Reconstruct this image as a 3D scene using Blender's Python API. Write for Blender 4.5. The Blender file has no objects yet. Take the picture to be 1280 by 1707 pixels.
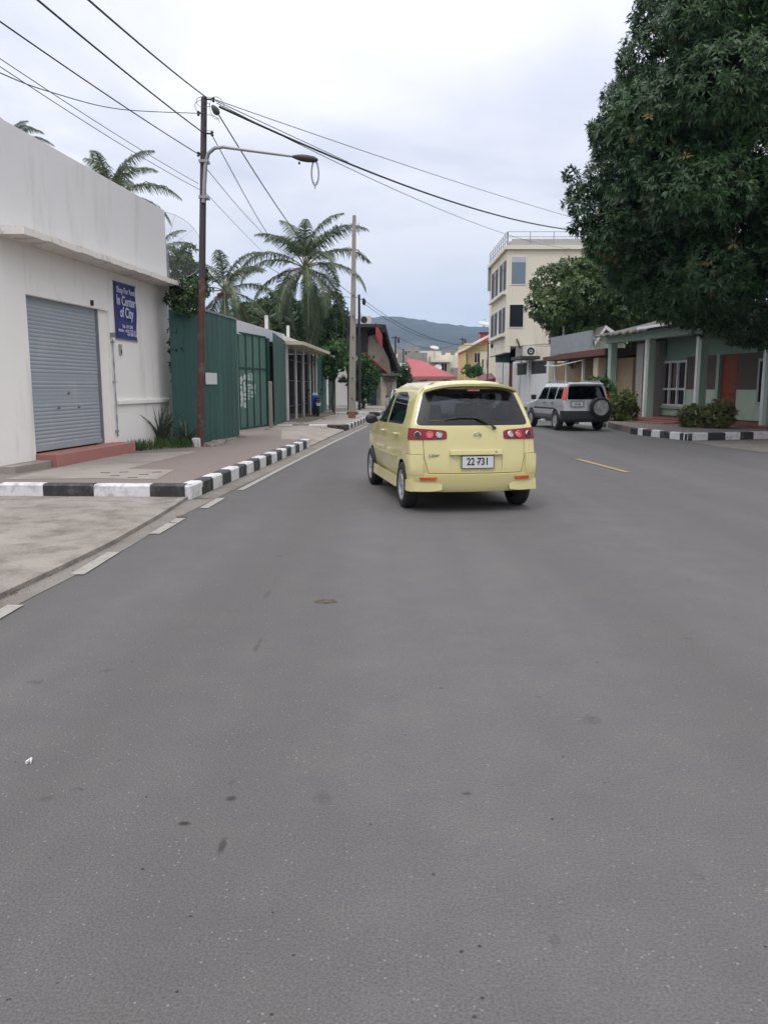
import bpy, bmesh, math, random
import numpy as np
from mathutils import Vector, Matrix
from mathutils.bvhtree import BVHTree
random.seed(7)
R = math.radians
# ------------------------------------------------------------------ camera, world, sun, exposure
F, HZ, CAMH = 1330.0, 645.0, 1.52
TH = math.atan((853.5-HZ)/F); CT, ST = math.cos(TH), math.sin(TH)
sc = bpy.context.scene
col = sc.collection
cam_d = bpy.data.cameras.new('camera'); cam = bpy.data.objects.new('camera', cam_d); col.objects.link(cam)
cam.location = (0, 0, CAMH); cam.rotation_euler = (math.pi/2-TH, 0, 0)
cam_d.sensor_fit = 'VERTICAL'; cam_d.sensor_height = 24; cam_d.lens = 24*F/1707
cam_d.clip_end = 9000; cam_d.clip_start = 0.05
sc.camera = cam
sc.view_settings.view_transform = 'Standard'; sc.view_settings.look = 'None'
sc.view_settings.exposure = 0.09; sc.view_settings.gamma = 1
SUN_EL, SUN_AZ = R(58), R(215)      # high, veiled by cloud
w = bpy.data.worlds.new("World"); sc.world = w; w.use_nodes = True
nt = w.node_tree; nt.nodes.clear()
def N(tree, t, **kw):
    n = tree.nodes.new(t)
    for k, v in kw.items():
        if k in ('operation', 'blend_type', 'data_type', 'sky_type', 'sun_disc', 'sun_elevation', 'sun_rotation', 'noise_dimensions', 'interpolation_type', 'offset', 'feature', 'wave_type', 'bands_direction'): setattr(n, k, v)
        else: n.inputs[k].default_value = v
    return n
def mathn(tree, op, a, b=None, clamp=False):
    n = tree.nodes.new('ShaderNodeMath'); n.operation = op; n.use_clamp = clamp
    for i, v in enumerate((a, b)):
        if v is None: continue
        if hasattr(v, 'is_linked'): tree.links.new(v, n.inputs[i])
        else: n.inputs[i].default_value = v
    return n.outputs[0]
def mixc(tree, f, a, b, mode='MIX'):
    n = tree.nodes.new('ShaderNodeMix'); n.data_type = 'RGBA'; n.blend_type = mode
    for s, v in ((n.inputs[0], f), (n.inputs[6], a), (n.inputs[7], b)):
        if hasattr(v, 'is_linked'): tree.links.new(v, s)
        else: s.default_value = v if not isinstance(v, tuple) else (v+(1,) if len(v) == 3 else v)
    return n.outputs[2]
def ramp(tree, v, stops):
    n = tree.nodes.new('ShaderNodeValToRGB'); e = n.color_ramp.elements
    while len(e) > 1: e.remove(e[-1])
    e[0].position = stops[0][0]; c = stops[0][1]; e[0].color = c if isinstance(c, tuple) else (c, c, c, 1)
    for p, c in stops[1:]:
        x = e.new(p); x.color = (c, c, c, 1) if not isinstance(c, tuple) else (c+(1,) if len(c) == 3 else c)
    tree.links.new(v, n.inputs[0]); return n.outputs[0]
tc = N(nt, 'ShaderNodeTexCoord'); sep = N(nt, 'ShaderNodeSeparateXYZ'); nt.links.new(tc.outputs['Generated'], sep.inputs[0])
elev = mathn(nt, 'MAXIMUM', sep.outputs[2], 0.0)
den = mathn(nt, 'ADD', elev, 0.22)
cmb = N(nt, 'ShaderNodeCombineXYZ')
nt.links.new(mathn(nt, 'DIVIDE', sep.outputs[0], den), cmb.inputs[0]); nt.links.new(mathn(nt, 'DIVIDE', sep.outputs[1], den), cmb.inputs[1])
no = N(nt, 'ShaderNodeTexNoise', Scale=1.15, Detail=5.0, Roughness=0.5, Distortion=0.3); nt.links.new(cmb.outputs[0], no.inputs['Vector'])
cl = ramp(nt, no.outputs[0], [(0.40, 0.0), (0.55, 1.0)])
cloud = mixc(nt, cl, (0.735, 0.745, 0.84), (0.965, 0.955, 0.985))
cloud = mixc(nt, ramp(nt, elev, [(.0, 1.0), (.20, 0.0)]), cloud, (1.03, 1.04, 1.08))
cloud = mixc(nt, ramp(nt, elev, [(.42, 0.0), (.75, 1.0)]), cloud, (0.95, 0.93, 0.935))
# an overcast sky is about three times brighter overhead than at the horizon
gain = mathn(nt, 'ADD', mathn(nt, 'MULTIPLY', mathn(nt, 'POWER', elev, 1.6), 1.75), 0.985)
vm = N(nt, 'ShaderNodeVectorMath', operation='SCALE'); nt.links.new(cloud, vm.inputs[0]); nt.links.new(gain, vm.inputs['Scale'])
bgc = N(nt, 'ShaderNodeBackground', Strength=1.0); nt.links.new(vm.outputs[0], bgc.inputs[0])
sky = N(nt, 'ShaderNodeTexSky', sky_type='NISHITA', sun_disc=False, sun_elevation=SUN_EL, sun_rotation=SUN_AZ)
bgs = N(nt, 'ShaderNodeBackground', Strength=0.05); nt.links.new(sky.outputs[0], bgs.inputs[0])
mxs = N(nt, 'ShaderNodeMixShader'); mxs.inputs[0].default_value = 0.9
nt.links.new(bgs.outputs[0], mxs.inputs[1]); nt.links.new(bgc.outputs[0], mxs.inputs[2])
wo = N(nt, 'ShaderNodeOutputWorld'); nt.links.new(mxs.outputs[0], wo.inputs[0])
sd = bpy.data.lights.new('sun', 'SUN'); sd.energy = 0.8; sd.angle = R(14); sd.color = (1, 0.97, 0.92)
so = bpy.data.objects.new('sun', sd); col.objects.link(so)
# Blender's sky rotation is measured from +Y towards +X
sv = Vector((math.sin(SUN_AZ)*math.cos(SUN_EL), math.cos(SUN_AZ)*math.cos(SUN_EL), math.sin(SUN_EL)))
so.rotation_euler = sv.to_track_quat('Z', 'Y').to_euler()
# ------------------------------------------------------------------ measuring helpers
def ray(px, py):
    a = (px-640)/F; b = (853.5-py)/F
    return Vector((a, CT+b*ST, b*CT-ST))
def gp(px, py, z=0.0):
    d = ray(px, py); t = (z-CAMH)/d.z; return Vector((d.x*t, d.y*t, z))
def at(px, py, Y):
    d = ray(px, py); t = Y/d.y; return Vector((d.x*t, Y, CAMH+d.z*t))
class Frame:                      # a wall line: local x along the wall, local -y towards the road
    def __init__(s, a, b):
        s.a = Vector((a[0], a[1], 0)); d = Vector((b[0]-a[0], b[1]-a[1], 0)); s.L = d.length; s.d = d.normalized()
        s.n = Vector((-s.d.y, s.d.x, 0)); s.rz = math.atan2(s.d.y, s.d.x)
    def hit(s, px, py, y0=0.0):
        d = ray(px, py); o = Vector((0, 0, CAMH)); t = (s.a+s.n*y0-o).dot(s.n)/d.dot(s.n); p = o+d*t
        return (p-s.a).dot(s.d), p.z
# ------------------------------------------------------------------ object helpers
def tag(o, label=None, cat=None, group=None, kind=None):
    if label: o['label'] = label
    if cat: o['category'] = cat
    if group: o['group'] = group
    if kind: o['kind'] = kind
    return o
def empty(name, loc=(0, 0, 0), rz=0.0, parent=None):
    o = bpy.data.objects.new(name, None); col.objects.link(o); o.location = loc; o.rotation_euler = (0, 0, rz)
    o.empty_display_size = 0.2
    if parent: o.parent = parent
    return o
def copy_tree(o, parent=None):
    c = o.copy(); col.objects.link(c); c.parent = parent
    for ch in [x for x in bpy.data.objects if x.parent == o]: copy_tree(ch, c)
    return c
class MB:
    def __init__(s): s.v = []; s.f = []; s.m = []
    def add(s, vs, fs, m=0):
        b = len(s.v); s.v += [tuple(v) for v in vs]; s.f += [tuple(i+b for i in f) for f in fs]; s.m += [m]*len(fs); return s
    def box(s, x0, x1, y0, y1, z0, z1, m=0):
        if x0 > x1: x0, x1 = x1, x0
        if y0 > y1: y0, y1 = y1, y0
        if z0 > z1: z0, z1 = z1, z0
        vs = [(x, y, z) for z in (z0, z1) for y in (y0, y1) for x in (x0, x1)]
        return s.add(vs, [(0, 2, 3, 1), (4, 5, 7, 6), (0, 1, 5, 4), (2, 6, 7, 3), (0, 4, 6, 2), (1, 3, 7, 5)], m)
    def hexa(s, c, m=0):          # 4 bottom then 4 top corners, each anticlockwise from above
        return s.add(c, [(3, 2, 1, 0), (4, 5, 6, 7), (0, 1, 5, 4), (1, 2, 6, 5), (2, 3, 7, 6), (3, 0, 4, 7)], m)
    def prism(s, pts, ext, m=0):  # polygon pts extruded by vector ext
        n = len(pts); e = Vector(ext); a = [Vector(p) for p in pts]; b = [p+e for p in a]
        fs = [tuple(reversed(range(n))), tuple(range(n, 2*n))]+[(i, (i+1) % n, n+(i+1) % n, n+i) for i in range(n)]
        return s.add(a+b, fs, m)
    def poly(s, pts, m=0): return s.add(pts, [tuple(range(len(pts)))], m)
    def tube(s, pts, r, seg=8, m=0, cap=True):
        pts = [Vector(p) for p in pts]; n = len(pts); rs = r if isinstance(r, (list, tuple)) else [r]*n
        vs = []; prev = None
        for i, p in enumerate(pts):
            t = (pts[min(i+1, n-1)]-pts[max(i-1, 0)]).normalized()
            u = (prev-t*prev.dot(t)) if prev is not None else t.orthogonal()
            u.normalize(); prev = u; w_ = t.cross(u)
            for k in range(seg):
                a = 2*math.pi*k/seg; vs.append(p+(u*math.cos(a)+w_*math.sin(a))*rs[i])
        fs = [(i*seg+k, i*seg+(k+1) % seg, (i+1)*seg+(k+1) % seg, (i+1)*seg+k) for i in range(n-1) for k in range(seg)]
        if cap: fs += [tuple(reversed(range(seg))), tuple(range((n-1)*seg, n*seg))]
        return s.add(vs, fs, m)
    def lathe(s, prof, c=(0, 0, 0), axis='x', seg=28, m=0):  # prof: (position along axis, radius)
        vs = []; c = Vector(c)
        for a_, r in prof:
            for k in range(seg):
                t = 2*math.pi*k/seg; p, q = r*math.cos(t), r*math.sin(t)
                vs.append(c+Vector({'x': (a_, p, q), 'y': (q, a_, p), 'z': (p, q, a_)}[axis]))
        fs = [(i*seg+k, i*seg+(k+1) % seg, (i+1)*seg+(k+1) % seg, (i+1)*seg+k) for i in range(len(prof)-1) for k in range(seg)]
        return s.add(vs, fs, m)
    def build(s, name, mats, parent=None, loc=None, smooth=False, rz=0.0, bev=0):
        me = bpy.data.meshes.new(name); me.from_pydata(s.v, [], s.f)
        mats = mats if isinstance(mats, (list, tuple)) else [mats]
        for m in mats: me.materials.append(m)
        me.polygons.foreach_set('material_index', s.m)
        if smooth: me.polygons.foreach_set('use_smooth', [True]*len(s.f))
        me.update()
        if smooth:
            try: me.set_sharp_from_angle(angle=R(40))
            except Exception: pass
        o = bpy.data.objects.new(name, me); col.objects.link(o)
        if parent: o.parent = parent
        if loc: o.location = loc
        o.rotation_euler[2] = rz
        if bev:
            b = o.modifiers.new('bevel', 'BEVEL'); b.width = bev; b.segments = 2; b.limit_method = 'ANGLE'
        return o
def text(body, size, name, mat_, parent, M, bold=0.0, sx=1.0, align='CENTER', depth=0.002):
    cu = bpy.data.curves.new(name, 'FONT'); cu.body = body; cu.size = size; cu.extrude = depth; cu.offset = bold
    cu.align_x = align; cu.align_y = 'CENTER'; cu.resolution_u = 3
    t = bpy.data.objects.new(name, cu); col.objects.link(t)
    dg = bpy.context.evaluated_depsgraph_get(); me = bpy.data.meshes.new_from_object(t.evaluated_get(dg))
    bpy.data.objects.remove(t); me.name = name; me.materials.clear(); me.materials.append(mat_)
    me.transform(M @ Matrix.Diagonal((sx, 1, 1, 1)))
    o = bpy.data.objects.new(name, me); col.objects.link(o); o.parent = parent; return o
FACE = Matrix(((1, 0, 0, 0), (0, 0, -1, 0), (0, 1, 0, 0), (0, 0, 0, 1)))  # text drawn on a wall that faces local -y
# ------------------------------------------------------------------ materials
def mat(name, c, rough=.8, var=.12, sc1=2.0, sc2=30.0, bump=.15, bscale=40.0, metal=0.0, spec=.5, dirt=None, coat=0.0, streak=False, emis=None, back=None, bdist=.01):
    m = bpy.data.materials.new(name); m.use_nodes = True; t = m.node_tree; p = t.nodes['Principled BSDF']; L = t.links.new
    tcn = N(t, 'ShaderNodeTexCoord'); vec = tcn.outputs['Object']
    n1 = N(t, 'ShaderNodeTexNoise', Scale=sc1, Detail=5.0, Roughness=.6); L(vec, n1.inputs['Vector'])
    n2 = N(t, 'ShaderNodeTexNoise', Scale=sc2, Detail=3.0); L(vec, n2.inputs['Vector'])
    v = mathn(t, 'ADD', mathn(t, 'MULTIPLY', mathn(t, 'SUBTRACT', n1.outputs[0], .5), 2*var), mathn(t, 'MULTIPLY', mathn(t, 'SUBTRACT', n2.outputs[0], .5), var))
    v = mathn(t, 'ADD', v, 1.0)
    sv_ = N(t, 'ShaderNodeVectorMath', operation='SCALE'); sv_.inputs[0].default_value = c[:3]; L(v, sv_.inputs['Scale'])
    out = sv_.outputs[0]
    if dirt:                      # (colour, amount 0..1, scale)
        mp = N(t, 'ShaderNodeMapping'); L(vec, mp.inputs[0]); mp.inputs['Scale'].default_value = (1, 1, .16) if streak else (1, 1, 1)
        n3 = N(t, 'ShaderNodeTexNoise', Scale=dirt[2], Detail=6.0, Roughness=.68); L(mp.outputs[0], n3.inputs['Vector'])
        f = ramp(t, n3.outputs[0], [(.62-.32*dirt[1], 0.0), (.80-.2*dirt[1], .85)])
        out = mixc(t, f, out, tuple(dirt[0]))
    if back:
        g = N(t, 'ShaderNodeNewGeometry'); out = mixc(t, g.outputs['Backfacing'], out, tuple(back))
    L(out, p.inputs['Base Color'])
    p.inputs['Roughness'].default_value = rough; p.inputs['Metallic'].default_value = metal
    p.inputs['Specular IOR Level'].default_value = spec; p.inputs['Coat Weight'].default_value = coat; p.inputs['Coat Roughness'].default_value = .06
    if bump:
        bn = N(t, 'ShaderNodeTexNoise', Scale=bscale, Detail=4.0, Roughness=.6); L(vec, bn.inputs['Vector'])
        b = N(t, 'ShaderNodeBump', Strength=bump, Distance=bdist); L(bn.outputs[0], b.inputs['Height']); L(b.outputs[0], p.inputs['Normal'])
    return m
def glassmat(name, tint=(.3, .34, .34), refl=(.8, .85, .9), rough=.02):
    m = bpy.data.materials.new(name); m.use_nodes = True; t = m.node_tree; t.nodes.clear(); L = t.links.new
    tr = N(t, 'ShaderNodeBsdfTransparent'); tr.inputs[0].default_value = tint+(1,)
    gl = N(t, 'ShaderNodeBsdfGlossy', Roughness=rough); gl.inputs[0].default_value = refl+(1,)
    fr = N(t, 'ShaderNodeFresnel', IOR=1.5); mx = N(t, 'ShaderNodeMixShader')
    L(fr.outputs[0], mx.inputs[0]); L(tr.outputs[0], mx.inputs[1]); L(gl.outputs[0], mx.inputs[2])
    o = N(t, 'ShaderNodeOutputMaterial'); L(mx.outputs[0], o.inputs[0]); return m
def leafmat(name, c1, c2, c3=None, clump=.6, gloss=.35, transl=.25):
    m = bpy.data.materials.new(name); m.use_nodes = True; t = m.node_tree; p = t.nodes['Principled BSDF']; L = t.links.new
    tcn = N(t, 'ShaderNodeTexCoord')
    a = N(t, 'ShaderNodeTexNoise', Scale=clump, Detail=3.0); L(tcn.outputs['Object'], a.inputs['Vector'])
    b = N(t, 'ShaderNodeTexNoise', Scale=9.0, Detail=1.0); L(tcn.outputs['Object'], b.inputs['Vector'])
    v = mathn(t, 'ADD', mathn(t, 'MULTIPLY', a.outputs[0], .5), mathn(t, 'MULTIPLY', b.outputs[0], .5))
    out = mixc(t, ramp(t, v, [(.36, 0.0), (.64, 1.0)]), c1, c2)
    if c3: out = mixc(t, ramp(t, b.outputs[0], [(.64, 0.0), (.70, 1.0)]), out, c3)
    L(out, p.inputs['Base Color']); p.inputs['Roughness'].default_value = gloss; p.inputs['Specular IOR Level'].default_value = .45
    tl = N(t, 'ShaderNodeBsdfTranslucent'); L(out, tl.inputs[0]); mx = N(t, 'ShaderNodeMixShader'); mx.inputs[0].default_value = transl
    L(p.outputs[0], mx.inputs[1]); L(tl.outputs[0], mx.inputs[2]); L(mx.outputs[0], t.nodes['Material Output'].inputs[0]); return m
m_asphalt = bpy.data.materials.new('asphalt')
def make_asphalt(m):
    m.use_nodes = True; t = m.node_tree; p = t.nodes['Principled BSDF']; L = t.links.new
    tcn = N(t, 'ShaderNodeTexCoord'); vec = tcn.outputs['Object']
    big = N(t, 'ShaderNodeTexNoise', Scale=.22, Detail=6.0, Roughness=.6); L(vec, big.inputs['Vector'])
    mid = N(t, 'ShaderNodeTexNoise', Scale=2.2, Detail=6.0, Roughness=.7); L(vec, mid.inputs['Vector'])
    fin = N(t, 'ShaderNodeTexNoise', Scale=120.0, Detail=4.0, Roughness=.7); L(vec, fin.inputs['Vector'])
    vo = N(t, 'ShaderNodeTexVoronoi', Scale=150.0); L(vec, vo.inputs['Vector'])
    mp = N(t, 'ShaderNodeMapping'); mp.inputs['Scale'].default_value = (.9, .05, 1); mp.inputs['Rotation'].default_value = (0, 0, R(4)); L(vec, mp.inputs[0])
    lane = N(t, 'ShaderNodeTexNoise', Scale=1.0, Detail=4.0); L(mp.outputs[0], lane.inputs['Vector'])
    c = mixc(t, ramp(t, big.outputs[0], [(.3, 0.0), (.7, 1.0)]), (.092, .0895, .0935), (.111, .1075, .1095))
    c = mixc(t, ramp(t, mid.outputs[0], [(.38, 0.0), (.66, .75)]), c, (.122, .117, .113))
    c = mixc(t, ramp(t, lane.outputs[0], [(.40, 0.0), (.64, .7)]), c, (.083, .080, .078))
    g = N(t, 'ShaderNodeVectorMath', operation='SCALE'); L(c, g.inputs[0])
    L(mathn(t, 'ADD', mathn(t, 'MULTIPLY', mathn(t, 'SUBTRACT', fin.outputs[0], .5), 1.9), 1.0), g.inputs['Scale']); c = g.outputs[0]
    vs = N(t, 'ShaderNodeTexVoronoi', Scale=38.0); L(vec, vs.inputs['Vector'])      # pale chips
    spk = mathn(t, 'MULTIPLY', ramp(t, vs.outputs['Distance'], [(.09, 1.0), (.17, 0.0)]), ramp(t, N1(t, vec, 11.0), [(.50, 0.0), (.56, .75)]))
    c = mixc(t, spk, c, (.24, .23, .21))
    vd = N(t, 'ShaderNodeTexVoronoi', Scale=2.7, Randomness=1.0); L(vec, vd.inputs['Vector'])     # small dark oil drops
    dn = N(t, 'ShaderNodeTexNoise', Scale=26.0, Detail=2.0); L(vec, dn.inputs['Vector'])
    dd = mathn(t, 'ADD', vd.outputs['Distance'], mathn(t, 'MULTIPLY', mathn(t, 'SUBTRACT', dn.outputs[0], .5), .10))
    drop = mathn(t, 'MULTIPLY', ramp(t, dd, [(.045, 1.0), (.08, 0.0)]), ramp(t, N1(t, vec, .9), [(.47, 0.0), (.60, .42)]))
    c = mixc(t, drop, c, (.05, .046, .043))
    # stains with a place of their own on this road
    wv = N(t, 'ShaderNodeTexNoise', Scale=14.0, Detail=5.0, Roughness=.7); L(vec, wv.inputs['Vector'])
    wv2 = N(t, 'ShaderNodeTexNoise', Scale=45.0, Detail=2.0, Roughness=.7); L(vec, wv2.inputs['Vector'])
    s_ = N(t, 'ShaderNodeSeparateXYZ'); L(vec, s_.inputs[0])
    for (px, py, rx, ry, am) in STAINS:
        q = gp(px, py); dx = mathn(t, 'DIVIDE', mathn(t, 'SUBTRACT', s_.outputs[0], q.x), rx); dy = mathn(t, 'DIVIDE', mathn(t, 'SUBTRACT', s_.outputs[1], q.y), ry)
        d2 = mathn(t, 'ADD', mathn(t, 'MULTIPLY', dx, dx), mathn(t, 'MULTIPLY', dy, dy))
        d2 = mathn(t, 'ADD', mathn(t, 'SQRT', d2), mathn(t, 'MULTIPLY', mathn(t, 'SUBTRACT', wv.outputs[0], .5), 2.6 if am < .7 else .9))
        f = ramp(t, d2, [(.45, am), (1.0, 0.0)])
        if am < .7: f = mathn(t, 'MULTIPLY', f, ramp(t, wv2.outputs[0], [(.38, .25), (.55, 1.0)]))
        c = mixc(t, f, c, (.030, .027, .026))
    L(c, p.inputs['Base Color']); p.inputs['Roughness'].default_value = .86; p.inputs['Specular IOR Level'].default_value = .35
    h = mathn(t, 'ADD', mathn(t, 'MULTIPLY', vo.outputs['Distance'], .8), fin.outputs[0])
    b = N(t, 'ShaderNodeBump', Strength=.12, Distance=.003); L(h, b.inputs['Height']); L(b.outputs[0], p.inputs['Normal'])
def N1(t, vec, s_):
    n = N(t, 'ShaderNodeTexNoise', Scale=s_, Detail=2.0); t.links.new(vec, n.inputs['Vector']); return n.outputs[0]
STAINS = [(386, 1331, .024, .026, .85), (371, 1410, .016, .065, .72), (387, 1303, .012, .045, .5), (308, 1373, .026, .018, 1.0), (430, 1075, .018, .16, .5),
          (540, 1330, .05, .05, .3), (988, 1200, .05, .06, .4), (736, 1147, .016, .02, .6), (897, 1161, .014, .016, .6), (446, 990, .025, .16, .5),
          (465, 927, .05, .06, .5), (778, 1323, .024, .014, .7), (133, 1316, .03, .02, .5), (925, 1568, .02, .03, .4), (180, 1118, .05, .04, .4), (60, 1137, .06, .04, .5)]
make_asphalt(m_asphalt)
def brickmat(name, c1, c2, cm, s_, rot=4, bw=.5, bh=.25, rough=.85, ms=.02, dirt=(.2, .18, .15), dam=.5):
    m = bpy.data.materials.new(name); m.use_nodes = True; t = m.node_tree; p = t.nodes['Principled BSDF']; L = t.links.new
    tcn = N(t, 'ShaderNodeTexCoord'); mp = N(t, 'ShaderNodeMapping'); mp.inputs['Rotation'].default_value = (0, 0, R(rot)); L(tcn.outputs['Object'], mp.inputs[0])
    br = N(t, 'ShaderNodeTexBrick', Scale=s_, **{'Mortar Size': ms, 'Brick Width': bw, 'Row Height': bh, 'Color1': c1+(1,), 'Color2': c2+(1,), 'Mortar': cm+(1,)}); L(mp.outputs[0], br.inputs['Vector'])
    n = N(t, 'ShaderNodeTexNoise', Scale=.9, Detail=8.0, Roughness=.7); L(tcn.outputs['Object'], n.inputs['Vector'])
    n2 = N(t, 'ShaderNodeTexNoise', Scale=40.0, Detail=3.0); L(tcn.outputs['Object'], n2.inputs['Vector'])
    c = mixc(t, ramp(t, n.outputs[0], [(.40, 0.0), (.72, dam)]), br.outputs[0], dirt)
    c = mixc(t, mathn(t, 'MULTIPLY', n2.outputs[0], .35), c, (.12, .1, .09))
    L(c, p.inputs['Base Color']); p.inputs['Roughness'].default_value = rough
    b = N(t, 'ShaderNodeBump', Strength=.4, Distance=.006); L(br.outputs['Fac'], b.inputs['Height']); b.invert = True; L(b.outputs[0], p.inputs['Normal']); return m
M = {}
M['paver'] = brickmat('red_paver', (.225, .172, .157), (.195, .155, .143), (.14, .125, .115), 2.6)
M['paver2'] = brickmat('grey_paver', (.20, .165, .155), (.17, .145, .14), (.12, .11, .10), 2.6, rot=-10)
M['concrete'] = mat('rough_concrete', (.27, .245, .22), .95, .42, 1.1, 34, 1.0, 26, dirt=((.12, .105, .09), .5, 2.6), bdist=.03)
M['slab'] = mat('pavement_concrete', (.28, .25, .225), .92, .16, .8, 40, .3, 30, dirt=((.16, .14, .12), .4, 1.1))
M['gutter'] = mat('gutter_concrete', (.185, .17, .152), .92, .22, 1.2, 40, .3, 40, dirt=((.12, .10, .085), .5, 1.6))
M['kerbw'] = mat('white_kerb_paint', (.62, .62, .63), .75, .10, 3, 40, .25, 30, dirt=((.24, .22, .20), .42, 7))
M['kerbb'] = mat('black_kerb_paint', (.022, .023, .024), .6, .3, 3, 40, .25, 30, dirt=((.12, .115, .11), .40, 7))
M['kerbc'] = mat('old_kerb_concrete', (.20, .185, .17), .9, .2, 3, 40, .3, 30)
M['mark'] = mat('road_paint_white', (.30, .285, .26), .7, .12, 3, 60, .2, 60, dirt=((.14, .135, .13), .42, 14))
M['marky'] = mat('road_paint_yellow', (.32, .245, .10), .7, .15, 3, 60, .2, 60, dirt=((.15, .13, .10), .45, 14))
M['dirt'] = mat('bare_earth', (.155, .125, .095), .95, .3, .5, 12, .5, 8, dirt=((.06, .075, .03), .45, .35), bdist=.03)
M['whitewall'] = mat('white_plaster', (.84, .815, .78), .85, .05, .7, 14, .18, 9, dirt=((.58, .555, .51), .22, 1.5), streak=True)
M['parapet'] = mat('weathered_white_plaster', (.70, .69, .69), .85, .05, .8, 14, .2, 9, dirt=((.50, .485, .46), .34, 1.1), streak=True)
M['soffit'] = mat('slab_edge_plaster', (.66, .63, .58), .9, .08, 2, 20, .4, 20, dirt=((.16, .13, .10), .30, 4))
M['shutter'] = mat('grey_steel_shutter', (.31, .345, .38), .6, .08, 1.3, 20, 0, dirt=((.40, .42, .44), .2, 1.2))
M['redstep'] = mat('red_painted_concrete', (.36, .155, .135), .8, .12, 2, 30, .2, 30, dirt=((.30, .18, .15), .35, 3))
M['base'] = mat('bare_cement_base', (.26, .235, .205), .92, .2, 2, 30, .4, 20)
M['banner'] = mat('blue_vinyl_banner', (.032, .042, .19), .45, .12, 2, 10, .1, 5)
M['lettering'] = mat('pale_lettering', (.60, .62, .76), .6, .05)
M['pipe'] = mat('blue_stained_conduit', (.42, .42, .45), .7, .3, 8, 30, .2, 20, dirt=((.05, .06, .15), .62, 5))
M['greensheet'] = mat('green_corrugated_sheet', (.022, .076, .064), .55, .10, .8, 12, .1, 6, dirt=((.030, .13, .10), .38, 1.2), streak=True)
M['gatesheet'] = mat('pale_green_gate_sheet', (.075, .155, .125), .6, .12, 1, 12, .1, 6, dirt=((.09, .18, .15), .4, 1.4), streak=True)
M['greenframe'] = mat('dark_green_frame', (.012, .050, .038), .6, .2)
M['chalk'] = mat('worn_white_paint', (.48, .55, .53), .8, .15, 5, 40)
M['rustpole'] = mat('rusty_red_pole', (.085, .034, .028), .75, .25, 3, 30, .2, 30, dirt=((.20, .15, .12), .36, 5))
M['darkpole'] = mat('dark_steel_pole', (.045, .038, .042), .6, .2, 3, 30)
M['galv'] = mat('galvanised_steel', (.30, .31, .32), .45, .12, 4, 40, 0, metal=.6)
M['concpole'] = mat('concrete_pole', (.30, .275, .235), .9, .12, 1.5, 30, .2, 30, dirt=((.18, .16, .13), .3, 2))
M['black'] = mat('black_rubber', (.012, .012, .013), .75, .1, 5, 40, .1, 60)
M['plastic'] = mat('dark_plastic', (.018, .019, .021), .5, .1, 5, 40)
M['wire'] = mat('wire_insulation', (.018, .018, .02), .6, .1, bump=0)
M['wireg'] = mat('grey_wire', (.10, .10, .105), .6, .1, bump=0)
M['white'] = mat('white_paint', (.62, .62, .61), .6, .07, 2, 20, .08, 20, dirt=((.35, .33, .30), .25, 2))
M['metalroof'] = mat('white_metal_roofing', (.62, .65, .68), .45, .07, 1, 10, 0, dirt=((.4, .4, .4), .2, 1))
M['paperw'] = mat('white_paper', (.6, .61, .6), .8, .08)
M['glassdark'] = mat('dark_window_glass', (.02, .026, .03), .08, .15, 1, 5, 0, spec=.7)
M['glassblue'] = mat('blue_grey_window_glass', (.13, .19, .235), .12, .10, 1, 5, 0, spec=.7)
M['glasspale'] = mat('pale_blind', (.45, .45, .52), .4, .06)
M['cream'] = mat('cream_render', (.70, .65, .54), .88, .05, .5, 10, .1, 9, dirt=((.42, .39, .32), .22, .8), streak=True)
M['creamtrim'] = mat('cream_trim', (.70, .67, .58), .85, .06, 1, 10)
M['greywall'] = mat('grey_render', (.27, .27, .26), .9, .14, 1, 10, dirt=((.14, .14, .13), .4, 1.2), streak=True)
M['teal'] = mat('teal_panel', (.09, .23, .24), .6, .1)
M['maroon'] = mat('maroon_paint', (.15, .035, .045), .6, .15)
M['redroof'] = mat('red_painted_roof', (.33, .050, .058), .55, .10, 1, 10, .1, 10, dirt=((.30, .07, .07), .3, .8))
M['redtank'] = mat('red_tank', (.33, .035, .035), .5, .1)
M['darkwood'] = mat('dark_weathered_boards', (.045, .040, .038), .8, .25, 1, 12)
M['brown'] = mat('brown_fascia', (.11, .045, .035), .75, .15, 2, 20)
M['beige'] = mat('beige_render', (.48, .37, .235), .85, .08, .8, 14, .1, 9, dirt=((.33, .26, .18), .25, 1), streak=True)
M['beigedk'] = mat('ochre_render', (.27, .20, .115), .85, .1, .8, 14)
M['yellowwall'] = mat('pale_yellow_render', (.56, .44, .21), .85, .06, .8, 14)
M['billboard'] = mat('grey_metal_board', (.235, .25, .27), .6, .12, 1.4, 20, 0, dirt=((.30, .31, .33), .35, 2))
M['mint'] = mat('mint_green_render', (.25, .41, .31), .85, .07, .8, 14, .1, 9, dirt=((.2, .31, .25), .3, 1), streak=True)
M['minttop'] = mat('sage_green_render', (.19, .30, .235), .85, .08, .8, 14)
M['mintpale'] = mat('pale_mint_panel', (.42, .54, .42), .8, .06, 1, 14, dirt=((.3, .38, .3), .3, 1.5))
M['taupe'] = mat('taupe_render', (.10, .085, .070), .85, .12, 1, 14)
M['orange'] = mat('orange_door', (.22, .038, .015), .55, .12, 1, 10)
M['greenpost'] = mat('green_post', (.30, .40, .335), .8, .1, 1, 14)
M['oldroof'] = mat('lichened_fibre_roof', (.12, .115, .105), .95, .3, 2, 20, .4, 15, dirt=((.07, .065, .055), .45, 2.5))
M['redtile'] = mat('red_floor_tile', (.22, .085, .075), .7, .15, 1.5, 20)
M['trunk'] = mat('tree_bark', (.085, .07, .055), .95, .3, 4, 30, .5, 25)
M['palmtrunk'] = mat('palm_bark', (.15, .125, .10), .95, .25, 4, 30, .5, 18)
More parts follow.
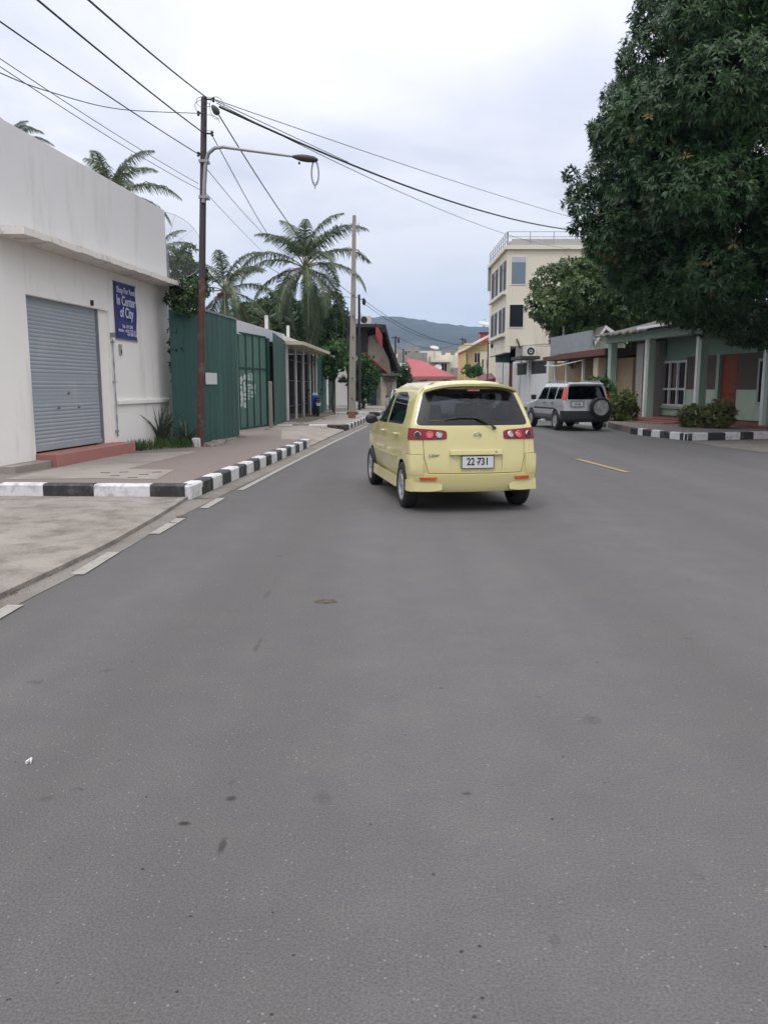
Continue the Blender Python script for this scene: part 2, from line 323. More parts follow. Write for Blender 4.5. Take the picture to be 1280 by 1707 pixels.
M['rachis'] = mat('palm_rib', (.22, .21, .09), .7, .2)
M['glassside'] = mat('dull_side_glass', (.055, .06, .065), .6, .2, 1, 5, 0, spec=.15)
M['glasscurt'] = mat('dim_curtained_glass', (.20, .19, .19), .3, .1)
M['stone'] = mat('rubble', (.20, .185, .165), .95, .2, 4, 30, .5, 20)
M['chrome'] = mat('chrome', (.6, .6, .62), .2, .05, metal=1.0, bump=0)
M['rim'] = mat('silver_alloy', (.42, .42, .43), .35, .06, metal=.5, bump=0)
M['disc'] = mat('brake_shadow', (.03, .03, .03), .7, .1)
M['lens'] = mat('clear_lens', (.45, .42, .42), .15, .05, bump=0, spec=.8)
M['blue'] = mat('blue_scooter_paint', (.03, .14, .60), .3, .1, bump=0, coat=.6)
M['mesh'] = glassmat('fine_dish_mesh', (.92, .93, .94), (.4, .4, .4), .5)
M['leafm'] = leafmat('mango_leaf', (.017, .046, .015), (.048, .108, .032), None, .5, .48, .16)
M['leafp'] = leafmat('mango_blossom', (.16, .12, .045), (.22, .18, .06), None, .8, .7, .2)
M['leafb'] = leafmat('tree_leaf', (.032, .072, .016), (.085, .138, .034), None, .5, .5, .25)
M['leafv'] = leafmat('vine_leaf', (.020, .050, .014), (.050, .095, .026), None, .8, .5, .25)
M['leafg'] = leafmat('shrub_leaf', (.028, .080, .018), (.060, .145, .030), None, .8, .5, .25)
M['leafx'] = leafmat('croton_leaf', (.05, .085, .02), (.16, .17, .04), (.13, .035, .02), 1.2, .5, .25)
M['leafpalm'] = leafmat('palm_leaflet', (.034, .066, .030), (.080, .120, .052), None, .5, .45, .25)
M['grass'] = leafmat('grass_blade', (.03, .075, .014), (.08, .14, .03), None, 1.5, .7, .3)
M['agave'] = leafmat('strap_leaf', (.03, .06, .03), (.14, .16, .12), None, 3, .45, .2)
# ------------------------------------------------------------------ foliage generators
def link_np(name, v, f, mats, parent=None, loc=None, mi=None):
    me = bpy.data.meshes.new(name); k = f.shape[1]; nf = len(f)
    me.vertices.add(len(v)); me.vertices.foreach_set('co', v.astype(np.float32).ravel())
    me.loops.add(nf*k); me.loops.foreach_set('vertex_index', f.astype(np.int32).ravel())
    me.polygons.add(nf); me.polygons.foreach_set('loop_start', np.arange(0, nf*k, k, dtype=np.int32))
    for m in (mats if isinstance(mats, (list, tuple)) else [mats]): me.materials.append(m)
    if mi is not None: me.polygons.foreach_set('material_index', mi.astype(np.int32))
    me.update(calc_edges=True); me.validate()
    o = bpy.data.objects.new(name, me); col.objects.link(o)
    if parent: o.parent = parent
    if loc is not None: o.location = loc
    return o
def unit(a): return a/np.maximum(np.linalg.norm(a, axis=-1, keepdims=True), 1e-9)
def foliage(name, mt, parent, lumps, dens, LL, LW, nl=8, droop=.3, seed=1, depth=.25, sprig=(0, 0), zmin=None, spread=.9, up=.25):
    rg = np.random.default_rng(seed); P = []; A = []
    L = [(np.array(c, float), np.array(r, float)) for c, r in lumps]
    for i, (c, r) in enumerate(L):
        n = max(4, int(dens*4*math.pi*(np.mean(r)**2))); d = unit(rg.normal(size=(n, 3)))
        p = c+r*d*(1-depth*rg.random((n, 1))**1.4); keep = np.ones(n, bool)
        for j, (c2, r2) in enumerate(L):
            if j != i: keep &= (np.linalg.norm((p-c2)/r2, axis=1) > .62)
        if zmin is not None: keep &= p[:, 2] > zmin
        P.append(p[keep]); A.append(unit(d[keep]/r+np.array([0, 0, up])))
    P = np.concatenate(P); A = np.concatenate(A); n = len(P)
    A = unit(A+rg.normal(size=A.shape)*.35)
    t = unit(np.cross(A, rg.normal(size=A.shape))); b = np.cross(A, t)
    az = (np.arange(nl)[None, :]*(2*math.pi/nl)*1.0+rg.random((n, 1))*6.28+rg.normal(size=(n, nl))*.25)
    el = rg.uniform(-.25, spread, (n, nl))
    rad = t[:, None, :]*np.cos(az)[..., None]+b[:, None, :]*np.sin(az)[..., None]
    D = unit(rad*np.cos(el)[..., None]+A[:, None, :]*np.sin(el)[..., None]); D[..., 2] -= droop; D = unit(D)
    S = unit(np.cross(D, A[:, None, :]+rg.normal(size=D.shape)*.3)); ln = LL*rg.uniform(.65, 1.15, (n, nl))[..., None]; wd = LW*rg.uniform(.8, 1.2, (n, nl))[..., None]
    B = P[:, None, :]+D*ln*.08; tip = B+D*ln; tip[..., 2] -= (ln[..., 0]*droop*.35); mid = B+D*ln*.45
    V = np.stack([B, mid+S*wd*.5, tip, mid-S*wd*.5], axis=2).reshape(-1, 3)
    Fc = np.arange(len(V)).reshape(-1, 4)
    mi = None
    if sprig[0]:
        pk = rg.random((int(n), 1)) < sprig[0]; mi = np.repeat(pk, nl, axis=1).astype(int).ravel()
    return link_np(name, V, Fc, mt, parent, mi=mi)
def lumps_on(c, r, n, lr, seed, low=-1.0, inner=True, jit=.12):
    rg = random.Random(seed); out = []
    for i in range(n):
        z = 1-2*(i+.5)/n; ph = i*2.39996+rg.uniform(-.3, .3)
        if z < low: continue
        q = math.sqrt(max(0, 1-z*z)); k = .74+rg.uniform(-jit, jit); s = lr*rg.uniform(.72, 1.25)
        out.append(((c[0]+r[0]*k*q*math.cos(ph), c[1]+r[1]*k*q*math.sin(ph), c[2]+r[2]*k*z), (s, s, s*.85)))
    if inner: out.append((c, (r[0]*.66, r[1]*.66, r[2]*.66)))
    return out
def trunk_limbs(parent, base, top, r0, lumps, mt, seed=1, nb=7):
    rg = random.Random(seed); m = MB(); b = Vector(base); t = Vector(top)
    pts = [b+(t-b)*k+Vector((rg.uniform(-.08, .08), rg.uniform(-.08, .08), 0))*(1 if 0 < k < 1 else 0) for k in (0, .05, .3, .6, 1)]
    m.tube(pts, [r0*1.35, r0*1.05, r0*.9, r0*.8, r0*.62], 10)
    for c, r in rg.sample(lumps, min(nb, len(lumps))):
        c = Vector(c); s = pts[3]+(pts[4]-pts[3])*rg.random(); mid = s.lerp(c, .5)+Vector((0, 0, .2))
        m.tube([s, s.lerp(mid, .5)+Vector((0, 0, .1)), mid, c], [r0*.5, r0*.38, r0*.27, r0*.08], 6)
    return m.build('trunk', mt, parent, smooth=True)
def palm(loc, top, label, seed, L=3.4, nf=20, r0=.17, elmin=-.9, elmax=1.35, group='coconut palms behind the left side walls'):
    rg = np.random.default_rng(seed); root = empty('coconut_palm', loc); tag(root, label, 'palm tree', group)
    T = Vector(top)-Vector(loc); m = MB(); m.tube([(0, 0, 0), T*.04, T*.35+Vector((.15, 0, 0)), T*.7+Vector((.1, 0, 0)), T], [r0*1.7, r0*1.1, r0, r0*.85, r0*.75], 10)
    m.build('trunk', M['palmtrunk'], root, smooth=True)
    cs = MB()
    for k in range(7):
        a = k*.9; cs.lathe([(-.11, .01), (-.08, .08), (0, .11), (.08, .08), (.11, .01)], T+Vector((math.cos(a)*.26, math.sin(a)*.26, -.28+.05*(k % 3))), 'z', 8)
    cs.build('coconut_cluster', M['brown'], root, smooth=True)
    for i in range(nf):
        az = i*2.39996+rg.normal()*.12; u = (i+.5)/nf; e = elmax+(elmin-elmax)*u**1.1; bend = (.9+.75*(1-abs(u-.45)))*rg.uniform(.85, 1.1); Li = L*rg.uniform(.82, 1.05)*(1 if u > .2 else .85)
        ns = 22; pts = [np.array(T)]; ang = e
        for s in range(ns):
            k = s/ns; ang = e-bend*k**1.4; pts.append(pts[-1]+np.array([math.cos(az)*math.cos(ang), math.sin(az)*math.cos(ang), math.sin(ang)])*Li/ns)
        pts = np.array(pts); nl = 62; ks = np.linspace(.19, 1, nl); idx = ks*ns; i0 = np.minimum(idx.astype(int), ns-1); fr = (idx-i0)[:, None]
        base = pts[i0]*(1-fr)+pts[i0+1]*fr; tan = unit(pts[i0+1]-pts[i0]); side = np.array([-math.sin(az), math.cos(az), 0.0])
        prof = (np.sin(np.clip(ks*1.02, 0, 1)*math.pi*.80+.34))[:, None]; V = []; Fq = []
        for sg in (-1, 1):
            ll = Li*.215*np.maximum(prof, .18)*rg.uniform(.8, 1.1, (nl, 1)); nrm = np.cross(tan, side*sg); nrm *= np.sign(nrm[:, 2:3]+1e-6)
            d1 = unit(side*sg*.75+tan*.55+nrm*.16+rg.normal(size=(nl, 3))*.08-np.array([0, 0, .18])); d2 = unit(d1*.7+tan*.1-np.array([0, 0, .95])+rg.normal(size=(nl, 3))*.08)
            w_ = Li*.0068; mid = base+d1*ll*.5; tip = mid+d2*ll*.55
            q = np.stack([base-tan*w_, base+tan*w_, mid+tan*w_, mid-tan*w_], 1); q2 = np.stack([mid-tan*w_, mid+tan*w_, tip+tan*w_*.15, tip-tan*w_*.15], 1)
            V += [q.reshape(-1, 3), q2.reshape(-1, 3)]
        V = np.concatenate(V); nq = len(V)//4; Fq = np.arange(len(V)).reshape(-1, 4); mi = np.zeros(nq, int)
        mb = MB(); mb.tube([tuple(p) for p in pts[::3]]+[tuple(pts[-1])], [Li*.011*(1-.09*j) for j in range(len(pts[::3])+1)], 4)
        rv = np.array(mb.v); rf = [f for f in mb.f if len(f) == 4]; Fr = np.array(rf)+len(V)
        link_np('frond', np.concatenate([V, rv]), np.concatenate([Fq, Fr]), [M['leafpalm'], M['rachis']], root, mi=np.concatenate([mi, np.ones(len(rf), int)]))
    return root
def blades(name, mt, parent, pts, h, wd, seed, lean=.4, seg=3):
    rg = np.random.default_rng(seed); V = []; n = len(pts)
    P = np.array(pts, float); az = rg.random(n)*6.28; hh = h*rg.uniform(.45, 1.1, n); ln = lean*rg.uniform(.2, 1.4, n)
    D = np.stack([np.cos(az), np.sin(az), np.zeros(n)], 1); S = np.stack([-np.sin(az), np.cos(az), np.zeros(n)], 1)
    rows = []
    for s in range(seg+1):
        k = s/seg; c = P+D*(hh*ln*k**1.8)[:, None]; c[:, 2] += hh*(k-.28*k*k*np.minimum(ln, 1.5)); w_ = wd*(1-k)**.7*.5+.0008
        rows.append((c-S*w_, c+S*w_))
    for s in range(seg): V.append(np.stack([rows[s][0], rows[s][1], rows[s+1][1], rows[s+1][0]], 1).reshape(-1, 3))
    V = np.concatenate(V); return link_np(name, V, np.arange(len(V)).reshape(-1, 4), mt, parent)
# ------------------------------------------------------------------ ground, road, pavements, kerbs
def sheet(name, pts, z, mt, kind='structure'):
    m = MB(); m.poly([(p[0], p[1], z) for p in pts]); o = m.build(name, mt); tag(o, kind=kind); return o
def slab(name, pts, z, mt, zb=-.05):
    m = MB(); m.prism([(p[0], p[1], zb) for p in pts], (0, 0, z-zb)); o = m.build(name, mt); tag(o, kind='structure'); return o
hz_col = None
g = MB(); g.poly([(-3500, -400, -.03), (3500, -400, -.03), (3500, 4500, -.03), (-3500, 4500, -.03)]); tag(g.build('ground', M['dirt']), kind='structure')
def lx(Y): return -2.62+.0755*(Y-10.84)     # the left kerb line
sheet('road', [(-30, -15), (45, -15), (45, 24), (11.4, 24.2), (8.6, 26.5), (7.9, 40), (9.5, 60), (13.5, 120), (4.5, 120), (lx(60), 60), (lx(28), 28), (-5.2, 28), (-5.2, 20), (-30, 10.8)], 0.0, m_asphalt)
# side street apron on the left: rough raised concrete
ap = [gp(312, 834), gp(262, 866), gp(190, 908), gp(110, 948), gp(40, 981), gp(-40, 1020)]
apl = [(p.x, p.y) for p in ap]; sx_, sy_ = ap[5].x-ap[4].x, ap[5].y-ap[4].y
apl += [(ap[5].x+sx_*3, ap[5].y+sy_*2.2), (ap[5].x+sx_*9-1, ap[5].y+sy_*4), (-30, .5), (-30, 11.1), (-2.6, 11.1)]
slab('side_street_apron', apl, .045, M['concrete'])
gu = [(p.x, p.y) for p in ap[:6]]
sheet('gutter_strip', gu+[(p[0]+.19, p[1]-.12) for p in reversed(gu[1:])]+[(lx(11)+.3, 10.9)], .004, M['gutter'])
sheet('kerb_gutter', [(lx(10.9), 10.9), (lx(10.9)+.30, 10.9), (lx(20.6)+.32, 20.6), (lx(28.4)+.3, 28.4), (lx(60)+.3, 60), (lx(60), 60)], .0045, M['gutter'])
# pavement in front of the shop and the fence
slab('pavement', [(lx(10.9)+.0, 11.05), (lx(20.5)-.02, 20.5), (-6.0, 21.3), (-30, 21.3), (-30, 11.05)], .185, M['paver'])
pv = MB()
pv.hexa([(lx(20.5)-.02, 20.51, -.05), (lx(28.4)-.1, 28.3, -.05), (lx(28.4)-1.2, 28.3, -.05), (lx(20.5)-.75, 20.51, -.05), (lx(20.5)-.02, 20.51, .02), (lx(28.4)-.1, 28.3, .02), (lx(28.4)-1.2, 28.3, .18), (lx(20.5)-.75, 20.51, .18)])
pv.hexa([(lx(20.5)-.75, 20.51, -.05), (lx(28.4)-1.2, 28.3, -.05), (-5.6, 28.3, -.05), (-5.6, 20.51, -.05), (lx(20.5)-.75, 20.51, .18), (lx(28.4)-1.2, 28.3, .18), (-5.6, 28.3, .18), (-5.6, 20.51, .18)])
tag(pv.build('driveway', M['slab']), kind='structure')
sheet('fence_pavement', [(lx(20.5)-.75, 20.51), (-3.25, 25.5), (-5.6, 25.8), (-5.6, 20.51)], .1845, M['paver'])
sheet('pavement_slab_cover', [gp(150, 797, .19), gp(262, 799, .19), gp(290, 783, .19), gp(195, 781, .19)], .189, M['slab'])
sheet('shop_forecourt', [gp(5, 799, .19), gp(150, 797, .19), gp(330, 752, .19), gp(200, 757, .19)], .1885, M['slab'])
def kerb(name, pts, cols, h=.20, w_=.17, z0=0.0, start=None, side=1, zb=-.06):
    """painted kerb: pts = block boundary points (Vector xy) along the road face, cols = per block 0 white 1 black"""
    m = MB()
    for i in range(len(pts)-1):
        a, b = Vector((pts[i][0], pts[i][1], 0)), Vector((pts[i+1][0], pts[i+1][1], 0)); d = (b-a).normalized(); n = Vector((-d.y, d.x, 0))*side
        g0, g1 = d*.004, d*.004; hh = h+random.uniform(-.006, .006); bt = .025
        A, B = a+g0, b-g1
        c = [A, B, B+n*w_, A+n*w_]; lo = [Vector((p.x, p.y, zb)) for p in c]
        t0 = [A, B, B+n*w_, A+n*w_]; mid = [Vector((p.x, p.y, z0+hh-bt)) for p in t0]
        top = [Vector((p.x, p.y, z0+hh)) for p in (A+n*bt+d*.008, B+n*bt-d*.008, B+n*w_-d*.008, A+n*w_+d*.008)]
        if side < 0: lo, mid, top = lo[::-1], mid[::-1], top[::-1]
        m.hexa(lo+mid, cols[i]); m.add(mid+top, [(4, 5, 6, 7), (0, 1, 5, 4), (1, 2, 6, 5), (2, 3, 7, 6), (3, 0, 4, 7)], cols[i])
    o = m.build(name, [M['kerbw'], M['kerbb'], M['kerbc']]); tag(o, kind='structure'); return o
kb = [gp(x, 826.5+x*.006, .045) for x in (-420, -290, -190, -95, 0, 73, 157, 251, 309)]
kerb('kerb', kb, [0, 1, 0, 1, 0, 1, 0, 1], .17, .16, .045, side=1, zb=0)
c1 = Vector((kb[-1].x, kb[-1].y, 0)); cA = Vector((lx(10.86)-.05, 10.66, 0)); 
kl = [c1, Vector((lx(10.9), 10.80, 0))]; kerb('kerb', kl, [0], .205, .2, 0, side=1, zb=-.04)
nb_ = 19; ys = [10.81+(20.5-10.81)*i/nb_ for i in range(nb_+1)]
kerb('kerb', [(lx(y), y) for y in ys], [(0 if i % 2 == 0 else 1) for i in range(nb_)], .205, .17, side=1)
k2y = 28.35
xs2 = [gp(x, 716.2).x for x in (459, 490, 517, 547, 573)]
kerb('kerb', [(x, k2y+.02*(x+3)) for x in xs2], [0, 1, 0, 1], .20, .17)
ys = [28.35+i*.56 for i in range(20)]
kerb('kerb', [(lx(y), y) for y in ys], [(0 if i % 2 else 1) for i in range(19)], .20, .17)
slab('pavement', [(lx(28.4)-.02, 28.5), (lx(39)-.02, 39.0), (-5.2, 39.0), (-5.2, 28.5)], .19, M['slab'])
xs3 = [gp(x, 688).x for x in (560, 575, 590, 603, 617, 632)]
kerb('kerb', [(x, 43.0) for x in (-2.6, -2.0, -1.4, -.8, lx(43))], [0, 1, 0, 1], .20, .17)
ys = [43.0+i*.7 for i in range(22)]
kerb('kerb', [(lx(y), y) for y in ys], [(i % 2) for i in range(21)], .20, .17)
slab('pavement', [(lx(43)-.02, 43.15), (lx(60)-.02, 60), (-5.5, 60), (-5.5, 43.15)], .19, M['slab'])
for i, (px, py) in enumerate(((192, 793), (207, 787), (222, 796), (240, 791), (262, 787), (176, 788))):
    q = gp(px, py, .19); m = MB(); m.box(-.07, .07, -.018, .018, 0, .004); o = m.build('pavement_drain_slot', M['plastic'], None, (q.x, q.y, .1895), rz=.25); tag(o, kind='structure')
for (y, w_) in ((11.35, .16), (15.6, .12)):
    m = MB(); m.box(-.05, .012, -w_/2, w_/2, 0, .10); o = m.build('kerb_drain', M['plastic'], None, (lx(y)+.0, y, .01), rz=-math.atan(.0755)); tag(o, kind='structure')
# right hand kerbs
rA, rB, rC = gp(1049.5, 723.5), gp(1144, 734.7), gp(1280, 731.6)
def lerpx(a, b, xs, ya, yb, xa, xb): return [gp(x, ya+(yb-ya)*(x-xa)/(xb-xa)) for x in xs]
kerb('kerb', lerpx(rA, rB, (1049.5, 1062, 1070, 1084.5, 1099, 1115, 1132, 1144), 723.5, 734.7, 1049.5, 1144), [1, 0, 1, 0, 1, 0, 1], .215, .17, side=1)
kerb('kerb', lerpx(rB, rC, (1144.5, 1179, 1208, 1233, 1255, 1280, 1304, 1330, 1356, 1382, 1410), 734.7, 731.6, 1144, 1280), [0, 1, 0, 1, 0, 1, 0, 1, 0, 1], .215, .17, side=1)
rE = gp(1410, 728.6)
slab('pavement', [(rB.x-.03, rB.y+.17), (rE.x, rE.y+.17), (30, rE.y+2.2), (30, 34), (11.3, 36), (9.2, 36), (8.3, 28.8), (rA.x+.17, rA.y+.03)], .205, M['paver2'])
rD, rF = gp(1010, 712), gp(1052, 712.5)
kerb('kerb', [rD, gp(1029, 712.3), rF], [0, 1], .16, .17, side=1)
kerb('kerb', [(rD.x-.005-.19*i*1.2-.0, rD.y+1.2*i) for i in range(0, 9)][::-1], [0, 1, 0, 1, 0, 1, 0, 1], .16, .17, side=1)
slab('pavement', [(rD.x+.15, rD.y+.16), (11.5, rD.y+.25), (11.5, 45), (8.2, 48), (rD.x-1.6, 41)], .155, M['dirt'])
sheet('right_apron', [gp(1146, 736), gp(1200, 745), gp(1290, 756), gp(1420, 762), gp(1420, 731), gp(1280, 733)], .004, M['gutter'])
# painted lines
def line(a, b, w_, mt, z=.0085):
    d = (b-a).normalized(); n = Vector((-d.y, d.x, 0))*w_/2; m = MB(); m.poly([(p.x, p.y, z) for p in (a-n, b-n, b+n, a+n)]); tag(m.build('road_marking', mt), kind='structure')
for a, b in (((-95, 1080), (27, 1010)), ((129, 959), (190, 921.5)), ((257.5, 891), (302, 865)), ((340, 848), (369, 831))):
    line(gp(*a), gp(*b), .115, M['mark'])
pa = [gp(400.5, 818), gp(470, 781), gp(557, 737), gp(613, 710)]
for i in range(3): line(pa[i], pa[i+1]+(pa[i+1]-pa[i]).normalized()*-.0, .10, M['mark'])
line(gp(961, 765.5), gp(1046, 788), .12, M['marky'])
# ------------------------------------------------------------------ far hills
def ridge(name, prof, Y, depth, mt, seed, bump_=6):
    """prof: (px, py) skyline points measured on the photograph, built as a hillside body at distance Y"""
    rg = random.Random(seed); nx = 420; nd = 16; xs = [p[0] for p in prof]
    def hy(x):
        for i in range(len(prof)-1):
            if prof[i][0] <= x <= prof[i+1][0]:
                k = (x-prof[i][0])/(prof[i+1][0]-prof[i][0]); return prof[i][1]*(1-k)+prof[i+1][1]*k
        return prof[-1][1]
    m = MB(); V = []
    for j in range(nd+1):
        k = j/nd
        for i in range(nx+1):
            px = xs[0]+(xs[-1]-xs[0])*i/nx; t = at(px, hy(px), Y); q = math.sin(k*math.pi*.5)**.9 if k <= .8 else math.sin(.8*math.pi*.5)**.9+(1-math.sin(.8*math.pi*.5)**.9)*((k-.8)/.2)
            gul = math.sin(i*.13+seed)*math.sin(i*.04+1.3*seed)*(1-k)*k*4
            z = t.z*q*(1+.10*gul)+rg.uniform(-1, 1)*bump_*k*.35+bump_*.5*k*math.sin(i*.31+seed)*math.sin(i*.083); yy = Y-depth*(1-k)+gul*depth*.08
            V.append((t.x*yy/Y, yy, max(z, -.5) if j else -1))
    for i in range(nx+1):
        t = V[nd*(nx+1)+i]; V.append((t[0]*1.3, Y+depth, -1))
    fs = [(j*(nx+1)+i, j*(nx+1)+i+1, (j+1)*(nx+1)+i+1, (j+1)*(nx+1)+i) for j in range(nd+1) for i in range(nx)]
    m.add(V, fs); o = m.build(name, mt, smooth=True); tag(o, kind='structure'); return o
m_hill = mat('wooded_hillside', (.020, .032, .026), .95, .9, .008, .05, 0, dirt=((.10, .095, .075), .36, .011))
m_hill2 = mat('dry_hillside', (.12, .105, .07), .95, .45, .03, .15, 0, dirt=((.05, .07, .03), .5, .03))
ridge('hills', [(-900, 600), (-300, 575), (200, 560), (480, 548), (600, 537), (640, 535), (680, 541), (720, 543), (760, 546), (800, 551), (840, 555), (900, 556), (1000, 552), (1200, 575), (1500, 560), (2300, 610)], 2300, 1100, m_hill, 3, 9)
ridge('foothills', [(200, 612), (500, 600), (640, 583), (690, 587), (740, 597), (800, 601), (900, 604), (1300, 610)], 620, 260, m_hill2, 5, 3)
# ------------------------------------------------------------------ vehicles
def cage_mesh(zs, ws, stations, ks, off, bulge, lvl=3, crown=.03, bottomtuck=None):
    """stations: (y, wmult, hood height or None, zlift list or None); off[j]: rear face lean per level"""
    J = len(zs)-1; I = len(stations)-1; K = len(ks)-1; ids = {}; V = []
    def pos(i, j, k):
        y, wm, hh = stations[i][:3]; z = zs[j]; wv = ws[j]
        nb = HB                                     # levels above nb belong to the greenhouse
        if hh is not None:
            if j > nb:
                q = (j-nb)/(J-nb); z = hh-.10*(1-q)**1.6; wv = ws[nb]+( .42-ws[nb])*q**1.7
            elif j == nb: z = min(z, hh-.10)
            elif z > hh-.14-.05*(nb-1-j): z = hh-.14-.05*(nb-1-j)
        wv *= wm; kk = ks[k]; x = wv*kk
        if j >= J-1: z += crown*(1-kk*kk)-(crown*.5)
        fade = {0: 1.0, 1: .97, 2: .62, 3: .22}.get(i, 0); yy = y+off[j]*fade
        if i <= 1: yy += bulge*abs(kk)**3*(1 if i == 0 else .55)
        if i >= I-1: yy -= bulge*1.2*abs(kk)**2.5*(1 if i == I else .6)
        return (x, yy, z)
    def vid(i, j, k):
        if (i, j, k) not in ids: ids[(i, j, k)] = len(V); V.append(pos(i, j, k))
        return ids[(i, j, k)]
    Fs = []
    for i in range(I):
        for j in range(J):
            Fs.append((vid(i, j, 0), vid(i, j+1, 0), vid(i+1, j+1, 0), vid(i+1, j, 0))[::-1]); Fs.append((vid(i, j, K), vid(i, j+1, K), vid(i+1, j+1, K), vid(i+1, j, K)))
        for k in range(K):
            Fs.append((vid(i, 0, k), vid(i, 0, k+1), vid(i+1, 0, k+1), vid(i+1, 0, k))[::-1]); Fs.append((vid(i, J, k), vid(i, J, k+1), vid(i+1, J, k+1), vid(i+1, J, k)))
    for j in range(J):
        for k in range(K):
            Fs.append((vid(0, j, k), vid(0, j, k+1), vid(0, j+1, k+1), vid(0, j+1, k))); Fs.append((vid(I, j, k), vid(I, j, k+1), vid(I, j+1, k+1), vid(I, j+1, k))[::-1])
    me = bpy.data.meshes.new('cage'); me.from_pydata(V, [], Fs); o = bpy.data.objects.new('cage', me); col.objects.link(o)
    s = o.modifiers.new('s', 'SUBSURF'); s.levels = s.render_levels = lvl; dg = bpy.context.evaluated_depsgraph_get()
    m2 = bpy.data.meshes.new_from_object(o.evaluated_get(dg)); bpy.data.objects.remove(o)
    bm = bmesh.new(); bm.from_mesh(m2); bmesh.ops.recalc_face_normals(bm, faces=bm.faces); bpy.data.meshes.remove(m2); return bm
HB = 5
def rnd(poly, r=.05, n=3):
    """round the corners of a polygon"""
    out = []; L = len(poly)
    for i in range(L):
        p = Vector(poly[i]); a = Vector(poly[i-1])-p; b = Vector(poly[(i+1) % L])-p; q = min(r, a.length*.45, b.length*.45); A = p+a.normalized()*q; B = p+b.normalized()*q
        for s in range(n+1):
            t = s/n; out.append(tuple(A*(1-t)**2+p*2*t*(1-t)+B*t*t))
    return out
def carve(bm, poly, ax, region):
    """cut the outline of convex polygon poly into the surface, looking along axis ax; return the faces inside"""
    c = Vector((sum(p[0] for p in poly)/len(poly), sum(p[1] for p in poly)/len(poly)))
    i0, i1 = (1, 2) if ax == 'x' else (0, 2) if ax == 'y' else (0, 1)
    lo = [min(p[i] for p in poly)-.02 for i in (0, 1)]; hi = [max(p[i] for p in poly)+.02 for i in (0, 1)]
    def cand():
        o = []
        for f in bm.faces:
            if not region(f.calc_center_median()): continue
            a = [v.co[i0] for v in f.verts]; b = [v.co[i1] for v in f.verts]
            if max(a) > lo[0] and min(a) < hi[0] and max(b) > lo[1] and min(b) < hi[1]: o.append(f)
        return o
    n = len(poly)
    for i in range(n):
        p, q = Vector(poly[i]), Vector(poly[(i+1) % n])
        if (q-p).length < 1e-5: continue
        e = q-p; nn = Vector((-e.y, e.x)).normalized()
        co = [0, 0, 0]; no = [0, 0, 0]; co[i0], co[i1] = p; no[i0], no[i1] = nn
        fs = cand(); gs = set(fs)
        for f in fs: gs.update(f.edges); gs.update(f.verts)
        bmesh.ops.bisect_plane(bm, geom=list(gs), dist=1e-5, plane_co=co, plane_no=no)
    res = []
    for f in cand():
        m = f.calc_center_median(); P = Vector((m[i0], m[i1])); ok = True
        for i in range(n):
            p, q = Vector(poly[i]), Vector(poly[(i+1) % n]); e = q-p
            if e.length < 1e-5: continue
            s1 = e.x*(P.y-p.y)-e.y*(P.x-p.x); s2 = e.x*(c.y-p.y)-e.y*(c.x-p.x)
            if s1*s2 < 0: ok = False; break
        if ok: res.append(f)
    return res
def take(bm, faces):
    """lift faces out of bm into a bmesh of their own"""
    new = bmesh.new(); mp = {}
    for f in faces:
        vs = []
        for v in f.verts:
            if v not in mp: mp[v] = new.verts.new(v.co)
            vs.append(mp[v])
        try: nf = new.faces.new(vs); nf.smooth = True; nf.material_index = f.material_index
        except ValueError: pass
    bmesh.ops.delete(bm, geom=faces, context='FACES'); new.normal_update(); return new
def lift(bm, d, skirt=True):
    bm.normal_update(); nor = {v: v.normal.copy() for v in bm.verts}; old = {v: v.co.copy() for v in bm.verts}
    be = [e for e in bm.edges if e.is_boundary]
    for v, n in nor.items(): v.co = v.co+n*d
    if skirt and be:
        r = bmesh.ops.extrude_edge_only(bm, edges=be)
        for v in [g_ for g_ in r['geom'] if isinstance(g_, bmesh.types.BMVert)]:
            src = min((e.other_vert(v) for e in v.link_edges if e.other_vert(v) in nor), key=lambda q: (q.co-v.co).length, default=None)
            if src: v.co = old[src]-nor[src]*.002
    return bm
def bobj(bm, name, mats, parent, smooth=True):
    bmesh.ops.recalc_face_normals(bm, faces=bm.faces) if False else None
    me = bpy.data.meshes.new(name)
    for f in bm.faces: f.smooth = smooth
    bm.to_mesh(me); bm.free()
    for m in (mats if isinstance(mats, (list, tuple)) else [mats]): me.materials.append(m)
    try: me.set_sharp_from_angle(angle=R(38))
    except Exception: pass
    o = bpy.data.objects.new(name, me); col.objects.link(o); o.parent = parent; return o
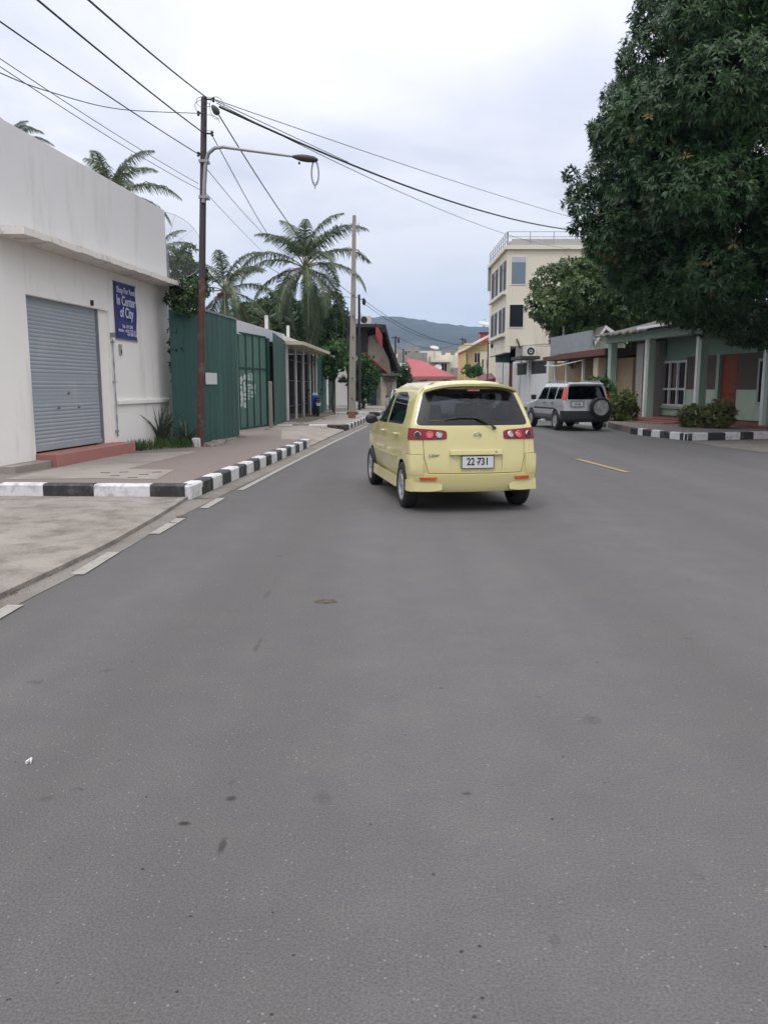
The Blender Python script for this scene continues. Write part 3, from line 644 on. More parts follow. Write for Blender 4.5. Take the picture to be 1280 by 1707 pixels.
def wheel(parent, x, y, r, wd, nsp=6, steer=0.0, side=1, spw=.05, rr=.68):
    t = MB(); h = wd/2
    t.lathe([(-h*.75, r*rr), (-h, r*(rr+.06)), (-h, r*.90), (-h*.86, r*.965), (-h*.55, r), (-h*.2, r*1.0), (-h*.17, r*.985), (-h*.08, r*.985), (-h*.05, r), (h*.05, r), (h*.08, r*.985), (h*.17, r*.985), (h*.2, r), (h*.55, r), (h*.86, r*.965), (h, r*.90), (h, r*(rr+.06)), (h*.75, r*rr)], (0, 0, 0), 'x', 40)
    t.lathe([(-.02, 0.01), (-.02, r*rr)], (0, 0, 0), 'x', 20)
    w_ = t.build('wheel', M['black'], parent, (x, y, r), smooth=True)
    m = MB(); s = side; R_ = r*rr
    m.lathe([(s*h*.2, R_*.98), (s*h*.80, R_*1.02), (s*h*.92, R_*1.0), (s*h*.86, R_*.90), (s*h*.2, R_*.86)], (0, 0, 0), 'x', 36)
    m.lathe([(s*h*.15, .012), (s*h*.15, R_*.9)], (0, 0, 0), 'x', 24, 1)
    m.lathe([(s*h*.74, .001), (s*h*.74, R_*.16), (s*h*.62, R_*.24), (s*h*.3, R_*.26)], (0, 0, 0), 'x', 18)
    for k in range(nsp):
        a = 2*math.pi*k/nsp; ca, sa = math.cos(a), math.sin(a)
        def P(rad, tt, xx): return (xx, rad*ca-tt*sa, rad*sa+tt*ca)
        a0, a1 = R_*.16, R_*.93; x0, x1 = s*h*.66, s*h*.80
        c = [P(a0, -spw*.62, s*h*.35), P(a1, -spw*.42, s*h*.45), P(a1, spw*.42, s*h*.45), P(a0, spw*.62, s*h*.35), P(a0, -spw*.45, x0), P(a1, -spw*.3, x1), P(a1, spw*.3, x1), P(a0, spw*.45, x0)]
        m.hexa(c)
    m.build('rim', [M['rim'], M['disc']], w_, smooth=True); return w_
def arch(r, cy, cz, n=20, flat=-.1):
    pts = [(cy+r*math.cos(math.pi*k/n), cz+r*math.sin(math.pi*k/n)) for k in range(n+1)]; return pts+[(cy-r, flat), (cy+r, flat)]
def arches(bm, cys, r, cz, root, wx):
    for cy in cys:
        for s in (-1, 1):
            fs = carve(bm, arch(r, cy, cz), 'x', lambda c, s=s: c.x*s > .30 and c.z < .9)
            fs = [f for f in fs if f.calc_center_median().x*s > .30]
            if fs: bmesh.ops.delete(bm, geom=fs, context='FACES')
    for cy in cys:
        for s in (-1, 1):
            m = MB(); n = 16; V = []
            for xx in (s*(wx-.012), s*(wx-.24)):
                for k in range(n+1):
                    a = math.pi*(1.12*k/n-.06); V.append((xx, cy+(r+.006)*math.cos(a), cz+(r+.006)*math.sin(a)))
            m.add(V, [(k, k+1, n+2+k, n+1+k) for k in range(n)]+[tuple(range(n+1, 2*n+2))]); m.build('wheel_arch_liner', M['plastic'], root, smooth=False)
def strip(bm, poly, ax, region, mi=1):
    for f in carve(bm, poly, ax, region): f.material_index = mi
def disc_on(bvh, x, z, r, dirn, name, mt, parent, ring=None, y0=-2, th=.012, dz=0):
    hit = bvh.ray_cast(Vector((x, y0, z)), Vector((0, 1, 0)))
    if hit[0] is None: return
    n = hit[1]; n = n if n.y < 0 else -n; q = (-n).to_track_quat('X', 'Z').to_matrix(); m = MB()
    m.lathe([(-th, .0005), (-th, r*.72), (-th*.8, r*.92), (0, r)], (0, 0, 0), 'x', 20)
    if ring: m.lathe([(-th*1.05, r*.80), (-th*1.5, r*.88), (-th*1.2, r*1.02), (0, r*1.04)], (0, 0, 0), 'x', 24, 1)
    m.v = [tuple(q @ Vector(v)+hit[0]) for v in m.v]
    return m.build(name, [mt, ring or mt], parent, smooth=True)
def interior(root, y0, y1, hw, zf, zb, rows, dark):
    m = MB(); m.box(-hw, hw, y0, y1, zf, zf+.03); m.box(-hw+.02, hw-.02, y1-.35, y1-.05, zf, zb-.02); m.build('dashboard_and_floor', dark, root)
    for (yy, xs) in rows:
        for x in xs:
            s = MB(); s.hexa([(x-.23, yy, .40), (x+.23, yy, .40), (x+.23, yy+.14, .40), (x-.23, yy+.14, .40), (x-.19, yy-.14, 1.03), (x+.19, yy-.14, 1.03), (x+.19, yy-.05, 1.03), (x-.19, yy-.05, 1.03)])
            s.box(x-.23, x+.23, yy, yy+.5, .38, .52)
            o = s.build('seat', dark, root, smooth=False, bev=.03)
            h_ = MB(); h_.hexa([(x-.13, yy-.15, 1.05), (x+.13, yy-.15, 1.05), (x+.13, yy-.06, 1.05), (x-.13, yy-.06, 1.05), (x-.11, yy-.17, 1.24), (x+.11, yy-.17, 1.24), (x+.11, yy-.09, 1.24), (x-.11, yy-.09, 1.24)]); h_.build('headrest', dark, o, bev=.03)
def paint(name, c, back=(.03, .03, .03), metal=0.0, rough=.27):
    return mat(name, c, rough, .025, .8, 8, 0, metal=metal, coat=.6, back=back, dirt=((c[0]*.72, c[1]*.70, c[2]*.66), .16, 1.2))
m_ypaint = paint('yellow_car_paint', (.575, .51, .235)); m_silver = paint('silver_suv_paint', (.44, .46, .48), metal=.35); m_seam = mat('panel_gap', (.05, .045, .03), .8, .1, bump=0)
m_red = mat('red_tail_lens', (.21, .005, .012), .22, .08, bump=0, spec=.5); m_pink = mat('pink_lens', (.62, .11, .13), .15, .05, bump=0, spec=.8)
m_seat = mat('grey_seat_cloth', (.13, .13, .14), .9, .1, 5, 60)
g_tint = glassmat('tinted_rear_glass', (.66, .67, .70), (.75, .8, .85)); g_side = glassmat('tinted_side_glass', (.22, .25, .24), (.7, .75, .8)); g_clear = glassmat('windscreen_glass', (.72, .76, .75)); g_dark = glassmat('dark_privacy_glass', (.05, .055, .055))
m_frit = mat('black_glass_border', (.016, .016, .019), .38, .05, bump=0, spec=.3)
# --- yellow hatchback, three quarter rear view
HB = 5
def yellow_car():
    root = empty('hatchback_car', (1.125, 9.62, 0), R(10.0)); tag(root, 'pale yellow hatchback driving away down the middle of the road, number plate 22-731', 'car')
    zs = [.20, .27, .46, .66, .82, .965, 1.02, 1.20, 1.38, 1.475, 1.535]; ws = [.71, .775, .80, .805, .80, .785, .77, .715, .652, .59, .45]
    st = [(0, .95, None), (.06, .985, None), (.26, 1, None), (.5, 1.005, None), (.95, 1, None), (1.4, 1, None), (1.75, 1, None), (1.98, .995, None), (2.12, .99, None), (2.95, .975, 1.01), (3.08, .97, .985), (3.4, .955, .93), (3.68, .92, .84), (3.84, .87, .72), (3.92, .80, .60)]
    off = [.05, .02, .0, .035, .065, .095, .115, .20, .295, .345, .40]
    bm = cage_mesh(zs, ws, st, [-1, -.9, -.5, 0, .5, .9, 1], off, .135, 3, .035)
    bvh = BVHTree.FromBMesh(bm)
    arches(bm, (.63, 3.12), .335, .235, root, .775)
    L = lambda c: c.x < -.45; Rr = lambda c: c.x > .45; back = lambda c: c.y < .62
    # rear screen: black border, then the pane
    fs = carve(bm, rnd([(-.715, 1.005), (.715, 1.005), (.565, 1.44), (-.565, 1.44)], .07), 'y', lambda c: c.y < .65 and c.z > .9)
    pan = take(bm, fs)
    fs = carve(pan, rnd([(-.56, 1.06), (.56, 1.06), (.47, 1.385), (-.47, 1.385)], .07), 'y', lambda c: True); gl = take(pan, fs)
    rs = bobj(pan, 'rear_window', m_frit, root); bobj(gl, 'pane', g_tint, rs)
    for nm, reg in (('l', L), ('r', Rr)):
        for poly in ([(1.72, .985), (1.72, 1.395), (1.12, 1.405), (.84, 1.34), (.66, 1.10), (.70, 1.0)], [(1.80, .975), (1.80, 1.395), (1.98, 1.37), (2.22, 1.25), (2.72, .99), (2.68, .965)]):
            p2 = rnd(poly, .035); w1 = take(bm, carve(bm, p2, 'x', reg)); cy = sum(p[0] for p in poly)/len(poly); cz = sum(p[1] for p in poly)/len(poly)
            inn = rnd([(cy+(a-cy)*.93, cz+(b-cz)*.90) for a, b in poly], .03); g2 = take(w1, carve(w1, inn, 'x', lambda c: True))
            so_ = bobj(w1, 'side_window', m_frit, root); bobj(g2, 'pane', g_side, so_)
    ws_ = take(bm, carve(bm, rnd([(-.66, 1.02), (.66, 1.02), (.55, 1.445), (-.55, 1.445)], .06), 'y', lambda c: c.y > 2.35 and c.z > .97)); bobj(ws_, 'windscreen', g_clear, root)
    # tail lamps wrap round the corner
    for s in (-1, 1):
        poly = [(s*.355, .845), (s*.355, .935), (s*.40, .95), (s*.95, .985), (s*.95, .835), (s*.70, .832), (s*.40, .838)]
        t = take(bm, carve(bm, rnd(poly, .02), 'y', lambda c, s=s: c.y < .30 and c.x*s > .3)); lift(t, .008); tl = bobj(t, 'tail_lamp', m_red, root)
        for x, r, mt_, rg_ in ((s*.445, .040, M['lens'] if s < 0 else M['lens'], M['chrome']), (s*.555, .044, m_pink, m_pink), (s*.695, .040, M['disc'], M['chrome'])):
            disc_on(bvh, x, .892, r, None, 'lamp_ring', mt_, tl, rg_, th=.018)
    # panel gaps
    for reg in (L, Rr):
        for y in (1.76, 2.78, .93):
            zb, zt = (.34, 1.0) if y != .93 else (.68, 1.02)
            strip(bm, [(y, zb), (y+.007, zb), (y+.007+(.02 if y > 2 else 0), zt), (y+(.02 if y > 2 else 0), zt)], 'x', reg)
        strip(bm, [(1.0, .335), (2.78, .335), (2.78, .342), (1.0, .342)], 'x', reg)
    # tailgate gaps
    rearlow = lambda c: c.y < .25
    strip(bm, [(-.58, .43), (.58, .43), (.58, .438), (-.58, .438)], 'y', rearlow)
    for s in (-1, 1):
        strip(bm, [(s*.58, .43), (s*.587, .43), (s*.633, .62), (s*.626, .62)], 'y', rearlow); strip(bm, [(s*.626, .62), (s*.633, .62), (s*.640, .84), (s*.633, .84)], 'y', rearlow)
        strip(bm, [(s*.63, .655), (s*.95, .665), (s*.95, .671), (s*.63, .661)], 'y', lambda c: c.y < .34)
    # number plate recess pressed into the tailgate
    fs = carve(bm, rnd([(-.33, .45), (.33, .45), (.33, .675), (-.33, .675)], .03), 'y', rearlow); rc = take(bm, fs); lift(rc, -.012); bobj(rc, 'plate_recess', m_ypaint, root)
    # bumper: lower rear, standing proud
    bp = take(bm, carve(bm, [(-1, .22), (1, .22), (1, .42), (-1, .42)], 'y', lambda c: c.y < .30))
    lift(bp, .022); bo = bobj(bp, 'rear_bumper', m_ypaint, root)
    for s in (-1, 1):
        b2 = take(bm, carve(bm, [(s*.64, .42), (s*1, .42), (s*1, .652), (s*.64, .645)], 'y', lambda c, s=s: c.y < .30 and c.x*s > .5)); lift(b2, .026); bobj(b2, 'bumper_corner', m_ypaint, bo)
    body = bobj(bm, 'body', [m_ypaint, m_seam], root)
    for s in (-1, 1):          # lower corner spats and reflectors
        m = MB(); pts = [(s*.86, .36), (s*.86, .215), (s*.48, .215), (s*.40, .245), (s*.44, .33), (s*.52, .35)]
        def ry(x, z):
            h = bvh.ray_cast(Vector((x*.985, -2, z)), Vector((0, 1, 0))); return h[0].y if h[0] else .14
        n = 10; top = []; bot = []
        for i in range(n+1):
            k = i/n; x = s*(.42+.37*k); zt = .30+.05*min(1, k*4); zb = .235-.02*min(1, k*3)
            y = ry(x, .30)-.035; top.append((x, y+.012, zt)); bot.append((x+s*.005, y, zb))
        top.append((s*.822, .18, .345)); bot.append((s*.824, .18, .215)); top.append((s*.828, .28, .345)); bot.append((s*.830, .28, .215)); n = len(top)
        m.add(top+bot, [(i+1, i, n+i, n+i+1) if s > 0 else (i, i+1, n+i+1, n+i) for i in range(n-1)])
        back_ = [(p[0]*.95, p[1]+.05, p[2]) for p in top]; m.add(top+back_, [(i, i+1, n+i+1, n+i) if s > 0 else (i+1, i, n+i, n+i+1) for i in range(n-1)]); back_ = [(p[0]*.95, p[1]+.05, p[2]) for p in bot]; m.add(bot+back_, [(i, i+1, n+i+1, n+i) for i in range(n-1)])
        m.build('corner_spat', m_ypaint, bo, smooth=True)
        r_ = MB(); xs_ = [.505, .60, .69]; c = []
        for x in xs_: c.append((s*x, ry(s*x, .37)-.034, .352+.0*(x > .6)))
        c2 = [(p[0], p[1]-.002, .388) for p in c]; c2[0] = (c2[0][0]-s*.02, c2[0][1], .390)
        r_.add(c+c2+[(p[0], p[1]+.03, p[2]) for p in c+c2], [(0, 1, 4, 3), (1, 2, 5, 4), (0, 1, 7, 6), (1, 2, 8, 7), (3, 4, 10, 9), (4, 5, 11, 10), (0, 3, 9, 6), (2, 5, 11, 8)]); r_.build('reflector', mat('orange_red_reflector', (.55, .07, .02), .2, .05, bump=0), bo)
    for s in (-1, 1):
        m = MB(); m.hexa([(s*.765, .98, .17), (s*.825, .98, .17), (s*.825, 2.76, .17), (s*.765, 2.76, .17), (s*.785, .98, .30), (s*.812, .98, .33), (s*.812, 2.76, .33), (s*.785, 2.76, .30)][::1] if s > 0 else [(s*.825, .98, .17), (s*.765, .98, .17), (s*.765, 2.76, .17), (s*.825, 2.76, .17), (s*.812, .98, .33), (s*.785, .98, .30), (s*.785, 2.76, .30), (s*.812, 2.76, .33)]); m.build('side_skirt', m_ypaint, root, bev=.012)
        # thin rubbing line along the doors
        mo = MB(); mo.box(s*.81, s*.822, .99, 2.74, .555, .585); mo.build('door_moulding', m_ypaint, root, bev=.004)
        for y in (1.04, 1.96):
            h = MB(); h.tube([(s*.796, y-.09, .865), (s*.830, y-.06, .868), (s*.830, y+.06, .868), (s*.796, y+.09, .865)], .013, 8); h.build('door_handle', m_ypaint, root, smooth=True)
        mi_ = MB(); mi_.lathe([(-.055, .005), (-.05, .05), (-.02, .082), (.03, .085), (.055, .07), (.065, .005)], (0, 0, 0), 'y', 18); mi_.v = [(v[0]*1.05, v[1], v[2]*.86) for v in mi_.v]
        mo_ = mi_.build('side_mirror', M['plastic'], root, (s*.88, 2.58, 1.0), smooth=True); st_ = MB(); st_.box(-.10*s, -.02*s, -.02, .03, -.045, .0); st_.build('mirror_stalk', M['plastic'], mo_)
    # roof spoiler
    sp = MB(); n = 20; top = []; edge = []; under = []; lip = []
    for i in range(n+1):
        k = -1+2*i/n; x = .575*k; q = abs(k)**4
        top.append((x*.97, .47+.02*q, 1.507-.035*q+.028*(1-k*k))); edge.append((x*1.03, .155+.10*q+.03*k*k, 1.478-.045*q+.028*(1-k*k))); lip.append((x*1.03, .16+.10*q+.03*k*k, 1.452-.05*q+.026*(1-k*k))); under.append((x*.99, .40, 1.425-.03*q+.02*(1-k*k)))
    A = top+edge+lip+under; N_ = n+1
    sp.add(A, [(a*N_+i, a*N_+i+1, (a+1)*N_+i+1, (a+1)*N_+i)[::-1] for a in range(3) for i in range(n)]); spo = sp.build('roof_spoiler', m_ypaint, root, smooth=True)
    bl = MB(); bl.box(-.075, .075, .205, .225, 1.418, 1.437); bl.build('high_brake_lamp', m_pink, root)
    an = MB(); an.lathe([(0, .03), (.02, .028), (.03, .004)], (0, .62, 1.548), 'z', 12); an.tube([(0, .62, 1.56), (0, .52, 1.66)], .004, 5) if False else None; an.build('aerial_base', M['plastic'], root, (-.22, .1, -.002), smooth=True)
    # garnish over the plate, plate, writing, emblem, badge
    yb = lambda x, z: (bvh.ray_cast(Vector((x, -2, z)), Vector((0, 1, 0)))[0] or Vector((0, 0, 0))).y
    ga = MB(); y1 = yb(0, .68); ga.hexa([(-.325, y1-.030, .655), (.325, y1-.030, .655), (.325, y1+.02, .655), (-.325, y1+.02, .655), (-.325, y1-.018, .715), (.325, y1-.018, .715), (.325, y1+.03, .715), (-.325, y1+.03, .715)]); ga.build('tailgate_grip', m_ypaint, root, bev=.006)
    lk = MB(); lk.lathe([(-.003, .001), (-.003, .008), (0, .009)], (.245, y1-.026, .69), 'y', 10); lk.build('lock_barrel', M['plastic'], root)
    py_ = yb(0, .56)-.006; pl = MB(); pl.box(-.2, .2, py_-.008, py_, -.075, .075); plate = pl.build('license_plate', M['paperw'], root, (.012, 0, .57), bev=.003)
    fr = MB()
    for a in ((-.205, .205, .072, .08), (-.205, .205, -.08, -.072), (-.205, -.197, -.08, .08), (.197, .205, -.08, .08)): fr.box(a[0], a[1], py_-.011, py_-.002, a[2], a[3])
    fr.build('plate_frame', M['plastic'], plate)
    text('22 731', .122, 'plate_number', M['black'], plate, Matrix.Translation((0, py_-.009, .003)) @ FACE, .0022, .82); d_ = MB(); d_.box(-.018, .008, py_-.0105, py_-.008, -.004, .006); d_.build('plate_dash', M['black'], plate)
    ey = yb(0, .885)-.004; em = MB(); ring = [(.048*math.cos(a), 0, .038*math.sin(a)) for a in [2*math.pi*k/28 for k in range(29)]]; em.tube(ring, .0045, 6, cap=False)
    em.tube([(-.046, 0, .006), (-.022, 0, .010), (0, 0, -.010), (.022, 0, .010), (.046, 0, .006)], .0045, 6); em.tube([(-.030, 0, -.026), (-.014, 0, .002), (0, 0, -.012), (.014, 0, .002), (.030, 0, -.026)], .003, 6)
    em.build('emblem', M['chrome'], root, (.02, ey, .885), smooth=True)
    tx = text('DEMIO', .048, 'badge_lettering', M['chrome'], root, Matrix.Translation((-.49, yb(-.49, .645)-.003, .645)) @ FACE @ Matrix.Rotation(R(-4), 4, 'Y'), .001, 1.25)
    # wiper
    wy = lambda x, z: yb(x, z)-.018
    wp = MB(); wp.tube([(.235, wy(.235, .985)-.02, .98), (.19, wy(.19, 1.01)-.025, 1.01), (.02, wy(.02, 1.10)-.02, 1.095)], [.014, .011, .007], 8); wp.lathe([(-.02, .018), (.02, .022)], (.24, wy(.24, .985), .975), 'y', 12)
    wo_ = wp.build('rear_wiper', M['plastic'], root, smooth=True)
    b_ = MB(); b_.tube([(-.36, wy(-.36, 1.075), 1.075), (-.16, wy(-.16, 1.10), 1.10), (.02, wy(.02, 1.10), 1.093), (.15, wy(.15, 1.03), 1.035)], [.006, .009, .011, .006], 6); b_.build('wiper_blade', M['plastic'], wo_, smooth=True)
    for s in (-1, 1):
        for y in (.63, 3.12): wheel(root, s*.725, y, .293, .185, 7, side=s, spw=.045, rr=.66)
        hl = MB(); hl.lathe([(-.05, .04), (0, .09), (.04, .10), (.07, .02)], (s*.58, 3.72, .70), 'y', 16); hl.build('headlamp', M['lens'], root, smooth=True)
    ex = MB(); ex.tube([(.42, .1, .235), (.42, .5, .24)], .024, 10); ex.build('exhaust', M['galv'], root, smooth=True)
    ub = MB(); ub.box(-.62, .62, .16, 3.6, .205, .30); ub.box(-.70, .70, .55, .72, .235, .29); ub.build('underbody', M['plastic'], root)
    interior(root, .35, 3.0, .70, .35, .98, ((1.05, (-.34, .34)), (2.0, (-.34, .34))), m_seat)
    for o in root.children:
        if not o.name.startswith('wheel') or o.name.startswith('wheel_arch'): o.location.z += .052
    return root
yellow_car()
# --- silver off-roader with the spare wheel on its tail door
def suv():
    p = gp(927.5, 717); rz = R(8.5); h = Vector((-math.sin(rz), math.cos(rz), 0)); rt = Vector((math.cos(rz), math.sin(rz), 0)); o_ = p+rt*.76-h*.88
    root = empty('off_road_car', (o_.x, o_.y, 0), rz); tag(root, 'silver four wheel drive car with spare wheel on its tailgate, parked on the right', 'car')
    zs = [.36, .42, .62, .80, .92, 1.03, 1.09, 1.30, 1.50, 1.61, 1.67]; ws = [.76, .815, .84, .845, .84, .82, .805, .76, .71, .655, .52]
    st = [(0, .97, None), (.06, .99, None), (.26, 1, None), (.6, 1, None), (1.1, 1, None), (1.7, 1, None), (2.2, 1, None), (2.5, .99, None), (2.62, .985, None), (3.18, .985, 1.10), (3.3, .98, 1.08), (3.75, .97, 1.03), (4.05, .95, .96), (4.2, .92, .85), (4.28, .87, .72)]
    off = [.03, .0, .0, .02, .035, .05, .06, .12, .18, .21, .26]
    bm = cage_mesh(zs, ws, st, [-1, -.93, -.5, 0, .5, .93, 1], off, .06, 3, .03); bvh = BVHTree.FromBMesh(bm); arches(bm, (.88, 3.50), .39, .36, root, .815)
    L = lambda c: c.x < -.5; Rr = lambda c: c.x > .5
    t = take(bm, carve(bm, rnd([(-.70, 1.09), (.70, 1.09), (.62, 1.55), (-.62, 1.55)], .05), 'y', lambda c: c.y < .5 and c.z > 1)); bobj(t, 'rear_window', g_dark, root)
    for reg in (L, Rr):
        for poly in ([(.42, 1.10), (.42, 1.50), (.90, 1.52), (.98, 1.10)], [(1.08, 1.08), (1.02, 1.52), (1.80, 1.53), (1.80, 1.08)], [(1.87, 1.08), (1.87, 1.53), (2.45, 1.50), (2.95, 1.10), (2.9, 1.07)]):
            bobj(take(bm, carve(bm, rnd(poly, .04), 'x', reg)), 'side_window', g_dark, root)
        for y in (1.05, 1.835, 2.95): strip(bm, [(y, .5), (y+.008, .5), (y+.008, 1.06), (y, 1.06)], 'x', reg)
    bobj(take(bm, carve(bm, rnd([(-.70, 1.14), (.70, 1.14), (.62, 1.56), (-.62, 1.56)], .06), 'y', lambda c: c.y > 2.55 and c.z > 1.08)), 'windscreen', g_clear, root)
    for s in (-1, 1):
        t = take(bm, carve(bm, rnd([(s*.74, 1.07), (s*.99, 1.07), (s*.99, 1.55), (s*.68, 1.55)], .02), 'y', lambda c, s=s: c.y < .37 and c.x*s > .6)); lift(t, .01); bobj(t, 'tail_lamp', mat('orange_red_lens', (.62, .07, .045), .2, .1, bump=0), root)
    for f in carve(bm, [(-.1, .3), (4.4, .3), (4.4, .56), (-.1, .56)], 'x', lambda c: True): f.material_index = 1
    fs = carve(bm, [(-1, .3), (1, .3), (1, .70), (-1, .70)], 'y', lambda c: c.y < .30); bp = take(bm, fs); lift(bp, .05); bobj(bp, 'rear_bumper', M['plastic'], root)
    strip(bm, [(-.3, .735), (3.2, .735), (3.2, .79), (-.3, .79)], 'x', lambda c: abs(c.x) > .6 and c.y > .9 and c.y < 3.2, 2)
    bobj(bm, 'body', [m_silver, mat('grey_lower_cladding', (.10, .105, .11), .6, .1), M['plastic']], root)
    sw = MB(); r = .36
    sw.lathe([(0, .05), (0, r*.9), (-.03, r), (-.17, r), (-.205, r*.93), (-.21, r*.74)], (.40, -.0, .82), 'y', 36); so_ = sw.build('spare_wheel', M['black'], root, smooth=True)
    cv = MB(); cv.lathe([(-.195, .001), (-.205, .12), (-.195, .2), (-.205, r*.76)], (.40, 0, .82), 'y', 30); cv.build('spare_wheel_face', mat('spare_wheel_print', (.20, .205, .21), .6, .5, 9, 25, 0, dirt=((.45, .46, .47), .6, 13)), so_, smooth=True)
    pl = MB(); pl.box(-.19, .19, -.02, -.005, -.065, .065); po = pl.build('license_plate', M['paperw'], root, (-.38, 0, .93)); f_ = MB()
    f_.box(-.24, .24, -.010, .03, -.10, .13); f_.build('plate_housing', M['galv'], po, bev=.01); text('18 462', .10, 'plate_number', M['black'], po, Matrix.Translation((0, -.022, 0)) @ FACE, .002, .85)
    for s in (-1, 1):
        for y in (.88, 3.50): wheel(root, s*.755, y, .345, .21, 5, side=s, spw=.08, rr=.60)
        mi_ = MB(); mi_.box(s*.90, s*1.10, 2.72, 2.80, 1.06, 1.24); mi_.build('side_mirror', M['plastic'], root, bev=.03)
        rr_ = MB(); rr_.tube([(s*.60, .45, 1.655), (s*.62, .55, 1.715), (s*.62, 2.2, 1.725), (s*.60, 2.35, 1.67)], .015, 6); rr_.build('roof_rail', M['galv'], root, smooth=True)
        for y in (1.16, 1.95): h_ = MB(); h_.box(s*.86, s*.895, y-.08, y+.08, .945, .975); h_.build('door_handle', M['plastic'], root)
        hl = MB(); hl.box(s*.48, s*.82, 4.13, 4.2, .74, .90); hl.build('headlamp', M['lens'], root, bev=.02)
    ub = MB(); ub.box(-.62, .62, .14, 4.0, .33, .45); ub.tube([(-.75, .88, .36), (.75, .88, .36)], .06, 8); ub.build('underbody', M['plastic'], root)
    sp = MB(); sp.hexa([(-.60, .10, 1.60), (.60, .10, 1.60), (.60, .36, 1.655), (-.60, .36, 1.655), (-.58, .12, 1.635), (.58, .12, 1.635), (.58, .36, 1.685), (-.58, .36, 1.685)]); sp.build('roof_lip', m_silver, root, bev=.012)
    interior(root, .3, 3.2, .76, .5, 1.08, ((1.3, (-.38, .38)), (2.2, (-.38, .38))), m_seat)
suv()
# --- small far cars, nose towards us
def far_car(name, loc, rz, label, body_c, tall=False, glass=None, metal=.3):
    root = empty(name, loc, rz); tag(root, label, 'car'); pm = paint(name+'_paint', body_c, metal=metal)
    H = 1.42 if not tall else 1.85; k = H/1.42
    zs = [z*k for z in (.20, .28, .45, .62, .76, .88, .93, 1.08, 1.25, 1.36, 1.42)]; ws = [.74, .81, .835, .84, .835, .81, .79, .73, .66, .59, .46]
    if tall: st = [(0, .95, None), (.06, .98, None), (.3, 1, None), (.9, 1, None), (1.6, 1, None), (2.4, 1, None), (3.0, 1, None), (3.15, 1, None), (3.6, .98, 1.20), (3.7, .97, 1.18), (4.2, .95, 1.10), (4.4, .9, .9)]; off = [0]*11
    else: st = [(0, .93, .80), (.06, .97, .90), (.4, 1, .96), (.7, 1, .98), (1.25, 1, None), (1.9, 1, None), (2.4, 1, None), (2.55, 1, None), (3.15, .98, .95), (3.3, .97, .93), (4.0, .95, .84), (4.25, .9, .70), (4.33, .84, .58)]; off = [0]*11
    bm = cage_mesh(zs, ws, st, [-1, -.9, -.5, 0, .5, .9, 1], off, .08, 2, .03); L_ = st[-1][0]; arches(bm, (.75, L_-.85), .33, .29, root, .81)
    zt, zb_ = (1.36*k, .97*k) if not tall else (1.74, 1.24)
    bobj(take(bm, carve(bm, rnd([(-.66, zb_), (.66, zb_), (.53, zt), (-.53, zt)], .05), 'y', lambda c: c.y > 2.3 and c.z > .9)), 'windscreen', g_side, root)
    for s in (-1, 1):
        bobj(take(bm, carve(bm, rnd([(1.25, .95*k), (1.45, 1.28*k), (2.35, 1.28*k), (2.85, .97*k)], .04), 'x', lambda c, s=s: c.x*s > .4)), 'side_window', g_side, root)
        hl = MB(); hl.hexa([(s*.42 if s > 0 else s*.76, L_-.16, .58*k), (s*.76 if s > 0 else s*.42, L_-.16, .58*k), (s*.76 if s > 0 else s*.42, L_-.02, .58*k), (s*.42 if s > 0 else s*.76, L_-.02, .58*k), (s*.42 if s > 0 else s*.76, L_-.2, .70*k), (s*.76 if s > 0 else s*.42, L_-.2, .70*k), (s*.76 if s > 0 else s*.42, L_-.06, .70*k), (s*.42 if s > 0 else s*.76, L_-.06, .70*k)]); hl.build('headlamp', M['lens'], root, bev=.02)
        for y in (.75, L_-.85): wheel(root, s*.74, y, .30, .18, 6, side=s)
        mi_ = MB(); mi_.box(s*.84, s*1.0, 2.85, 2.92, .93*k, 1.05*k); mi_.build('side_mirror', M['plastic'], root, bev=.02)
    gr = MB(); gr.box(-.36, .36, L_-.09, L_+.005, .56*k, .64*k); gr.build('grille', M['plastic'], root); pl = MB(); pl.box(-.2, .2, L_-.02, L_+.015, .38*k, .49*k); pl.build('license_plate', M['paperw'], root)
    bobj(bm, 'body', [pm, m_seam], root); interior(root, .5, 3.2, .66, .35, .9, ((1.3, (-.32, .32)), (2.1, (-.32, .32))), m_seat); return root
q = at(666, 660, 46); far_car('sedan_car', (q.x, 48.5, 0), R(184), 'silver sedan parked on the left facing the camera, half hidden by the yellow car', (.42, .45, .49))
q = at(680, 640, 66); far_car('van', (q.x, 70, 0), R(182), 'pale beige van standing behind the silver sedan, only its roof showing', (.42, .42, .34), tall=True, metal=0)['category'] = 'van'
q = at(793, 628, 58); far_car('dark_blue_car', (q.x, 60, 0), R(150), 'dark blue car whose roof shows beyond the yellow car on the right', (.02, .03, .06), tall=True)
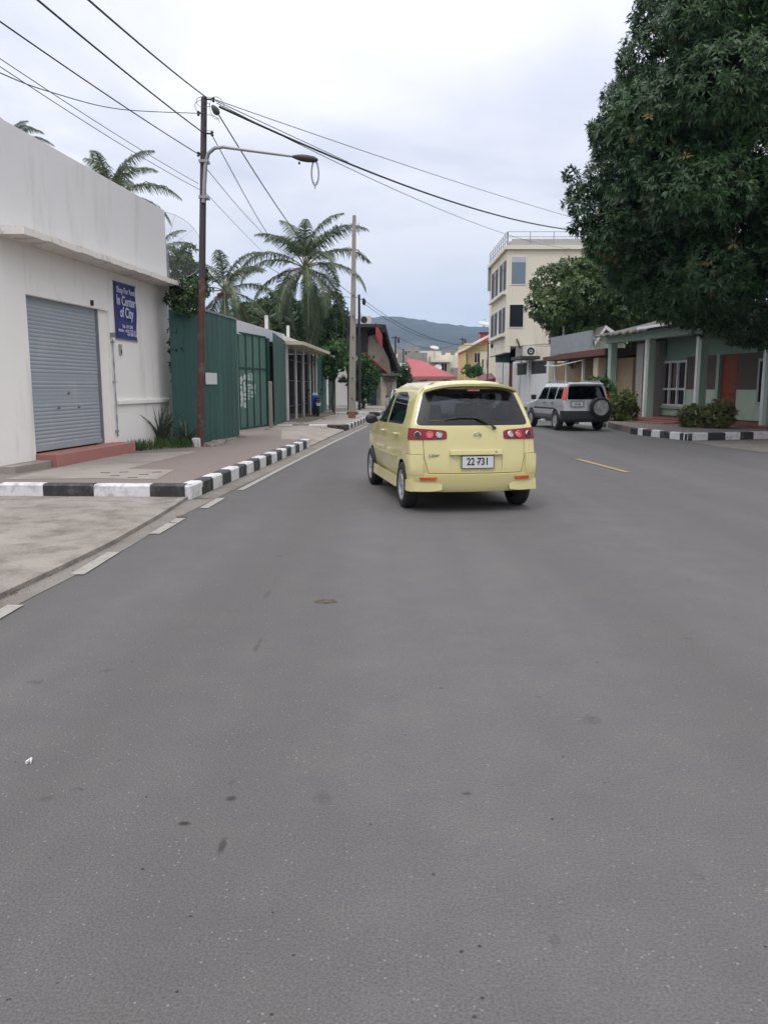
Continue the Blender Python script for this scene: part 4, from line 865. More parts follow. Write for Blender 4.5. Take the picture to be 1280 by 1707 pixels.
# --- blue scooter
def scooter():
    p = gp(527, 694, .19); root = empty('motor_scooter', (p.x, p.y, .19), R(12)); tag(root, 'blue and white motor scooter parked by the white barred shop front', 'motorcycle')
    for y, nm in ((-.58, 'wheel'), (.62, 'wheel')):
        t = MB(); t.lathe([(-.045, .2), (-.05, .25), (-.02, .29), (.02, .29), (.05, .25), (.045, .2)], (0, 0, 0), 'x', 28); w_ = t.build('wheel', M['black'], root, (0, y, .29), smooth=True)
        r_ = MB(); r_.lathe([(-.03, .2), (-.03, .01)], (0, 0, 0), 'x', 20); r_.lathe([(.03, .2), (.03, .01)], (0, 0, 0), 'x', 20); r_.build('rim', M['rim'], w_)
    b = MB(); b.hexa([(-.12, -.75, .55), (.12, -.75, .55), (.14, .1, .35), (-.14, .1, .35), (-.09, -.85, .80), (.09, -.85, .80), (.13, .05, .72), (-.13, .05, .72)]); b.build('rear_fairing', M['blue'], root, bev=.04); b = MB(); b.hexa([(-.10, -.84, .56), (.10, -.84, .56), (.10, -.80, .56), (-.10, -.80, .56), (-.10, -.88, .66), (.10, -.88, .66), (.10, -.82, .66), (-.10, -.82, .66)]); b.build('white_tail_panel', M['white'], root, bev=.01)
    b = MB(); b.hexa([(-.17, .34, .35), (.17, .34, .35), (.14, .50, .35), (-.14, .50, .35), (-.16, .24, .95), (.16, .24, .95), (.1, .36, .97), (-.1, .36, .97)]); b.build('leg_shield', M['blue'], root, bev=.03)
    b = MB(); b.hexa([(-.13, .1, .30), (.13, .1, .30), (.13, .4, .30), (-.13, .4, .30), (-.13, .1, .38), (.13, .1, .38), (.13, .4, .38), (-.13, .4, .38)]); b.build('footboard', M['plastic'], root, bev=.02)
    b = MB(); b.hexa([(-.12, -.72, .80), (.12, -.72, .80), (.12, .02, .73), (-.12, .02, .73), (-.10, -.74, .87), (.10, -.74, .87), (.10, .0, .80), (-.10, .0, .80)]); b.build('seat', M['plastic'], root, bev=.03)
    b = MB(); b.hexa([(-.05, -.95, .40), (.05, -.95, .40), (.05, -.8, .48), (-.05, -.8, .48), (-.07, -.92, .70), (.07, -.92, .70), (.08, -.8, .72), (-.08, -.8, .72)]); b.build('rear_mudguard', M['plastic'], root, bev=.01)
    b = MB(); b.box(-.08, .08, -.90, -.86, .70, .78); b.build('tail_lamp', m_red, root, bev=.01)
    b = MB(); b.box(-.09, .09, -.97, -.95, .50, .62); b.build('license_plate', M['paperw'], root)
    b = MB(); b.tube([(0, .62, .3), (0, .42, .95)], .03, 8); b.build('front_fork', M['galv'], root, smooth=True)
    b = MB(); b.hexa([(-.07, .45, .55), (.07, .45, .55), (.06, .85, .50), (-.06, .85, .50), (-.06, .45, .63), (.06, .45, .63), (.05, .83, .58), (-.05, .83, .58)]); b.build('front_mudguard', M['blue'], root, bev=.02)
    b = MB(); b.tube([(-.36, .22, 1.0), (-.12, .36, 1.02), (.12, .36, 1.02), (.36, .22, 1.0)], .016, 6); hb = b.build('handlebar', M['plastic'], root, smooth=True)
    b = MB(); b.box(-.13, .13, .28, .42, .93, 1.06); b.build('headlamp_cowl', M['white'], root, bev=.04)
    for s in (-1, 1):
        m = MB(); m.tube([(s*.24, .27, 1.01), (s*.30, .30, 1.18)], .008, 5); m.box(s*.30-.06, s*.30+.06, .285, .305, 1.16, 1.25); m.build('mirror', M['plastic'], hb)
scooter()
# ------------------------------------------------------------------ buildings on the left
def root_at(name, fr, label, cat, z=0, group=None):
    o = empty(name, (fr.a.x, fr.a.y, z), fr.rz); tag(o, label, cat, group); return o
A0 = Vector((-5.996, 12.4)); DS = Vector((.115, 1)).normalized()
A1 = A0+DS*(19.65-12.4)*math.sqrt(1+.115**2)
fs_ = Frame(A0, A1)
def shop():
    r = root_at('shop_building', fs_, 'white plastered single storey shop with a closed grey shutter and overhanging slab', 'building')
    Lw = fs_.L; X, Z = fs_.hit, None
    sx0, szt = X(47, 491); sx1 = X(172, 515)[0]; jx = X(186, 517)[0]; szt = (szt+X(186, 519)[1])/2; sb = .42
    top = 5.62; sz = 3.82; dep = 9.0
    sx0b = X(58, 765)[0]; sx0 = (sx0+sx0b)/2; sx1 = (sx1+X(178, 744)[0])/2; jx = (jx+X(188, 740)[0])/2
    m = MB()
    for a in ((0, sx0, .0, sz), (sx0, jx, szt, sz), (jx, Lw, 0, sz)): m.box(a[0], a[1], 0, .22, a[2], a[3])
    m.box(0, .2, .22, dep, 0, sz); m.box(Lw-.2, Lw, .22, dep, 0, sz); m.box(.2, Lw-.2, dep-.2, dep, 0, sz); m.box(sx0, jx, .0, .22, -.0, sb-.1)
    w_ = m.build('wall', M['whitewall'], r)
    j = MB(); j.box(sx1, jx, .07, .22, sb-.1, szt); j.build('door_jamb', M['whitewall'], r)
    m = MB(); m.box(-.0, Lw, .0, .2, sz+.14, top); m.box(0, .2, .2, dep, sz+.14, top); m.box(Lw-.2, Lw, .2, dep, sz+.14, top); m.box(.2, Lw-.2, dep-.2, dep, sz+.14, top); m.box(.2, Lw-.2, .2, dep-.2, sz+.14, sz+.3)
    m.build('parapet', M['parapet'], r)
    # thin slab hood, running past the wall at both ends, its lower edge chipped
    m = MB(); pj = .54; n = 60; x0, x1 = fs_.hit(45, 378, -.58)[0], Lw+.2; rg = random.Random(4)
    xs = [x0+(x1-x0)*i/n for i in range(n+1)]; lo = [(x, -pj, sz-.005+rg.uniform(-.012, .012)) for x in xs]; hi = [(x, -pj+.01, sz+.10+rg.uniform(-.01, .01)) for x in xs]
    bl = [(x, dep*.6 if x < 0 or x > Lw else -.0, sz-.0) for x in xs]; bh = [(x, .0, sz+.14) for x in xs]; bl = [(x, .0, sz) for x in xs]
    N_ = n+1; m.add(lo+hi+bh+bl, [(a*N_+i, a*N_+i+1, (a+1)*N_+i+1, (a+1)*N_+i) for a in range(2) for i in range(n)]+[(3*N_+i, 3*N_+i+1, i+1, i) for i in range(n)]+[(0, N_, 2*N_, 3*N_), (n, 3*N_+n, 2*N_+n, N_+n)])
    m.box(x0, -.002, .002, dep, sz+.001, sz+.139); m.box(Lw+.002, x1, .002, dep, sz+.001, sz+.139)
    m.build('slab_hood', M['soffit'], r)
    m = MB(); m.box(-.002, Lw+.002, -.006, .0, .0, .30) if False else None
    # roller shutter: curved slats
    m = MB(); nz = 39; hh = (szt-sb)/nz; yb_ = .12; vs = []; x_a, x_b = sx0+.003, sx1-.003
    for i in range(nz):
        z0 = sb+i*hh; flat = i in (12, 13, 14, 15, 18, 19)
        for kk in (0, .25, .6, .9, .999): vs.append((x_a, yb_-(.003 if flat else .009)*math.sin(math.pi*kk/.95 if kk < .95 else 0), z0+hh*kk)); vs.append((x_b, vs[-1][1], vs[-1][2]))
    m.add(vs, [(2*i, 2*i+1, 2*i+3, 2*i+2) for i in range(len(vs)//2-1)]); m.box(x_a, x_b, yb_-.03, yb_+.02, sb-.0, sb+.08); sh = m.build('roller_shutter', M['shutter'], r)
    
    for xr in (sx0+.001, sx1-.05): m = MB(); m.box(xr, xr+.049, .07, .115, sb, szt); m.build('shutter_rail', M['galv'], sh)
    m = MB(); m.box(sx0, jx, .14, .2, szt-.1, szt); m.build('shutter_box', M['plastic'], sh)
    for (px, py) in ((115, 655), (99, 679), (132, 678)):
        x, z = X(px, py, .1); m = MB(); m.lathe([(-.03, .001), (-.03, .022), (0, .03)], (x, .10, z), 'y', 10); m.build('shutter_lock', M['galv'], sh, smooth=True)
    m = MB(); m.box(sx0-.02, jx+.12, -.38, .06, .15, .395); m.build('doorstep', M['redstep'], r, bev=.012)
    m = MB(); m.box(sx0-.3, jx+.0, -.30, -.003, .15, .30) if False else m.box(-.02, sx0-.022, -.28, -.003, .10, .30); m.build('plinth', M['base'], r, bev=.015)
    x0l, zl = X(194, 672); x1l = X(281, 668)[0]; m = MB(); m.box(x0l, x1l, -.06, .0, zl-.03, zl+.055); m.build('ledge', M['whitewall'], r, bev=.01)
    # recessed cement panel edge under the ledge
    m = MB(); m.box(x1l-.01, x1l+.01, -.025, 0, .2, zl-.03); m.build('panel_rib', M['whitewall'], r)
    x, z0 = X(186, 566), X(189, 730); xa = x[0]; m = MB(); m.tube([(xa, -.03, x[1]), (xa+.0, -.035, 1.4), (xa+.02, -.03, z0[1]+.02)], .014, 8)
    for zz in (x[1]-.05, 1.62, .62): m.box(xa-.04, xa+.04, -.05, -.0, zz-.02, zz+.02)
    m.build('drain_conduit', M['pipe'], r, smooth=False)
    m = MB(); xq, zq = X(185, 558); m.box(xq-.04, xq+.04, -.09, 0, zq-.05, zq+.04); m.build('bracket', M['galv'], r)
    m = MB(); xq, zq = X(200.5, 583); m.box(xq-.065, xq+.065, -.02, 0, zq-.11, zq+.11); mb_ = m.build('meter_box', mat('grey_meter_box', (.34, .33, .31), .7, .1), r); m = MB(); m.box(xq-.0, xq+.04, -.026, -.02, zq-.07, zq-.01); m.build('dial', M['plastic'], mb_)
    m = MB(); xq, zq = X(152, 505); m.box(xq-.02, xq+.02, -.05, 0, zq-.05, zq+.05); m.build('shutter_switch', M['plastic'], r)
    # banner with its writing
    bx0, bz1 = X(190, 468, -.03); bx1, _ = X(226, 476, -.03); bz0 = X(193, 564, -.03)[1]; bw, bh = bx1-bx0, bz1-bz0
    b = empty('shop_banner', r.matrix_basis @ Vector((bx0+bw/2, -.018, bz0)), fs_.rz); tag(b, 'dark blue hanging banner with white shop for rent writing on the white wall', 'banner')
    m = MB(); n = 8; vs = []
    for i in range(n+1):
        zz = bh*i/n
        for j_ in range(5): vs.append((-bw/2+bw*j_/4, -.012*math.sin(i*1.1+j_*.8)-.004, zz))
    fs2 = [(i*5+j_, i*5+j_+1, (i+1)*5+j_+1, (i+1)*5+j_) for i in range(n) for j_ in range(4)]; m.add(vs, fs2); q_ = [(v[0], v[1]+.006, v[2]) for v in vs]; m.add(q_, [f[::-1] for f in fs2]); m.build('cloth', M['banner'], b, smooth=True)
    for zz in (0, bh): m = MB(); m.tube([(-bw/2-.015, -.004, zz), (bw/2+.015, -.004, zz)], .012, 8); m.build('hanging_rod', M['galv'], b, smooth=True)
    for body, fz, size, sxx, bold in (('Shop For Rent', .865, .125, .52, .003), ('In Center', .68, .20, .60, .005), ('of City', .475, .22, .62, .005), ('Telp : 331 2345', .235, .07, .62, .001), ('Mobile : +670 7725 5771', .155, .066, .56, .001), ('+670 7804 1162', .095, .066, .62, .001)):
        s_ = size*bh/1.15*1.12*1.22; t = text(body, s_, 'lettering', M['lettering'], b, Matrix.Translation((0 if fz > .2 else .04 if fz > .1 else .12*bw, -.024, bh*fz)) @ FACE, bold, 1.0)
        wd = max(v.co.x for v in t.data.vertices)-min(v.co.x for v in t.data.vertices); want = {.865: .84, .68: .86, .475: .62, .235: .50, .155: .86, .095: .46}[fz]*bw; cx = sum((max(v.co.x for v in t.data.vertices), min(v.co.x for v in t.data.vertices)))/2
        for v in t.data.vertices: v.co.x = (v.co.x-cx)*want/wd+(0 if fz > .2 else .02*bw if fz > .1 else .2*bw)
    return r
shop()
# strappy plant and grass at the shop corner
def at_g(px, py, z=.19): return gp(px, py, z)
gl_ = []; rg = random.Random(3)
for i in range(1600):
    px = rg.uniform(214, 338); ylo = 757-(px-214)*.07; yhi = 730 if px > 240 else 742
    p = gp(px, rg.uniform(yhi+4, ylo-4), .19); gl_.append((p.x, p.y, .185))
tag(blades('grass', M['grass'], None, gl_, .26, .012, 5, .5), 'long green grass growing at the foot of the shop wall', 'grass', kind='stuff')
def strap(loc, label, n, h, seed, wd=.05):
    r = empty('strap_leaf_plant', loc); tag(r, label, 'plant'); blades('leaves', M['agave'], r, [(rg.gauss(0, .05), rg.gauss(0, .05), 0) for _ in range(n)], h, wd, seed, 1.0, 5); return r
p = gp(268, 741, .19); strap((p.x, p.y, .18), 'dark spiky strap leaved plant against the white shop wall', 80, 1.15, 8, .06)
p = gp(312, 742, .19); strap((p.x, p.y, .18), 'smaller strap leaved plant between the shop corner and the rusty pole', 44, .8, 9)
# ------------------------------------------------------------------ green sheet fence, gate and the barred shop front
def corrugated(parent, x0, x1, z0, z1, y=0, pitch=.34, amp=.007, slope=0.0, name='sheet', mt=None, ribw=.35):
    m = MB(); n = max(2, int((x1-x0)/pitch)); vs = []
    for i in range(n):
        a = x0+(x1-x0)*i/n; w_ = (x1-x0)/n
        for k, d in ((0, 0), (ribw, 0), (ribw+.1, -amp), (.9, -amp)): vs.append((a+w_*k, y+d))
    vs.append((x1, y)); V = [(a, b, z0) for a, b in vs]+[(a, b, z1+slope*(a-x0)) for a, b in vs]; N_ = len(vs); m.add(V, [(i, i+1, N_+i+1, N_+i) for i in range(N_-1)])
    V2 = [(a, b+.004, z0) for a, b in vs]+[(a, b+.004, z1+slope*(a-x0)) for a, b in vs]; m.add(V2, [(i+1, i, N_+i, N_+i+1) for i in range(N_-1)])
    m.box(x0, x1, y-amp-.003, y-amp-.001, z0+1.36, z0+1.372); m.box(x0, x1, y+.005, y+.04, z0+.25, z0+.31); m.box(x0, x1, y+.005, y+.04, z0+1.5, z0+1.56)
    return m.build(name, mt or M['greensheet'], parent)
f1 = Frame((-4.36, 19.35), (-4.0, 22.2))
r = root_at('sheet_fence', f1, 'tall dark green corrugated sheet fence beside the rusty lamp pole', 'fence')
zt0, zt1 = f1.hit(345, 519)[1], f1.hit(398, 535)[1]
corrugated(r, 0, f1.L, .12, zt0-.01, slope=(zt1-zt0)/f1.L*.6); m = MB(); m.box(-.02, f1.L+.01, -.02, .05, zt0+.0, zt0+.05); 
m2 = MB(); m2.hexa([(-.02, -.03, zt0-.01), (f1.L+.02, -.03, zt0+(zt1-zt0)*.6-.01), (f1.L+.02, .05, zt0+(zt1-zt0)*.6-.01), (-.02, .05, zt0-.01), (-.02, -.03, zt0+.04), (f1.L+.02, -.03, zt0+(zt1-zt0)*.6+.04), (f1.L+.02, .05, zt0+(zt1-zt0)*.6+.04), (-.02, .05, zt0+.04)]); m2.build('top_rail', M['galv'], r)
ret = corrugated(r, 0, .80, .12, zt0-.05, name='side_sheet'); ret.location = (-.62, .50, 0); ret.rotation_euler.z = -.65
m = MB(); xq, zq = f1.hit(348, 631, -.03); m.box(xq-.2, xq+.62, -.032, -.024, zq-.14, zq+.14); pb = m.build('paper_notice', M['paperw'], None); pb.location = (f1.a.x, f1.a.y, 0); pb.rotation_euler.z = f1.rz; tag(pb, 'blank white paper sheet stuck to the green fence right of the rusty pole', 'notice')
fg = Frame(gp(402, 716, .2).xy, gp(447, 709.5, .2).xy)
r = root_at('metal_gate', fg, 'pale green sheet metal gate with dark frames and worn white paint', 'gate'); gz = fg.hit(402, 549)[1]; gz2 = fg.hit(447, 566)[1]; gzm = (gz+gz2)/2
m = MB(); m.box(0, fg.L, .03, .045, .2, gzm); m.build('sheet_panel', M['gatesheet'], r)
m = MB(); npn = 4
for i in range(npn+1): x = fg.L*i/npn; m.box(max(0, x-.02), min(fg.L, x+.02), -.0, .028, .2, gzm)
for z in (.2, .2+(gzm-.2)*.63, gzm-.04): m.box(0, fg.L, .001, .027, z, z+.045)
m.build('gate_frame', M['greenframe'], r)
pw = MB(); rg = random.Random(5)
for (px0, px1, y0, y1) in ((401, 412, 624, 680), (414, 424, 622, 634), (414, 424, 640, 668), (425, 428, 640, 656)):
    a, z1_ = fg.hit(px0, y0); b, _ = fg.hit(px1, y0); z0_ = fg.hit(px0, y1)[1]; n = 2
    for i in range(n):
        for j_ in range(6):
            if rg.random() < .93+.25*(px0 == 401)*(1-j_/9)+(.5 if y1 == 634 else 0):
                xa, xb = a+(b-a)*i/n, a+(b-a)*(i+rg.uniform(.6, 1.15))/n; za = z1_+(z0_-z1_)*(j_+rg.uniform(-.3, .3))/6; zb_ = z1_+(z0_-z1_)*(j_+rg.uniform(.7, 1.5))/6; cxx, czz = (xa+xb)/2, (za+zb_)/2
                pw.poly([(cxx+(xb-xa)*.5*math.cos(t)*rg.uniform(.6, 1.1), .0265+.0005*(i % 3)+.0003*(j_ % 4), czz+abs(zb_-za)*.5*math.sin(t)*rg.uniform(.6, 1.1)) for t in [2*math.pi*q/8 for q in range(8)]][::1])
pw.build('worn_paint_patch', M['chalk'], r)
for kx in (0.02,): 
    m = MB(); x = fg.L+.02; m.box(x, x+.16, -.05, .12, .15, gzm-.05); m.build('gate_post', M['greenframe'], r)
q = gp(452, 713, .19); m = MB(); m.box(-.06, .06, -.06, .06, 0, 1.55); m.build('stump_post', M['base'], None, (q.x, q.y, .15), bev=.02); tag(bpy.data.objects['stump_post'], 'weathered concrete post standing before the green gate', 'post')
# white roof sheet behind the gate
fw = Frame(fg.a.xy+Vector((-.0, .3)), (gp(478, 702, .2).x-.1, 31.8))
r = root_at('lean_to_roof', fw, 'white metal lean-to roof showing above the green gate', 'roof')
xa, za = fw.hit(392, 527); xb, zb_ = fw.hit(475, 562); xc, zc_ = fw.hit(400, 549); 
m = MB(); z_e = fw.hit(447, 567)[1]; m.hexa([(xa, 0, z_e-.02), (fw.L, 0, z_e-.02), (fw.L, 3.4, z_e+.55), (xa, 3.4, z_e+.55), (xa, 0, z_e+.03), (fw.L, 0, z_e+.03), (fw.L, 3.4, z_e+.6), (xa, 3.4, z_e+.6)]); m.build('roof_sheet', M['metalroof'], r)
zt_ = (za+zb_)/2; m = MB(); m.box(xa, fw.L, -.03, -.001, z_e-.04, zt_); m.build('fascia', M['metalroof'], r)
m = MB(); 
for x in (.1, fw.L*.5, fw.L-.1): m.box(x-.05, x+.05, .02, .12, .1, z_e-.03)
m.build('post', M['white'], r); m = MB(); m.box(xa, fw.L, 3.0, 3.1, .1, z_e+.4); m.build('back_wall', M['greywall'], r)
# tall green side panel + barred shop front
fp = Frame(gp(458, 709, .2).xy, gp(478, 702, .2).xy)
r = root_at('sheet_panel_fence', fp, 'narrow upright green corrugated panel between the gate and the barred shop', 'fence'); corrugated(r, 0, fp.L, .12, fp.hit(459, 556)[1], slope=-.03, pitch=.3)
m = MB(); m.box(fp.L, fp.L+.06, -.04, .04, .12, fp.hit(478, 566)[1]); m.build('edge_post', M['white'], r)
fb = Frame((gp(479, 702, .2).x+.05, 31.5), (gp(535, 689, .2).x-.15, 40.2))
def barred():
    r = root_at('barred_shop_front', fb, 'low building with white posts, iron bars and a shallow porch roof behind the blue scooter', 'building'); Lb = fb.L
    ze = fb.hit(478, 572, -.5)[1]; ze2 = fb.hit(535, 584, -.5)[1]; ze = (ze+ze2)/2
    m = MB(); m.box(0, Lb, 1.6, 1.75, 0, ze-.02); m.box(0, .12, .2, 1.6, 0, ze-.02); m.box(Lb-.12, Lb, .2, 1.6, 0, ze-.02); m.build('back_wall', M['darkwood'], r)
    m = MB()
    for k in range(7): x = Lb*(.07+.135*k); m.box(x, x+.42, 1.52, 1.585, .35, ze-.5)
    m.build('pale_curtain', mat('pale_curtain', (.60, .58, .55), .9, .1), r)
    for k in range(5): x = .05+(Lb-.1)*k/4; m = MB(); m.box(x-.055, x+.055, .0, .11, .1, ze); m.build('post', M['white'], r)
    m = MB(); nb2 = 20
    for i in range(nb2): x = .15+(Lb-.3)*i/(nb2-1); m.box(x-.012, x+.012, .04, .065, .2, ze-.1)
    for z in (.75, 1.75, ze-.55): m.box(.1, Lb-.1, .03, .075, z, z+.035)
    m.build('iron_bars', M['darkpole'], r)
    m = MB(); m.hexa([(-.3, -.65, ze), (Lb+.3, -.65, ze), (Lb+.3, 4.2, ze+.12), (-.3, 4.2, ze+.12), (-.3, -.65, ze+.13), (Lb+.3, -.65, ze+.13), (Lb+.3, 4.2, ze+.30), (-.3, 4.2, ze+.30)]); m.build('roof', mat('cream_roof_edge', (.50, .46, .36), .8, .12, dirt=((.25, .22, .17), .3, 2)), r)
    m = MB(); m.box(.6, Lb-.9, .6, 1.4, ze+.32, ze+.55); m.build('roof_kerb', M['white'], r)
    for xp in (.25, Lb*.62): m = MB(); m.box(xp, xp+.12, .8, .92, ze+.2, ze+1.15); m.build('roof_stub', M['white'], r)
    m = MB(); m.box(-.2, Lb+.2, -.9, 1.5, -.02, .215); m.build('porch_floor', M['dirt'], r)
barred()
rb = MB(); rg = random.Random(12)
def stones(name, label, spots, group=None):
    for (px, py, z, s) in spots:
        p = gp(px, py, z); m = MB(); n = 9; vs = []
        for i in range(3):
            for k in range(n): a = 2*math.pi*k/n; q = s*(1.0, .85, .4)[i]*rg.uniform(.75, 1.15); vs.append((q*math.cos(a)*1.3, q*math.sin(a), (0, .45, .8)[i]*s))
        m.add(vs, [(i*n+k, i*n+(k+1) % n, (i+1)*n+(k+1) % n, (i+1)*n+k) for i in range(2) for k in range(n)]+[tuple(range(2*n, 3*n))]); o = m.build(name, M['stone'], None, (p.x, p.y, z-.01)); tag(o, label, 'rock', group)
for lb, sp in (('largest grey rubble stone beside the rusty pole foot', (360, 742, .19, .16)), ('second grey rubble stone right behind the largest one', (368, 739, .19, .13)), ('small rubble stone touching the white pole base', (352, 744, .19, .11)), ('small rubble stone at the middle of the green fence foot', (380, 735, .19, .08)), ('rubble stone at the right end of the green fence', (402, 729, .19, .10)), ('little stone at the foot of the gate post', (446, 716, .19, .07))): stones('rubble_stone', lb, [sp], 'rubble stones along the fence')
stones('gravel_lump', 'small pale lump of rubble on the ground before the barred shop', [(503, 706, .19, .08), (511, 704, .19, .06), (497, 704, .19, .05), (540, 699, .19, .07)], 'rubble lumps before the barred shop')
# second green fence beyond the scooter
f2 = Frame((-3.35, 40.6), (-2.9, 50.5)); r = root_at('sheet_fence', f2, 'far green corrugated fence between the barred shop and the bushes', 'fence')
n = 4
for k in range(n): o = corrugated(r, f2.L*k/n, f2.L*(k+1)/n-.04, .1, (3.0, 3.35, 2.8, 3.1)[k], y=.12*(k % 2), pitch=.4, name='sheet', mt=M['greensheet'] if k % 2 == 0 else M['gatesheet'])
# ------------------------------------------------------------------ poles, lamp and wires
P0 = gp(334, 744, .19)
def lamp_pole():
    r = empty('lamp_pole', (P0.x, P0.y, .185)); tag(r, 'rusty red steel pole with a curved street lamp arm in front of the green fence', 'street lamp')
    T = at(340.5, 162, P0.y); t = T-Vector((P0.x, P0.y, .185)); m = MB(); m.tube([(0, 0, 0), t*.35, t*.7, t], [.078, .074, .068, .062], 12); m.build('pole', M['rustpole'], r, smooth=True)
    m = MB(); m.tube([t*.50, t*.997], [.0735, .064], 12); m.v = [(v[0], v[1]-.0, v[2]) for v in m.v]; m.build('upper_pole', M['darkpole'], r, smooth=True)
    m = MB(); m.box(-.15, .03, -.15, .05, -.02, .20); m.build('base_block', M['white'], r, bev=.02)
    def q(px, py, dy=0): return at(px, py, P0.y+dy)-Vector((P0.x, P0.y, .185))
    arm = [q(339.5, 338, -.12), q(343, 275, -.12), q(347.5, 256, -.14), q(358, 247, -.18), q(372, 245, -.22), q(430, 253, -.3), q(490, 261, -.35)]; m = MB(); m.tube(arm, [.042, .042, .04, .038, .036, .030, .026], 10); a_ = m.build('lamp_arm', M['galv'], r, smooth=True)
    for zz in (330, 270): b = q(341, zz, -.05); m = MB(); m.box(b.x-.10, b.x+.10, b.y-.12, b.y+.12, b.z-.025, b.z+.025); m.build('clamp', M['galv'], r)
    h0, h1 = q(488, 261, -.35), q(530, 267, -.37); m = MB(); pts = [h0+(h1-h0)*k for k in (0, .12, .35, .6, .85, 1)]; m.tube(pts, [.025, .045, .068, .072, .06, .025], 12); m.v = [(v[0], h0.y+(v[1]-h0.y)*1.4, v[2]) for v in m.v]; lh = m.build('lamp_head', M['darkpole'], r, smooth=True)
    w0 = q(525, 267, -.36); m = MB(); L_ = []
    for k in range(19): a = 2*math.pi*k/18; L_.append(w0+Vector((.075*math.sin(a), 0, -.26+.24*math.cos(a))))
    m.tube(L_, .017, 6, cap=False); m.tube([w0+Vector((-.03, 0, -.44)), w0+Vector((-.01, 0, -.58)), w0+Vector((.03, 0, -.44))], .015, 6); m.build('hanging_lamp_cover', M['galv'], lh, smooth=True)
    b = q(499, 272, -.35); m = MB(); m.tube([b+Vector((0, 0, .08)), b], .004, 4); m.lathe([(-.03, .005), (-.01, .025), (.02, .02), (.03, .004)], tuple(b), 'z', 8); m.build('photo_cell', M['plastic'], lh)
    for (px, py, px2) in ((337, 188, 331), (338, 222, 354), (336, 256, 331), (341, 165, 356)):
        a, b = q(px, py), q(px2, py+1, -.1); m = MB(); m.tube([a, b], .018, 6); m.lathe([(-.05, .02), (-.03, .035), (0, .02), (.03, .035), (.05, .015)], tuple(b), 'z', 8); m.build('insulator', M['plastic'], r, smooth=True)
    a, b = q(354, 176, -.2), q(364, 190, -.2); m = MB(); m.tube([a, a.lerp(b, .3), a.lerp(b, .7), b], [.03, .06, .075, .05], 8); m.build('cable_joint', M['plastic'], r, smooth=True)
    for (cx, cy, rx, ry) in ((338, 178, .16, .12), (362, 180, .15, .22), (352, 205, .18, .16), (345, 170, .22, .10)):
        c = q(cx, cy, -.12); m = MB(); m.tube([c+Vector((rx*math.cos(t_), .05*math.sin(2*t_), ry*math.sin(t_))) for t_ in [5.0*k/14 for k in range(15)]], .006, 4); m.build('loose_wire', M['wireg'], r)
    return T
PT = lamp_pole()
def conc_pole():
    b = gp(586.5, 697, .19); t = at(590.5, 351, b.y); r = empty('concrete_power_pole', (b.x, b.y, .0)); tag(r, 'tall tapered pale concrete pole with a reddish foot, on the striped kerb corner', 'utility pole'); d = t-b; m = MB()
    def sec(k, w_): c = d*k; return [(c.x-w_, c.y-w_*.8, c.z), (c.x+w_, c.y-w_*.8, c.z), (c.x+w_, c.y+w_*.8, c.z), (c.x-w_, c.y+w_*.8, c.z)]
    m.hexa(sec(.0, .158)+sec(.05, .153)); m.hexa(sec(.0501, .153)+sec(1, .072)); m.build('pole', M['concpole'], r, bev=.012)
    m = MB(); m.hexa(sec(.004, .161)+sec(.055, .156)); m.build('painted_foot', mat('faded_red_foot', (.22, .10, .075), .85, .2, 3), r)
    for k in (.12, .22, .32, .42, .52, .62, .72): c = d*k; m = MB(); m.box(c.x-.02, c.x+.03, c.y-.17, c.y-.05, c.z-.02, c.z+.03); m.build('bolt_hole', M['plastic'], r)
    for s, k in ((-1, .955), (1, .955), (1, .93)): c = d*k; m = MB(); m.tube([(c.x+s*.06, c.y, c.z), (c.x+s*.16, c.y, c.z-.02), (c.x+s*.2, c.y, c.z+.05), (c.x+s*.17, c.y, c.z+.10)], .012, 5); m.build('hook', M['galv'], r, smooth=True)
conc_pole()
def thin_pole(x_, yt, Y, label, r0=.07, yb=None, arm=False):
    t = at(x_, yt, Y); r = empty('utility_pole', (t.x, Y, 0)); tag(r, label, 'utility pole'); m = MB(); m.tube([(0, 0, 0), (0, 0, t.z)], [r0, r0*.75], 8); m.build('pole', M['darkpole'], r, smooth=True)
    m = MB(); m.lathe([(-.2, .03), (-.1, .10), (.1, .10), (.2, .03)], (.28, 0, t.z-.4), 'z', 8); m.tube([(0, 0, t.z-.25), (.28, 0, t.z-.25)], .02, 5); m.build('cable_joint', M['plastic'], r, smooth=True)
    if arm: m = MB(); m.box(-.35, .35, -.03, .03, t.z-.2, t.z-.12); m.build('cross_arm', M['darkpole'], r)
    return t
Q1 = thin_pole(598.5, 491, 47, 'dark steel pole just right of the concrete pole', .09)
Q1b = thin_pole(579.5, 512, 46, 'thin dark pole left of the concrete pole', .05)
Q2 = thin_pole(659, 560, 72, 'dark pole with a lamp before the dark gabled house', .10, arm=True)
Q3 = thin_pole(672.5, 582, 88, 'small grey pole before the red roof', .10)
Q4 = thin_pole(771, 563, 84, 'dark pole in front of the flat roofed white house', .10, arm=True)
Q5 = thin_pole(813.5, 567, 60, 'thin pole at the corner of the three storey building', .06)
